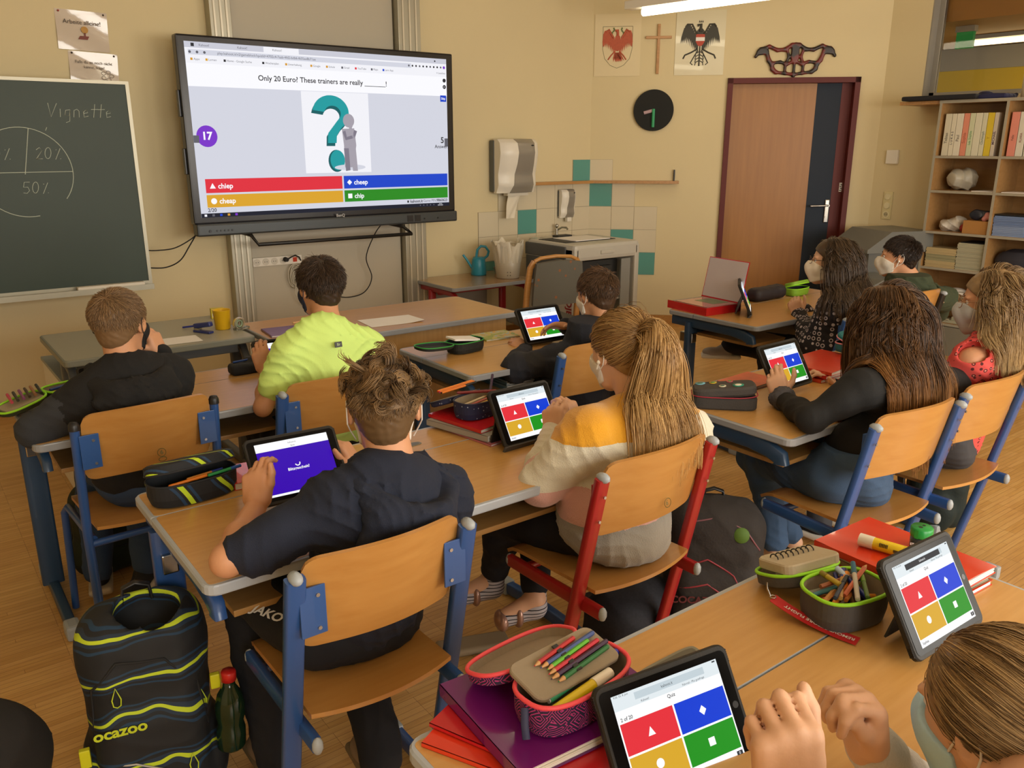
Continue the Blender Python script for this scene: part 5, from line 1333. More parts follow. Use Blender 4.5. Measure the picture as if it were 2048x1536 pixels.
        m = MB(); m.T = Matrix.Translation((0, bh*0.1, -0.014)) @ Matrix.Rotation(R(45), 4, 'X'); m.plate([(-bw + .01, -bh*0.98), (bw - .01, -bh*0.98), (bw - .01, 0), (-bw + .01, 0)], -0.004, 0.0); m.build('stand_flap', CASEB, t)
    return t
tablet('tablet with the quiz in the foreground, left of the raised fists', (0.848, 0.701, 0.795), -11.9, 32.4, 'quiz', roll=2.4, stand='kick')
tablet('tablet showing the quiz on a kickstand, between the pen case and the blonde head', (1.48, 0.634, 0.835), 0, 31.6, 'quizbar', roll=-1.6, stand='kick')
tablet('tablet showing the quiz in front of the girl in the yellow and white sweater', (1.544, 1.968, 0.833), 3.9, 30.6, roll=-1.3, stand='keys')
tablet('tablet with the quiz held by the girl in the black top', (2.659, 1.799, 0.85), 1.7, 30.7)
tablet('tablet with the quiz under the outstretched hand of the boy in dark fleece', (2.446, 3.003, 0.833), -5, 34.8, roll=0.9, stand='kick')
tablet('tablet with a violet Blitzgescheit screen held by the boy in the navy hoodie', (0.781, 1.981, 0.835), -3.9, 38.7, 'purple')
tablet('tablet with a violet screen held by the boy in the neon t-shirt', (1.211,3.090,0.835), -4, 38, 'purple')
tablet('tablet half hidden in front of the boy in the grey and black hoodie', (0.604,3.220,0.795), -4, 30, 'quiz', stand='kick')
tablet('tablet seen edge-on in front of the girl in the patterned blouse', (3.80, 2.87, 0.838), 38, 24, 'quiz', stand='keys')
tablet('tablet with a red quiz field mostly hidden behind the long dark hair', (3.44, 1.80, 0.835), 0, 32, 'quiz', stand='kick')

# ================================================================ STATIONERY
def sup(a, rx, ry, n=3.2):
    c, s = math.cos(a), math.sin(a)
    return (rx*math.copysign(abs(c)**(2/n), c), ry*math.copysign(abs(s)**(2/n), s))
def pencil_case(label, loc, rz, Lx, Wy, Hz, body, rim, inner, lid=None, open_side=-1, lid_ang=170, flap=None, group=None, closed=False, lidh=0.022, sq=3.0, cat='pencil case', rimr=0.003):
    t = thing('pencil_case', label, cat, loc, R(rz), group); rx, ry = Lx/2, Wy/2; n = 40
    angs = [2*PI*i/n for i in range(n)]
    def ring(f, z): return [(*sup(a, rx*f, ry*f, sq), z) for a in angs]
    rings = [ring(0.80, 0.001), ring(0.93, 0.004), ring(0.985, Hz*0.4), ring(1.0, Hz), ring(0.96, Hz), ring(0.93, Hz*0.5), ring(0.86, 0.010)]
    m = MB(); vs = [p for r_ in rings for p in r_]
    for k in range(len(rings)-1):
        for i in range(n): m.add([rings[k][i], rings[k][(i+1) % n], rings[k+1][(i+1) % n], rings[k+1][i]], [[0, 1, 2, 3]], True); m.m[-1] = 0 if k < 3 else 1
    m.add(ring(0.80, 0.001), [list(range(n))[::-1]], False); m.m[-1] = 0; m.add(ring(0.86, 0.010), [list(range(n))], False); m.m[-1] = 1
    m.build('case_body', [body, inner], t)
    m = MB(); m.tube(ring(0.985, Hz + 0.001), rimr, 8, closed=True); m.build('zipper_rim', rim, t)
    def lidmesh(T, dish):
        m = MB(); m.T = T
        R_ = [ring(0.90, 0.0), ring(0.985, 0.004), ring(1.0, lidh), ring(0.955, lidh), ring(0.92, 0.006 if dish else lidh - 0.001)]
        for k in range(4):
            for i in range(n): m.add([R_[k][i], R_[k][(i+1) % n], R_[k+1][(i+1) % n], R_[k+1][i]], [[0, 1, 2, 3]], True); m.m[-1] = 0 if k < 2 else 1
        m.add(R_[0], [list(range(n))[::-1]], False); m.m[-1] = 0; m.add(R_[4], [list(range(n))], False); m.m[-1] = 1
        m.build('lid', [body, inner], t)
        m = MB(); m.T = T; m.tube(ring(0.99, lidh + 0.001), rimr, 8, closed=True); m.build('lid_rim', rim, t)
    if closed:
        T = Matrix.Translation((0, ry*open_side*(0), Hz + 0.004 + lidh)) @ Matrix.Rotation(PI, 4, 'X')
        if lid_ang: T = Matrix.Translation((0, -ry*open_side, Hz + 0.004)) @ Matrix.Rotation(R(lid_ang)*open_side*-1, 4, 'X') @ Matrix.Translation((0, ry*open_side, lidh)) @ Matrix.Rotation(PI, 4, 'X')
        lidmesh(T, False)
    elif lid is not False:
        # lid turned over beside the tub; open_side: 'y+','y-','x+','x-'
        ax = {'y+': (0, 1), 'y-': (0, -1), 'x+': (1, 0), 'x-': (-1, 0)}[open_side]
        e_ = ry if ax[1] else rx
        drop = Hz - lidh - 0.001
        an = math.asin(max(-1, min(1, drop/(2*e_))))*(lid_ang/170)
        T = Matrix.Translation((ax[0]*(e_), ax[1]*(e_), Hz - lidh)) @ (Matrix.Rotation(-an*ax[1], 4, 'X') if ax[1] else Matrix.Rotation(an*ax[0], 4, 'Y')) @ Matrix.Translation((ax[0]*e_, ax[1]*e_, 0))
        lidmesh(T, True)
        if flap:
            m = MB(); m.T = T @ Matrix.Translation((0, 0, lidh*0.5)); m.plate(rr(-rx*.80, -ry*.72, rx*.80, ry*.72, 0.012), 0, 0.012, 0.002); m.build('inner_flap', flap, t)
    return t
def pen(label, a, b_, col, r=0.0035, tip=None, cap=None, kind='pencil', group=None, name=None, z0=0.0):
    a = Vector(a); b_ = Vector(b_); d = (b_ - a).normalized(); L_ = (b_ - a).length
    t_name = name or ('pencil' if kind == 'pencil' else 'pen')
    m = MB()
    if kind == 'pencil':
        m.mi = 0; m.cyl(a, a + d*L_*0.88, r, n=6, smooth=False); m.mi = 1; m.cyl(a + d*L_*0.88, a + d*L_*0.975, r, r*0.3, 8); m.mi = 2; m.cyl(a + d*L_*0.975, b_, r*0.3, r*0.05, 8)
        ms = [mat('pen_' + col, col, 0.35), mat('raw_wood', 'c99a66', 0.6), mat('pen_' + (tip or col), tip or col, 0.5)]
    else:
        m.mi = 0; m.cyl(a, a + d*L_*0.68, r, n=12); m.mi = 1; m.cyl(a + d*L_*0.68, b_, r*1.12, r*1.02, 12); m.mi = 2; m.cyl(a - d*0.002, a + d*0.004, r*0.8, n=10)
        ms = [mat('pen_' + col, col, 0.35), mat('pen_' + (cap or col), cap or col, 0.35), mat('pen_' + (tip or col), tip or col, 0.35)]
    return tag(m.build(t_name, ms), label, 'pencil' if kind == 'pencil' else 'pen', group)
def flat_book(name, label, cat, corner, w_, d_, th, rz, cov, pages=None, spine='x-', group=None, bend=0.0):
    t = thing(name, label, cat, corner, R(rz), group)
    m = MB(); m.box(-w_/2, -d_/2, 0, w_/2, d_/2, 0.0012); m.grid(lambda u, v: ((u-.5)*w_, (v-.5)*d_, th + bend*math.sin(PI*u)*(1-v)), 10, 10, 0.0012)
    m.box(-w_/2 if spine == 'x-' else w_/2 - 0.0015, -d_/2, 0, -w_/2 + 0.0015 if spine == 'x-' else w_/2, d_/2, th); m.build('cover', cov, t)
    m = MB(); n_ = max(2, int(th/0.0022))
    for q in range(n_):
        j = RNG.uniform(-0.0015, 0.0015); z_ = 0.0014 + (th - 0.003)*q/n_; m.box(-w_/2 + 0.003, -d_/2 + 0.003 + j, z_, w_/2 - 0.003 - abs(j), d_/2 - 0.003 + j, z_ + (th - 0.003)/n_*0.86)
    m.build('pages', pages or M_paper, t); return t
M_grcase = mat('case_grey', '4d4c4b', 0.7, bump=0.2, bscale=120); M_lime = mat('zip_lime', '9de82c', 0.5); M_lining = mat('lining_beige', '9d907a', 0.8, bump=0.2, bscale=80)
M_redf = mat('folder_red', 'd83a20', 0.22, coat=0.5, bump=0.08, bscale=9); M_redf2 = mat('folder_crimson', 'c01e22', 0.25, coat=0.4)
ZD = 0.7405
# --- foreground right: grey case with lime zip, full of pens
cx0, cy0 = 1.415, 0.775
t = pencil_case('grey pencil case with a lime zip, wide open and full of pens', (cx0, cy0, ZD), -12, 0.175, 0.125, 0.066, M_grcase, M_lime, M_lining, open_side='y+', lidh=0.026, sq=2.8, rimr=0.0038)
lidT = Matrix.Translation((cx0, cy0, ZD)) @ Matrix.Rotation(R(-12), 4, 'Z')
m = MB(); m.T = Matrix.Translation((0, 0.125, 0.052)) @ Matrix.Rotation(R(-14), 4, 'X'); m.plate(rr(-0.075, -0.050, 0.075, 0.050, 0.02), 0.0, 0.022, 0.003); m.build('lid_pocket', mat('lining_light', 'b5a88e', 0.8, bump=0.2, bscale=80), t)
m = MB(); m.T = Matrix.Translation((0, 0.125, 0.052)) @ Matrix.Rotation(R(-14), 4, 'X')
for q in range(8): m.tube([(-0.055 + 0.014*q, 0.012 + 0.012*math.sin(a), 0.023 + 0.009*math.cos(a)) for a in np.linspace(-1.6, 1.6, 7)], 0.0014, 6)
m.build('elastic_loops', M_capd, t)
def tree_diag(): pass
cols = [('e07a1e', '2a2a66', 'orange fineliner with a blue cap'), ('e07a1e', 'e0306a', 'orange fineliner with a pink cap'), ('e8922c', 'e8922c', 'orange highlighter pen'), ('2c2c30', '2c2c30', 'black marker with gold lettering'), ('9a5a38', '8a4a2c', 'brown pencil'), ('1c2a78', 'b8d0f0', 'dark blue pen with a pale end'),
        ('b0864a', '2a3a8c', 'tan pen with a blue cap'), ('5a7a3a', '6a9a3a', 'green pen'), ('b8a030', '8a7a20', 'olive yellow pen'), ('20304a', '15202a', 'navy pen'), ('c86a4a', 'c8c0b0', 'terracotta pencil'), ('c9c4b8', '2a6a8a', 'white and teal glue pen'), ('7a2a2a', '7a2a2a', 'wine red pencil'), ('d8a060', '4a3a2a', 'pale wood pencil'), ('3a3a80', '3a3a80', 'violet blue pen'), ('8a8a80', '50504a', 'grey mechanical pencil'), ('4a8a9a', '2a5a6a', 'turquoise pen'), ('a8622a', 'a8622a', 'rust brown pencil')]
rg = np.random.default_rng(21)
for i in range(30):
    c_, cp, nm = cols[i % len(cols)]
    an = rg.normal(R(35), 0.55); L_ = rg.uniform(0.12, 0.15)
    px_, py_ = rg.uniform(-0.028, 0.028), rg.uniform(-0.026, 0.026); zc = 0.030 + 0.0017*i
    d2 = np.array([math.cos(an), math.sin(an)]); k = 1.0
    dz = rg.uniform(-0.008, 0.012)
    half = L_/2
    # keep the ends inside the tub
    for it in range(30):
        e1 = np.array([px_, py_]) + d2*half; e2 = np.array([px_, py_]) - d2*half
        if max((abs(e1[0])/0.078)**2.8 + (abs(e1[1])/0.054)**2.8, (abs(e2[0])/0.078)**2.8 + (abs(e2[1])/0.054)**2.8) < 1: break
        half *= 0.955
    c12, s12 = math.cos(R(-12)), math.sin(R(-12))
    def wpt(e, z): return (cx0 + e[0]*c12 - e[1]*s12, cy0 + e[0]*s12 + e[1]*c12, ZD + z)
    same = sum(1 for q in range(30) if q % len(cols) == i % len(cols)) > 1
    pen(nm + ' in the open grey lime-zipped pencil case', wpt(e2, zc - dz), wpt(e1, zc + dz), c_, rg.uniform(0.0042, 0.006), None, cp, 'pencil' if 'pencil' in nm else 'pen', (nm + 's in the grey case') if same else None)
# tag REMOVE BEFORE FLIGHT
t = thing('key_tag', 'red fabric tag lettered REMOVE BEFORE FLIGHT hanging from the grey pencil case', 'tag', (1.332, 0.785, ZD), R(-76))
m = MB(); m.grid(lambda u, v: (-0.085 + 0.17*u, (v-.5)*0.030, 0.004 + 0.030*(1-u)**2.2*1.0), 14, 2, 0.0014, False); m.build('strap', mat('tag_red', 'b81f22', 0.6), t)
m = MB(); put_text(m, 'REMOVE BEFORE FLIGHT', 0.01, 0, 0.0, 0.0125, 0, 0.02, 'c', PI); m.v = [(x, y, 0.0048 + 0.030*(1 - (x + 0.085)/0.17)**2.2) for x, y, z in m.v]; m.build('tag_lettering', mat('tag_white', 'e0d8d0', 0.6), t)
m = MB(); m.tube([(-0.085 + 0.006*math.cos(a), 0.006*math.sin(a), 0.036) for a in np.linspace(0, 2*PI, 13)[:-1]], 0.0012, 6, closed=True); m.tube([(-0.09, 0, 0.036), (-0.098, 0.0, 0.05), (-0.10, 0.002, 0.062)], 0.002, 6); m.build('ring', M_steel, t)
# red folders behind it, glue stick, sharpener
for i, (z_, dx, dy, rz, lb) in enumerate(((0, 0, 0, -3, 'lowest thick red folder of the pile on the foreground desk at the right'), (0.014, -0.006, 0.004, -5, 'grey-edged book between the red folders on the foreground desk'), (0.026, 0.004, -0.002, -2, 'shiny orange red folder on top of the pile under the glue stick'))):
    flat_book('folder' if i != 1 else 'book', lb, 'folder' if i != 1 else 'book', (1.685 + dx, 0.805 + dy, ZD + z_), 0.215, 0.30, 0.012 if i < 2 else 0.016, rz, M_redf if i != 1 else mat('book_brown', '7c6a4c', 0.6), mat('pages_grey', 'a09a8a', 0.8) if i == 1 else None, bend=0.006 if i == 2 else 0)
gz = ZD + 0.044 + 0.015
t = thing('glue_stick', 'yellow glue stick with a white cap lying on the red folder', 'glue stick', (1.655, 0.815, gz), R(-78))
m = MB(); m.cyl((-0.035, 0, 0), (0.06, 0, 0), 0.0135, n=24); m.mi = 1; m.cyl((0.028, 0, 0), (0.045, 0, 0), 0.0138, n=24); m.build('tube', [mat('glue_yellow', 'e8c81c', 0.3), mat('glue_yellow2', 'd8b41a', 0.3)], t)
m = MB(); m.cyl((-0.066, 0, 0), (-0.035, 0, 0), 0.0142, n=24); m.build('cap', M_white, t)
m = MB()
for q in range(6): m.box(-0.02 + q*0.0032, -0.0142, 0.002, -0.0185 + q*0.0032, -0.0100, 0.010)
m.box(0.01, -0.0143, -0.002, 0.03, -0.011, 0.004); m.build('label_print', mat('print_dark', '4a4420', 0.5), t)
t = thing('pencil_sharpener', 'round green and black container sharpener standing on the red folder', 'sharpener', (1.735, 0.79, ZD + 0.0445), 0)
m = MB(); m.lathe([(0.0, 0), (0.0205, 0), (0.0215, 0.004), (0.0215, 0.030), (0.0, 0.030)], 28); m.build('container', mat('sharp_black', '16202a', 0.25, coat=0.4), t)
m = MB(); m.lathe([(0.0, 0.030), (0.0225, 0.030), (0.0235, 0.034), (0.0235, 0.050), (0.021, 0.053), (0.0, 0.053)], 28); m.box(-0.0235, -0.004, 0.030, -0.020, 0.004, 0.050)
m.mi = 1; m.cyl((-0.007, 0, 0.0528), (-0.007, 0, 0.0535), 0.0045, n=12); m.cyl((0.007, 0, 0.0528), (0.007, 0, 0.0535), 0.0035, n=12); m.build('lid', [mat('sharp_green', '178a3a', 0.35), M_capd], t)
m = MB(); a0 = math.atan2(-0.79, -1.735)
m.T = Matrix.Rotation(a0, 4, 'Z') @ Matrix.Translation((0.0218, 0, 0.016)) @ Matrix.Rotation(R(90), 4, 'Z') @ Matrix.Rotation(R(90), 4, 'X')
put_text(m, 'STAEDTLER', 0, 0, 0.0006, 0.0075, 0, 0.02); m.build('brand_text', M_paper, t)

# --- foreground left: purple and red folders with the pink zip case
flat_book('folder', 'bright red folder sticking out under the purple folder at the desk corner', 'folder', (0.715, 0.875, ZD), 0.235, 0.30, 0.008, 26, M_redf, bend=0)
flat_book('folder', 'second red folder directly under the purple folder', 'folder', (0.735, 0.885, ZD + 0.0095), 0.23, 0.30, 0.007, 22, M_redf2, bend=0)
flat_book('folder', 'large shiny purple folder under the pink zipped pencil case', 'folder', (0.763, 0.895, ZD + 0.018), 0.30, 0.245, 0.022, -4, mat('folder_purple', '6a1668', 0.2, coat=0.6, bump=0.05, bscale=6), M_white, bend=0.0)
M_pk = mat('zip_coral', 'f0505a', 0.45); M_lin2 = mat('lining_taupe', '8f8270', 0.8, bump=0.25, bscale=70)
pkm = bpy.data.materials.new('triangle_pattern'); pkm.use_nodes = True; pn = pkm.node_tree.nodes; pl_ = pkm.node_tree.links
tcp = pn.new('ShaderNodeTexCoord'); vp = pn.new('ShaderNodeTexVoronoi'); vp.inputs['Scale'].default_value = 34; vp.distance = 'MANHATTAN'
mm = pn.new('ShaderNodeMath'); mm.operation = 'MULTIPLY'; mm.inputs[1].default_value = 5.0; fr_ = pn.new('ShaderNodeMath'); fr_.operation = 'FRACT'
rp = pn.new('ShaderNodeValToRGB'); rp.color_ramp.interpolation = 'CONSTANT'; rp.color_ramp.elements[0].color = (*srgb('2a1c3c'), 1); rp.color_ramp.elements[1].position = 0.72; rp.color_ramp.elements[1].color = (*srgb('c23a82'), 1)
pl_.new(tcp.outputs['Object'], vp.inputs['Vector']); pl_.new(vp.outputs['Distance'], mm.inputs[0]); pl_.new(mm.outputs[0], fr_.inputs[0]); pl_.new(fr_.outputs[0], rp.inputs[0]); pl_.new(rp.outputs[0], pn['Principled BSDF'].inputs['Base Color']); pn['Principled BSDF'].inputs['Roughness'].default_value = 0.7
pz = ZD + 0.0415
t = pencil_case('dark violet pencil case with pink triangles and a coral zip, open on the purple folder', (0.765, 0.853, pz), 4, 0.212, 0.118, 0.058, pkm, M_pk, M_lin2, open_side='y+', lidh=0.020, sq=2.7, rimr=0.0038)
m = MB(); m.T = Matrix.Translation((0.004, 0.018, 0.066)) @ Matrix.Rotation(R(13), 4, 'X'); m.plate(rr(-0.094, -0.040, 0.090, 0.044, 0.016), -0.006, 0.003, 0.002); m.build('pencil_flap', mat('flap_taupe', '93856f', 0.85, bump=0.2, bscale=90), t)
m = MB(); m.T = Matrix.Translation((0.004, 0.018, 0.066)) @ Matrix.Rotation(R(13), 4, 'X'); m.box(-0.006, -0.028, 0.008, 0.006, 0.034, 0.0105, 0.001); m.build('elastic_band', M_capd, t)
m = MB(); m.tube([(-0.108, -0.005, 0.05), (-0.116, -0.014, 0.03), (-0.118, -0.02, 0.008)], 0.003, 8, flat=(0.012, 0.003)); m.build('zip_tab', mat('tab_navy', '2a2c4c', 0.6), t)
c4, s4 = math.cos(R(4)), math.sin(R(4))
def pk(x, y, z): return (0.765 + x*c4 - y*s4, 0.853 + x*s4 + y*c4, pz + z)
def pf(x, y): return pk(x + 0.004, 0.018 + y*math.cos(R(13)) - 0.0075*math.sin(R(13)), 0.066 + y*math.sin(R(13)) + 0.0075*math.cos(R(13)))
for (xa_, xb_, yy, c_, lb) in ((0.042, -0.058, 0.030, 'b01c22', 'red pencil, topmost under the elastic of the open pink case'), (0.080, -0.052, 0.0215, '3a4f88', 'steel blue pencil under the elastic of the pink case'), (0.058, -0.045, 0.013, '5cb02a', 'light green pencil under the elastic of the pink case'), (0.074, -0.050, 0.0045, 'c02038', 'crimson pencil with white letters under the elastic of the pink case'),
                          (0.086, -0.054, -0.005, '3a2144', 'dark violet pencil under the elastic of the pink case'), (0.078, -0.048, -0.015, '1c6a34', 'dark green pencil, lowest under the elastic of the pink case')):
    pen(lb, pf(xa_, yy), pf(xb_, yy - 0.012), c_, 0.0042, c_)
pen('thick yellow highlighter with a white end in the front of the pink case', pk(-0.075, -0.036, 0.046), pk(0.055, -0.030, 0.050), 'e0c814', 0.0085, 'e8e4d8', 'ece6d8', 'pen', name='highlighter')
pen('patterned green and blue brush pen behind the yellow highlighter', pk(-0.07, -0.018, 0.052), pk(0.098, -0.004, 0.056), '2f8a66', 0.0058, 'c8c8d0', '2a2aa0', 'pen')
pen('black pen lying lowest in the front of the pink case', pk(-0.05, -0.044, 0.030), pk(0.08, -0.040, 0.032), '20201e', 0.005, '50504a', '30302c', 'pen')
# groove insets of the desks (pen bowls)
for (x, y, rz, lb) in ((1.02, 0.875, 0, 'oval dark pen groove behind the foreground tablet'), (1.185, 2.155, 0, 'oval grey pen groove left of the notebooks on the middle desk')):
    m = MB(); m.plate([sup(a, 0.075, 0.016, 4) for a in np.linspace(0, 2*PI, 29)[:-1]], 0.0, 0.0012); m.mi = 1; m.plate([sup(a, 0.068, 0.010, 4) for a in np.linspace(0, 2*PI, 29)[:-1]], 0.0008, 0.0016)
    tag(m.build('pen_groove', [mat('groove_rim', '7c7866', 0.4), mat('groove_in', '5a5648', 0.3)], None, (x, y, 0.7402)), lb, 'pen groove')

# --- navy hoodie boy's desk
M_dkc = mat('case_dark', '1a1d22', 0.75, bump=0.2, bscale=100)
bz = bpy.data.materials.new('case_navy_lime'); bz.use_nodes = True; zn = bz.node_tree.nodes; zl = bz.node_tree.links
tcz = zn.new('ShaderNodeTexCoord'); wz = zn.new('ShaderNodeTexWave'); wz.inputs['Scale'].default_value = 5.5; wz.inputs['Distortion'].default_value = 3.5; wz.inputs['Detail'].default_value = 0.5; wz.bands_direction = 'DIAGONAL'
rz_ = zn.new('ShaderNodeValToRGB'); rz_.color_ramp.interpolation = 'CONSTANT'; ez = rz_.color_ramp.elements; ez[0].color = (*srgb('15181d'), 1); ez[1].position = 0.55; ez[1].color = (*srgb('1c3a5a'), 1); e3 = ez.new(0.80); e3.color = (*srgb('15181d'), 1); e4 = ez.new(0.955); e4.color = (*srgb('b8d428'), 1)
zl.new(tcz.outputs['Object'], wz.inputs[0]); zl.new(wz.outputs[0], rz_.inputs[0]); zl.new(rz_.outputs[0], zn['Principled BSDF'].inputs['Base Color']); zn['Principled BSDF'].inputs['Roughness'].default_value = 0.75
t = pencil_case('dark navy and lime pencil case with its lid ajar on the navy hoodie boy desk', (0.556, 2.165, ZD), 4, 0.235, 0.13, 0.062, bz, M_dkc, mat('lining_dark', '25282c', 0.8), closed=True, open_side=-1, lid_ang=-17, lidh=0.024, sq=2.6)
for i, (c_, cp, lb, y) in enumerate((('e07a1e', 'e07a1e', 'orange pen peeking out of the navy and lime pencil case', -0.045), ('c8843c', '2a3a8c', 'tan pen with a blue clip peeking out of the navy and lime case', -0.035), ('2a8a4a', '2050a0', 'green and blue pen peeking out of the navy and lime case', -0.050))):
    pen(lb, (0.556 - 0.07 + 0.05*i, 2.165 + y, ZD + 0.060 + 0.004*i), (0.556 + 0.03 + 0.045*i, 2.165 + y + 0.010, ZD + 0.064 + 0.004*i), c_, 0.0045, None, cp, 'pen')
flat_book('folder', 'shiny red folder between the navy case and the violet tablet', 'folder', (0.775, 2.19, ZD), 0.22, 0.15, 0.020, -8, M_redf, bend=0.004)
# --- notebooks, pencil case of the ponytail girl
flat_book('folder', 'clear plastic folder with a red edge under the notebook pile', 'folder', (1.500, 2.135, ZD), 0.21, 0.27, 0.007, 8, mat('clear_red', 'b86a70', 0.15, coat=0.5), None)
flat_book('notebook', 'thick white paged notebook at the bottom of the pile beside the quiz tablet', 'notebook', (1.487, 2.165, ZD + 0.008), 0.21, 0.27, 0.020, 14, mat('book_grey', '9a948a', 0.6), M_white)
flat_book('folder', 'shiny red folder on top of the notebook pile beside the quiz tablet', 'folder', (1.490, 2.18, ZD + 0.029), 0.20, 0.25, 0.012, 10, M_redf2, M_white, bend=0.003)
dpm = bpy.data.materials.new('navy_confetti'); dpm.use_nodes = True; dn = dpm.node_tree.nodes; dl = dpm.node_tree.links
tcd = dn.new('ShaderNodeTexCoord'); vd = dn.new('ShaderNodeTexVoronoi'); vd.inputs['Scale'].default_value = 75; rd_ = dn.new('ShaderNodeValToRGB'); rd_.color_ramp.interpolation = 'CONSTANT'; rd_.color_ramp.elements[0].color = (*srgb('9aa0b0'), 1); rd_.color_ramp.elements[1].position = 0.16; rd_.color_ramp.elements[1].color = (*srgb('1c2344'), 1)
dl.new(tcd.outputs['Object'], vd.inputs['Vector']); dl.new(vd.outputs['Distance'], rd_.inputs[0]); dl.new(rd_.outputs[0], dn['Principled BSDF'].inputs['Base Color']); dn['Principled BSDF'].inputs['Roughness'].default_value = 0.8
nz_ = ZD + 0.0425
t = pencil_case('navy pencil case with tiny white motifs, open on the red folder', (1.502, 2.175, nz_), 10, 0.19, 0.115, 0.058, dpm, mat('zip_navy', '1c2240', 0.6), M_lining, open_side='y+', lidh=0.016, sq=2.8, flap=M_lining)
for i, (c_, cp, lb) in enumerate((('e07a1e', '1c1c1c', 'orange fineliner with a black cap on the lid of the navy case'), ('e07a1e', 'e03c8a', 'orange fineliner with a pink end on the lid of the navy case'), ('e8882c', 'e8501c', 'orange fineliner with a red end on the lid of the navy case'))):
    pen(lb, (1.42, 2.278 + 0.012*i, nz_ + 0.064), (1.575, 2.300 + 0.012*i, nz_ + 0.070), c_, 0.004, cp, cp if i == 0 else c_, 'pen')
pen('dark red pen lying across the opening of the navy case', (1.455, 2.235, nz_ + 0.068), (1.585, 2.195, nz_ + 0.062), '7a2020', 0.005, None, '7a2020', 'pen')
pen('dark violet pen leaning out of the navy case', (1.55, 2.185, nz_ + 0.045), (1.625, 2.27, nz_ + 0.095), '33203c', 0.0045, None, '33203c', 'pen')
for i, (c_, lb) in enumerate((('c8a020', 'yellow pencil inside the navy case'), ('b05a50', 'pinkish pencil inside the navy case'), ('d0c0a0', 'pale pencil inside the navy case'))):
    pen(lb, (1.435, 2.150 + 0.02*i, nz_ + 0.035), (1.555, 2.165 + 0.02*i, nz_ + 0.048), c_, 0.004)
# --- left desk: camouflage case with lime zip
cam_m = mat('case_camo', '2c3420', 0.75, var=0.5, vscale=22)
t = pencil_case('dark camouflage pencil case with a lime zip, open on the far left desk', (0.452, 3.325, ZD), 18, 0.165, 0.125, 0.056, cam_m, M_lime, M_lin2, open_side='x-', lidh=0.018, sq=2.8, flap=mat('flap_beige', 'a2957c', 0.85), rimr=0.0042)
for i, c_ in enumerate(('c0485c', '3c3a30', '8a4a78', '4a3a2c', '9a6a48', '2c302c')):
    nm = ('pink', 'dark', 'mauve', 'dark brown', 'copper', 'black')[i]
    pen(nm + ' felt pen on the lid of the far left lime zip case', (0.265 + 0.019*i, 3.245 + 0.003*i, ZD + 0.048 + 0.003*i), (0.262 + 0.019*i, 3.335 + 0.004*i, ZD + 0.056 + 0.003*i), c_, 0.005, None, c_, 'pen')
pen('long blue pen in the lime zip case at the far left', (0.40, 3.35, ZD + 0.045), (0.51, 3.40, ZD + 0.050), '24408c', 0.0055, None, '24408c', 'pen')
pen('yellow marker in the lime zip case at the far left', (0.40, 3.315, ZD + 0.042), (0.50, 3.345, ZD + 0.046), 'd8c820', 0.006, None, 'd8c820', 'pen')
blob('pencil_case', 'small black pencil case beside the hand of the neon shirt boy', 'pencil case', (1.135, 3.32, ZD), [B((0, 0, 0.022), (0.085, 0.035, 0.022), 0.015, None, 0.01), B((0.04, 0.03, 0.030), (0.05, 0.03, 0.030), 0.02, None, 0.02)], M_dkc, 0.005, wrinkle(0.003))
pen('blue pen lying on the small black pencil case', (1.07, 3.33, ZD + 0.049), (1.19, 3.34, ZD + 0.052), '2a4a8c', 0.004, None, '1c1c1c', 'pen')
# --- middle desk
t = pencil_case('black pencil case with green doodles and a green zip, open on the middle desk', (2.055, 3.085, ZD), 8, 0.185, 0.12, 0.050, mat('case_doodle', '1a1c18', 0.75, var=0.9, vscale=70), mat('zip_green', '2f8a3a', 0.5), M_dkc, open_side='x-', lidh=0.014, lid_ang=-60, sq=2.9)
m = MB(); m.T = Matrix.Rotation(R(7), 4, 'Y'); m.plate(rr(-0.07, -0.04, 0.07, 0.045, 0.008), 0.0, 0.008); tag(m.build('notepad', M_paper, None, (2.045, 3.085, ZD + 0.056)), 'white notepad lying in the open black and green pencil case', 'notepad')
cb = bpy.data.materials.new('picture_cover'); cb.use_nodes = True; q1 = cb.node_tree.nodes; q2 = cb.node_tree.links
n1 = q1.new('ShaderNodeTexNoise'); n1.inputs['Scale'].default_value = 16; tq = q1.new('ShaderNodeTexCoord'); r1 = q1.new('ShaderNodeValToRGB'); r1.color_ramp.interpolation = 'CONSTANT'
E_ = r1.color_ramp.elements; E_[0].color = (*srgb('8fa03c'), 1); E_[1].position = 0.45; E_[1].color = (*srgb('c2b45a'), 1)
for p_, c_ in ((0.52, '9ab0b4'), (0.58, 'c8a038'), (0.66, '6c8a3a')): e_ = E_.new(p_); e_.color = (*srgb(c_), 1)
q2.new(tq.outputs['Object'], n1.inputs['Vector']); q2.new(n1.outputs[0], r1.inputs[0]); q2.new(r1.outputs[0], q1['Principled BSDF'].inputs['Base Color']); q1['Principled BSDF'].inputs['Roughness'].default_value = 0.3
flat_book('book', 'yellow green picture book lying flat left of the fleece boy tablet', 'book', (2.345, 3.245, ZD), 0.20, 0.15, 0.008, -4, cb)
for i in range(6):
    flat_book('notebook', 'pale blue notebook in the tray under the middle desk', 'notebook', (2.16 + 0.006*(i % 3), 2.915 - 0.003*i, 0.625 + 0.0085*i), 0.21, 0.27, 0.0078, 3*(i % 2) - 2, mat('nb_pale%d' % (i % 3), ('5f7f8c', '7f96a0', '4a6a78')[i % 3], 0.5), None, group='notebooks in the tray of the middle desk')
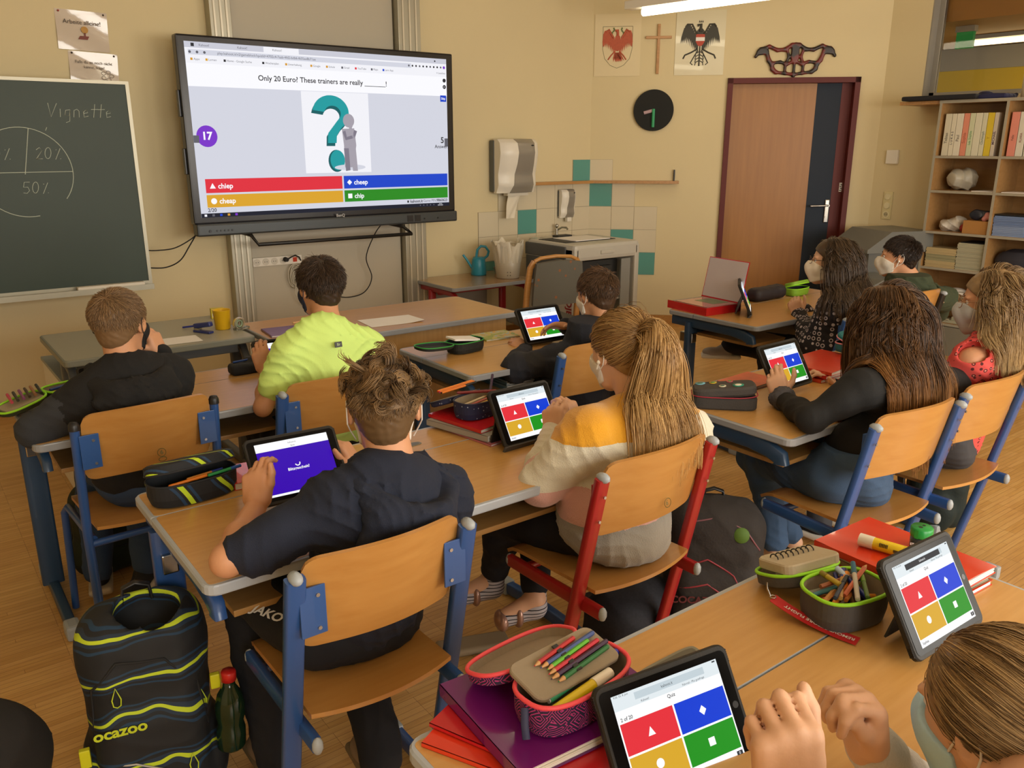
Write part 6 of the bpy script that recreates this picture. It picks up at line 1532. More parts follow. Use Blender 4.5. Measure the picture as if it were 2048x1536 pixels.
# --- black top girl's desk
t = thing('pencil_case', 'charcoal pencil case with round badges and a pink zip', 'pencil case', (2.335, 1.825, ZD), R(-46))
m = MB(); m.plate([sup(a, 0.115, 0.055, 4.5) for a in np.linspace(0, 2*PI, 33)[:-1]], 0.0, 0.045, 0.006); m.build('case_body', mat('case_charcoal', '3a3734', 0.8, bump=0.3, bscale=150), t)
m = MB(); m.T = Matrix.Translation((-0.0, 0, 0.047)) @ Matrix.Rotation(R(-6), 4, 'Y'); m.plate([sup(a, 0.112, 0.055, 4.5) for a in np.linspace(0, 2*PI, 33)[:-1]], 0.0, 0.034, 0.008); m.build('lid', mat('case_charcoal2', '403c39', 0.8, bump=0.3, bscale=150), t)
m = MB(); m.tube([(*sup(a, 0.115, 0.0565, 4.5), 0.0465 + 0.009*max(0, math.cos(a))) for a in np.linspace(0, 2*PI, 41)[:-1]], 0.0022, 6, closed=True); m.build('zipper_rim', mat('zip_crimson', '9a2438', 0.5), t)
for i, (x, y, c_, r_) in enumerate(((-0.085, 0.03, '6ea8b8', 0.018), (-0.04, 0.03, 'c0a030', 0.014), (0.045, -0.018, '1f8a70', 0.020), (-0.01, -0.02, 'd8cfb0', 0.013), (0.02, 0.035, 'b8485a', 0.012))):
    m = MB(); m.T = Matrix.Translation((0, 0, 0.0815)) @ Matrix.Rotation(R(-6), 4, 'Y'); m.lathe([(0.0, 0.002), (r_, 0.002), (r_, 0.0), (0.0, 0.0)], 20, (x, y)); m.mi = 1; m.lathe([(0.0, 0.0028), (r_*0.55, 0.0028), (r_*0.6, 0.002)], 12, (x, y)); m.build('badge', [mat('badge_' + c_, c_, 0.4), mat('badge_in' + str(i % 3), ('3a6a5a', '3a8a3a', 'e8e0d0')[i % 3], 0.4)], t)
m = MB(); m.tube([(-0.115, 0.03, 0.047), (-0.135, 0.045, 0.03), (-0.14, 0.05, 0.01)], 0.003, 8, flat=(0.009, 0.003)); m.build('zip_tab', mat('zip_crimson', '9a2438'), t)
flat_book('book', 'picture schoolbook with an orange and green cover behind the black top girl hand', 'book', (2.66, 1.965, ZD), 0.21, 0.15, 0.012, 4, cb if False else mat('cover_orange', 'c85a34', 0.3, var=0.6, vscale=10), None)
flat_book('folder', 'red folder under the picture schoolbook', 'folder', (2.60, 1.90, ZD), 0.01, 0.01, 0.001, 0, M_redf) if False else None
for i in range(3):
    flat_book('folder', ('lowest red folder of the pile right of the black top girl tablet', 'middle red folder of the pile right of the black top girl tablet', 'top shiny orange red folder of the pile right of the black top girl tablet')[i], 'folder', (3.05 + 0.008*i, 1.895 - 0.004*i, ZD + 0.0155*i), 0.33, 0.24, 0.0135, -3 + 3*i, M_redf if i != 1 else M_redf2, bend=0.006 if i == 2 else 0.0)
t = pencil_case('teal pencil case with a pink zip, ajar on the red folders', (3.275, 1.905, ZD + 0.052), -2, 0.16, 0.09, 0.040, mat('case_teal', '17666a', 0.7), mat('zip_pink', 'd08a90', 0.5), M_dkc, closed=True, open_side=1, lid_ang=-20, lidh=0.014)
# --- patterned blouse girl's desk
t = thing('ring_binder', 'open red binder with a white inside on the back right desk', 'binder', (3.715, 3.10, ZD), R(-5))
m = MB(); m.box(-0.135, -0.16, 0, 0.135, 0.15, 0.003); m.box(-0.135, -0.16, 0.003, -0.132, 0.15, 0.045); m.box(-0.135, -0.163, 0.0, 0.135, -0.16, 0.045); m.box(0.132, -0.16, 0.003, 0.135, 0.15, 0.046)
m.build('cover', M_redf2, t)
m = MB(); m.T = Matrix.Translation((0.135, 0, 0.045)) @ Matrix.Rotation(R(12), 4, 'Y'); m.box(0.0, -0.16, 0.0, 0.003, 0.15, 0.235); m.mi = 1; m.box(-0.001, -0.155, 0.004, 0.0, 0.145, 0.230); m.build('raised_cover', [M_redf2, mat('binder_inner', 'c4b8b8', 0.5)], t)
m = MB()
for q in range(8): m.box(-0.125 + 0.001*q, -0.15, 0.004 + 0.005*q, 0.12, 0.13, 0.0085 + 0.005*q)
m.mi = 1; m.box(-0.12, -0.152, 0.0445, 0.115, 0.10, 0.046); m.mi = 2; m.box(-0.02, -0.10, 0.046, 0.10, 0.05, 0.0465); m.build('page_stack', [mat('pages_grey', 'a09a8a'), mat('clear_pink', 'b85a58', 0.2, coat=0.5), mat('cover_green', '6a7c50', 0.3, var=0.6, vscale=20)], t)
blob('pencil_case', 'long black pencil case with a pink logo on the back right desk', 'pencil case', (4.27, 3.075, ZD), [B((0, 0, 0.04), (0.15, 0.05, 0.04), 0.035, None, 0.02)], mat('case_black', '221c22', 0.6), 0.006, wrinkle(0.003))
t = pencil_case('lime green pencil case with its lid ajar on the back right desk', (4.56, 3.06, ZD), 4, 0.19, 0.10, 0.045, mat('case_lime', '7fae2c', 0.6), M_lime, M_dkc, closed=True, open_side=-1, lid_ang=-18, lidh=0.020)
flat_book('folder', 'red folder lying under the lime green pencil case edge', 'folder', (4.13, 3.165, ZD), 0.30, 0.10, 0.010, 0, M_redf)
# --- teacher desk and side table things
def sheetp(name, label, cat, loc, w_, d_, rz, m_, curl=0.006):
    m = MB(); m.grid(lambda u, v: ((u-.5)*w_, (v-.5)*d_, 0.001 + curl*max(0, u - 0.6)**2*6*(1-v)), 10, 10, 0.0007); o = m.build(name, m_, None, loc, (0, 0, R(rz))); return tag(o, label, cat)
sheetp('paper_sheet', 'white sheets of paper lying on the right part of the teacher desk', 'paper', (2.11, 3.885, 0.7412), 0.30, 0.21, -6, M_paper, 0.01)
sheetp('folder', 'yellow paper folder on the teacher desk beside the neon shirt boy', 'folder', (1.77, 3.885, 0.7412), 0.22, 0.26, 16, mat('folder_yellow', 'd0a41c', 0.5), 0.0)
flat_book('folder', 'violet plastic folder at the left end of the teacher desk', 'folder', (1.575, 3.965, 0.7412), 0.24, 0.20, 0.008, -6, mat('folder_violet', '7c5a94', 0.25, coat=0.4), M_white)
pen('short pale eraser pencil on the teacher desk', (1.66, 4.13, 0.746), (1.76, 4.14, 0.746), 'd8b080', 0.005)
sheetp('paper_sheet', 'white printed sheet on the grey side table', 'paper', (1.055, 4.095, 0.7412), 0.21, 0.15, -3, M_paper, 0.0)
pen('blue ballpoint pen leaning beside the blue stapler', (1.161,4.360,0.747), (1.235,4.300,0.760), '24348c', 0.005, None, '24348c', 'pen')
t = thing('stapler', 'dark blue stapler standing on the grey side table', 'stapler', (1.215, 4.20, 0.7405), R(-62))
m = MB(); m.box(-0.055, -0.016, 0, 0.055, 0.016, 0.012, 0.004); m.build('base', mat('stapler_blue', '1f2c6c', 0.3, coat=0.4), t)
m = MB(); m.T = Matrix.Translation((-0.05, 0, 0.018)) @ Matrix.Rotation(R(-10), 4, 'Y'); m.box(0, -0.015, 0, 0.11, 0.015, 0.026, 0.008); m.build('arm', mat('stapler_blue', '1f2c6c'), t)
m = MB(); m.box(-0.052, -0.012, 0.012, -0.02, 0.012, 0.022); m.build('hinge', M_steel, t)
t = thing('pencil_cup', 'yellow plastic cup on the grey side table', 'cup', (1.325, 4.235, 0.7405))
m = MB(); m.lathe([(0.0, 0.0), (0.036, 0.0), (0.038, 0.004), (0.044, 0.098), (0.0455, 0.100), (0.042, 0.099), (0.035, 0.006), (0.0, 0.006)], 32); m.build('cup_body', mat('cup_yellow', 'd8ac14', 0.35), t)
m = MB(); m.box(-0.035, -0.02, 0, 0.035, 0.02, 0.055, 0.002); m.mi = 1; m.box(-0.030, -0.0205, 0.01, 0.02, -0.02, 0.03); tag(m.build('card_box', [mat('box_yellow', 'd0c038', 0.5), M_paper], None, (1.395, 4.53, 0.7405), (0, 0, R(-8))), 'small yellow box behind the yellow cup', 'box')
t = thing('tape_dispenser', 'clear plastic tape dispenser beside the yellow cup', 'tape dispenser', (1.385, 4.16, 0.7405), R(20))
gc = mat('clear_plastic', 'cfd4c8', 0.08, trans=0.9)
m = MB(); m.tube([(0.028*math.cos(a), 0, 0.033 + 0.028*math.sin(a)) for a in np.linspace(0, 2*PI, 21)[:-1]], 0.006, 8, flat=(0.02, 0.008), closed=True); m.box(-0.03, -0.014, 0, 0.055, 0.014, 0.012, 0.003); m.build('body', gc, t)
m = MB(); m.tube([(0.016*math.cos(a), 0, 0.033 + 0.016*math.sin(a)) for a in np.linspace(0, 2*PI, 17)[:-1]], 0.004, 6, flat=(0.014, 0.006), closed=True); m.build('tape_roll', mat('tape_green', '8aa088', 0.3), t)
# --- things on the low table beside the sink
t = thing('watering_can', 'turquoise plastic watering can on the low table', 'watering can', (3.96, 5.72, 0.6005), R(150))
m = MB(); m.lathe([(0.0, 0), (0.062, 0), (0.066, 0.01), (0.055, 0.13), (0.045, 0.15), (0.0, 0.15)], 28); m.build('body', mat('can_teal', '2a8ea8', 0.3), t)
m = MB(); m.tube([(-0.045, 0, 0.135), (-0.075, 0, 0.16), (-0.085, 0, 0.195), (-0.06, 0, 0.235), (-0.02, 0, 0.24), (0.01, 0, 0.21), (0.02, 0, 0.15)], 0.011, 10); m.build('handle', mat('can_teal', '2a8ea8'), t)
m = MB(); m.tube([(0.05, 0, 0.05), (0.10, 0, 0.13), (0.13, 0, 0.17)], 0.01, 8); m.build('spout', mat('can_teal', '2a8ea8'), t)
t = thing('waste_bin', 'pale translucent waste bin with a white liner bag on the low table', 'waste bin', (4.07, 5.46, 0.6005))
m = MB(); m.lathe([(0.0, 0.0), (0.092, 0.0), (0.095, 0.006), (0.125, 0.27), (0.122, 0.27), (0.090, 0.008), (0.0, 0.008)], 36); m.mi = 1
for q in range(2):
    for r_ in range(2):
        a = R(-127 + 13*q); m.ball((0.0975*math.cos(a)*(1+.02*r_), 0.0975*math.sin(a)*(1+.02*r_), 0.03 + 0.025*r_), 0.005, 8)
m.build('bin_body', [mat('bin_pale', 'bdb4a0', 0.35), mat('dots_grey', '7c7668', 0.6)], t)
m = MB()
def bag(u, v):
    a = 2*PI*u; rr_ = 0.108 + 0.022*v + 0.006*math.sin(9*a + 3*v)*v + 0.004*math.sin(17*a); z = 0.13 + 0.16*v + 0.018*math.sin(5*a + 1)*v + 0.012*math.sin(11*a)*v
    return (rr_*math.cos(a), rr_*math.sin(a), z)
m.grid(bag, 60, 10, 0.001); m.grid(lambda u, v: ((0.130 + 0.006*math.sin(2*PI*u*9))*(1 - 0.25*v)*math.cos(2*PI*u), (0.130 + 0.006*math.sin(2*PI*u*9))*(1-.25*v)*math.sin(2*PI*u), 0.288 + 0.018*math.sin(2*PI*u*5 + 1) + 0.012*math.sin(2*PI*u*11) - 0.10*v), 60, 6)
m.build('liner_bag', mat('liner_white', 'd6cdb8', 0.35, bump=0.4, bscale=40), t)
t = thing('soap_bowl', 'small dark grey bowl beside the recycling cart on the low table', 'bowl', (4.17, 5.70, 0.6005)); m = MB(); m.lathe([(0, 0.002), (0.04, 0.002), (0.06, 0.05), (0.057, 0.05), (0.038, 0.008), (0, 0.008)], 24); m.build('bowl_body', mat('bowl_grey', '77726a', 0.4), t)

# ================================================================ BAGS ON THE FLOOR
def backpack(label, loc, rz, w_, d_, h_, base, trims, cap_m=None, lean=0.0, group=None, pulls=None, pockets=True, hh=0.008, name='school_backpack', strapm=None, text=None, textm=None, open_top=False):
    t = thing(name, label, 'backpack', loc, 0, group, (R(lean), 0, R(rz)))
    a, d2 = w_/2, d_/2
    P = [B((0, 0.02, h_*0.5), (a*0.95, d2*0.85, h_*0.49), 0.07, None, 0.03), E((0, 0.01, h_*0.80), (a*0.93, d2*0.9, h_*0.22), None, 0.04),
         B((0, -d2*0.62, h_*0.33), (a*0.85, d2*0.5, h_*0.30), 0.06, None, 0.02), B((0, -d2*0.45, h_*0.66), (a*0.80, d2*0.42, h_*0.17), 0.05, None, 0.015)]
    for sx in (-1, 1): P.append(E((sx*a*0.92, -0.0, h_*0.22), (0.035, d2*0.7, h_*0.2), None, 0.02))
    if open_top: P.append(E((0.02, 0.0, h_*0.93), (a*0.55, d2*0.6, h_*0.16), None, 0.015, -1))
    bb = sdf_obj('bag_body', P, base, t, hh, wrinkle(0.004, (7, 7, 7), w_*30))
    def surf(x, z):
        # front surface y at (x,z) by marching
        y = np.linspace(-d2*1.5, 0, 60); Q = np.stack([np.full(60, x), y, np.full(60, z)], 1); D = sdf_at(P, Q); k = np.argmax(D < 0); return y[k] - 0.002 if (D < 0).any() else 0
    for nm, pts, r_, mm_ in trims:
        m = MB(); q = []
        for (x0_, z0_), (x1_, z1_) in zip(pts, pts[1:]):
            for s in np.linspace(0, 1, 6, endpoint=False): q.append((x0_ + (x1_-x0_)*s, z0_ + (z1_-z0_)*s))
        q.append(pts[-1]); PP = [(x*a, surf(x*a, z*h_), z*h_) for x, z in q]
        for i in range(1, len(PP)-1): PP[i] = (PP[i][0], (PP[i-1][1] + PP[i][1] + PP[i+1][1])/3, PP[i][2])
        m.tube(PP, r_, 6); m.build(nm, mm_, bb)
    m = MB(); m.tube([(-0.035, d2*0.5, h_*0.97), (-0.03, d2*0.5, h_*1.04), (0, d2*0.5, h_*1.06), (0.03, d2*0.5, h_*1.04), (0.035, d2*0.5, h_*0.97)], 0.008, 8, flat=(0.02, 0.008)); m.build('carry_handle', strapm or M_capd, t)
    for sx in (-1, 1):
        m = MB(); m.tube([(sx*0.07, d2*0.72, h_*0.92), (sx*0.09, d2*1.15, h_*0.80), (sx*0.10, d2*1.35, h_*0.5), (sx*0.12, d2*1.15, h_*0.2), (sx*0.13, d2*0.7, h_*0.08)], 0.02, 10, flat=(0.05, 0.014)); m.build('shoulder_strap', strapm or M_capd, t)
    for x, z, mm_ in (pulls or []):
        y = surf(x*a, z*h_) - 0.004; m = MB(); m.tube([(x*a, y, z*h_), (x*a - 0.010, y - 0.004, z*h_ - 0.028), (x*a - 0.008, y - 0.004, z*h_ - 0.045), (x*a, y - 0.004, z*h_ - 0.05), (x*a + 0.008, y - 0.004, z*h_ - 0.045), (x*a + 0.010, y - 0.004, z*h_ - 0.028)], 0.0016, 6, closed=True); m.build('zip_pull', mm_, bb)
    if text:
        m = MB(); y = surf(text[1]*a, text[2]*h_); m.T = Matrix.Translation((text[1]*a, y - 0.003, text[2]*h_)) @ Matrix.Rotation(R(90), 4, 'X'); put_text(m, text[0], 0, 0, 0.002, text[3], 0, 0.03); m.build('bag_lettering', textm, bb)
    return t, surf
M_bk = mat('bag_black', '17181a', 0.8, bump=0.3, bscale=120); M_lime2 = mat('piping_lime', 'b8c828', 0.5); M_refl = mat('reflective', 'a8a49a', 0.3)
sb_ = bpy.data.materials.new('bag_striped'); sb_.use_nodes = True; zn = sb_.node_tree.nodes; zl = sb_.node_tree.links
tcz = zn.new('ShaderNodeTexCoord'); wz = zn.new('ShaderNodeTexWave'); wz.bands_direction = 'Z'; wz.inputs['Scale'].default_value = 2.6; wz.inputs['Distortion'].default_value = 5.5; wz.inputs['Detail'].default_value = 2.0; wz.inputs['Detail Scale'].default_value = 1.6
rz_ = zn.new('ShaderNodeValToRGB'); rz_.color_ramp.interpolation = 'CONSTANT'; ez = rz_.color_ramp.elements; ez[0].color = (*srgb('14171b'), 1); ez[1].position = 0.58; ez[1].color = (*srgb('15344e'), 1)
for p_, c_ in ((0.74, '14171b'), (0.90, '1a2c40'), (0.988, 'b8cc28')): e_ = ez.new(p_); e_.color = (*srgb(c_), 1)
zl.new(tcz.outputs['Object'], wz.inputs[0]); zl.new(wz.outputs[0], rz_.inputs[0]); zl.new(rz_.outputs[0], zn['Principled BSDF'].inputs['Base Color']); zn['Principled BSDF'].inputs['Roughness'].default_value = 0.75
t, sf = backpack('large navy and black backpack with lime stripes standing left of the middle desk', (0.35, 2.00, 0.0), -12, 0.30, 0.24, 0.56, sb_,
    [('zip_line', [(-0.85, 0.50), (-0.80, 0.72), (-0.4, 0.84), (0.3, 0.82), (0.75, 0.66), (0.85, 0.42)], 0.0035, M_bk), ('piping', [(-0.9, 0.40), (-0.3, 0.38), (0.2, 0.30), (0.6, 0.17), (0.95, 0.12)], 0.0025, M_refl),
     ],
    pulls=[(-0.45, 0.74, M_lime2), (0.55, 0.36, M_lime2), (0.80, 0.60, M_lime2)], text=('ocazoo', -0.45, 0.56, 0.040), textm=M_lime2, open_top=True)
m = MB(); m.T = Matrix.Translation((-0.05, sf(-0.05, 0.06) - 0.001, 0.05)) @ Matrix.Rotation(R(90), 4, 'X'); m.lathe([(0.0, 0.003), (0.025, 0.003), (0.027, 0.0)], 20); m.build('round_patch', mat('patch_grey', '4a4644', 0.7), t)
for q in (-1, 1):
    m = MB(); m.box(q*0.155 - 0.012, -0.085, 0.20 if q < 0 else 0.33, q*0.155 + 0.012, -0.07, 0.25 if q < 0 else 0.37, 0.003); m.build('buckle', mat('buckle_yellow', 'c8c81c', 0.4), t)
t = thing('drink_bottle', 'dark green bottle with a red cap in the side of the striped backpack', 'bottle', (0.50, 1.86, 0.17), 0, None, (0, R(3), 0))
gb = mat('bottle_green', '1e3a24', 0.08, trans=0.55)
m = MB(); m.lathe([(0, 0), (0.033, 0), (0.036, 0.006), (0.036, 0.05), (0.031, 0.07), (0.036, 0.09), (0.036, 0.12), (0.030, 0.15), (0.016, 0.175), (0.014, 0.19), (0, 0.19)], 26); m.build('bottle_body', gb, t)
m = MB(); m.lathe([(0, 0.216), (0.0165, 0.216), (0.0185, 0.212), (0.0185, 0.190), (0, 0.190)], 20); m.build('cap', mat('cap_red', 'b8201c', 0.35), t)
rzm = mat('zip_redpink', '8c2c38', 0.5)
t, sf = backpack('dark grey backpack with wine red zips behind the red framed chair', (2.075, 1.62, 0.0), -42, 0.34, 0.25, 0.50, mat('bag_charcoal', '2b2726', 0.85, bump=0.3, bscale=120),
    [('zip_line', [(-0.8, 0.62), (-0.2, 0.70), (0.3, 0.60), (0.6, 0.42), (0.7, 0.15)], 0.003, rzm), ('zip_line', [(-0.8, 0.50), (-0.2, 0.55), (0.2, 0.46), (0.5, 0.30), (0.62, 0.12)], 0.003, rzm), ('zip_line', [(-0.6, 0.93), (0.0, 0.97), (0.5, 0.90), (0.8, 0.75)], 0.003, mat('zip_mauve', '7a4a54', 0.5)),
     ('piping', [(-0.9, 0.32), (-0.2, 0.27), (0.3, 0.10), (0.6, 0.05)], 0.0025, M_refl)], pulls=[(0.18, 0.48, mat('pull_yellow', 'b8a83a', 0.5))], text=('COCAZOO', -0.35, 0.44, 0.035), textm=mat('text_wine', '5a2024', 0.6))
m = MB(); p_ = sf(0.05, 0.44); m.T = Matrix.Translation((0.07, p_ - 0.001, 0.435)) @ Matrix.Rotation(R(75), 4, 'X'); m.lathe([(0.0, 0.003), (0.024, 0.003), (0.026, 0.0)], 20); m.build('round_patch', mat('patch_green', '4a6a20', 0.7), t)
t = thing('drink_bottle', 'olive bottle with a lime yellow lid in the side pocket of the grey backpack', 'bottle', (2.216,1.548)+(0.09,), 0)
m = MB(); m.lathe([(0, 0), (0.033, 0), (0.035, 0.006), (0.035, 0.13), (0.026, 0.155), (0, 0.155)], 26); m.build('bottle_body', mat('bottle_olive', '3c3c14', 0.1, trans=0.4), t)
m = MB(); m.lathe([(0, 0.208), (0.012, 0.208), (0.016, 0.204), (0.017, 0.185), (0.026, 0.182), (0.029, 0.176), (0.029, 0.150), (0, 0.150)], 22); m.build('lid', mat('lid_lime', 'b0c81c', 0.35), t)
backpack('black starry bag lying under the red framed chair', (1.80, 1.72, 0.0), 18, 0.34, 0.24, 0.24, mat('bag_starry', '191b24', 0.85, var=0.8, vscale=120), [('piping', [(-0.7, 0.5), (0.0, 0.62), (0.7, 0.5)], 0.003, M_bk)], pulls=[], hh=0.009)
backpack('dark green black backpack with a mint stripe under the coral top girl chair', (3.62, 1.62, 0.0), 30, 0.32, 0.22, 0.44, mat('bag_darkteal', '0e1e1c', 0.8, bump=0.3, bscale=100), [('piping', [(0.88, 0.85), (0.95, 0.6), (0.9, 0.45)], 0.004, mat('piping_mint', '8fd0c8', 0.4)), ('zip_line', [(-0.8, 0.4), (0, 0.42), (0.8, 0.4)], 0.003, mat('zip_brown', '5a2c24', 0.5)), ('zip_line', [(-0.8, 0.7), (0, 0.75), (0.8, 0.7)], 0.003, mat('zip_brown', '5a2c24'))], hh=0.009)
backpack('black bag with a dark green leaf print under the left desk', (0.56, 3.42, 0.0), 10, 0.30, 0.22, 0.36, mat('bag_leaf', '1a2410', 0.85, var=0.8, vscale=26), [('piping', [(-0.8, 0.4), (0, 0.36), (0.8, 0.4)], 0.003, M_bk)], hh=0.009)
t = blob('black_bag', 'plain black bag at the lower left corner of the view', 'bag', (-0.03, 1.98, 0.0), [E((0, 0, 0.30), (0.15, 0.13, 0.15), None, 0.06), B((-0.02, 0.0, 0.16), (0.13, 0.10, 0.16), 0.07, None, 0.05)], mat('bag_black2', '151210', 0.85, bump=0.2, bscale=60), 0.009, wrinkle(0.006, (6, 6, 6), 2))

# ================================================================ PEOPLE
SKIN = mat('skin', 'c9936e', 0.55, sss=0.12, var=0.06, vscale=30, bump=0.06, bscale=200)
SKIN2 = mat('skin_light', 'd6a888', 0.55, sss=0.12, var=0.05, vscale=30, bump=0.06, bscale=200)
M_eyew = mat('eye_white', 'e8e4de', 0.2); M_iris = mat('iris', '4a3524', 0.2); M_lip = mat('lip', 'b06a5c', 0.5)
def unit(v): v = np.array(v, float); return v / (np.linalg.norm(v) + 1e-9)

def head_prims(c, M, s=1.0):
    L = lambda x, y, z: c + M @ (np.array([x, y, z]) * s)
    e = lambda p, r, k=0.012, op=1, MM=None: E(L(*p), np.array(r) * s, M if MM is None else MM, k*s, op)
    P = [e((0, -0.016, 0.028), (0.074, 0.091, 0.080)), e((0, 0.020, 0.0), (0.069, 0.070, 0.085), 0.02),
         e((0, 0.032, -0.045), (0.055, 0.052, 0.062), 0.02), C(L(-0.03, 0.03, -0.085), L(0, 0.062, -0.095), 0.022*s, 0.021*s, 0.02*s), C(L(0.03, 0.03, -0.085), L(0, 0.062, -0.095), 0.022*s, 0.021*s, 0.02*s)]
    for q in (-1, 1):
        P += [e((q*0.034, 0.060, -0.032), (0.024, 0.022, 0.024), 0.015), e((q*0.030, 0.080, 0.018), (0.020, 0.010, 0.007), 0.010)]
    P += [C(L(0, 0.084, 0.006), L(0, 0.103, -0.026), 0.007*s, 0.0105*s, 0.010*s), e((0.011, 0.094, -0.030), (0.007, 0.008, 0.006), 0.006), e((-0.011, 0.094, -0.030), (0.007, 0.008, 0.006), 0.006)]
    for q in (-1, 1): P.append(e((q*0.031, 0.099, 0.002), (0.015, 0.015, 0.009), 0.010, -1))
    P += [e((0, 0.086, -0.055), (0.022, 0.009, 0.0055), 0.006), e((0, 0.084, -0.066), (0.018, 0.009, 0.006), 0.006)]
    for q in (-1, 1):
        Me = M @ np.array(Matrix.Rotation(R(-14)*q, 3, 'Z') @ Matrix.Rotation(R(-8), 3, 'X'))
        P += [e((q*0.076, -0.010, -0.004), (0.0085, 0.019, 0.030), 0.006, 1, Me), e((q*0.071, -0.002, -0.008), (0.010, 0.012, 0.020), 0.008),
              e((q*0.0855, -0.006, -0.002), (0.006, 0.010, 0.017), 0.004, -1, Me)]
    return P

def hand_prims(w_, f, b, side, curl=(20, 25, 20), thumb=(0.62, 0.70, -0.35), s=0.88, spread=0.0, curls=None, tb=0.0):
    f = unit(f); b = unit(np.array(b, float) - f * np.dot(b, f)); T = np.cross(b, f) * side
    HP = lambda t, q, z: np.array(w_, float) + (T*t + f*q + b*z) * s
    P = [B(HP(0.0, 0.045, 0.0), np.array([0.040, 0.042, 0.0135])*s, 0.012*s, np.stack([T, f, b], 1), 0.012*s),
         C(HP(0, -0.02, 0), HP(0, 0.02, 0), 0.024*s, 0.026*s, 0.015*s), C(HP(0.025, 0.012, -0.008), HP(0.030, 0.045, -0.010), 0.016*s, 0.015*s, 0.015*s)]
    roots = [(0.0295, 0.084, 0), (0.0100, 0.089, 0.002), (-0.0095, 0.085, 0.001), (-0.0275, 0.076, -0.001)]
    lens = [(0.040, 0.024, 0.020), (0.044, 0.027, 0.021), (0.041, 0.025, 0.021), (0.032, 0.019, 0.018)]
    rad = [0.0092, 0.0095, 0.0090, 0.0080]
    for i in range(4):
        cu = curls[i] if curls else curl
        a = 0; p = np.array(roots[i]); P.append(C(HP(*(p*np.array([0.8, 0.55, 1]))), HP(*p), 0.0105*s, rad[i]*1.08*s, 0.012*s))
        sp = R(spread * (1.5 - i))
        for j in range(3):
            a += R(cu[j]); d = np.array([math.sin(sp)*math.cos(a), math.cos(sp)*math.cos(a), -math.sin(a)])
            q = p + d*lens[i][j]; r0 = rad[i]*(1 - 0.08*j); r1 = rad[i]*(1 - 0.08*(j+1))
            P.append(C(HP(*p), HP(*q), r0*s, r1*s, 0.0035*s)); p = q
    p = np.array([0.026, 0.022, -0.008]); d = unit(thumb)
    for j, l in enumerate((0.042, 0.031, 0.024)):
        q = p + d*l; P.append(C(HP(*p), HP(*q), (0.0145, 0.0112, 0.0102)[j]*s, (0.0112, 0.0105, 0.0085)[j]*s, 0.006*s)); p = q
        d = unit(d + np.array([-0.28, 0.16, -tb]))
    return P

def limb(a, b_, ra, rm, rb, k=0.02):
    a = np.array(a, float); b_ = np.array(b_, float); m_ = a*0.6 + b_*0.4
    return [C(a, m_, ra, rm, k), C(m_, b_, rm, rb, k)]

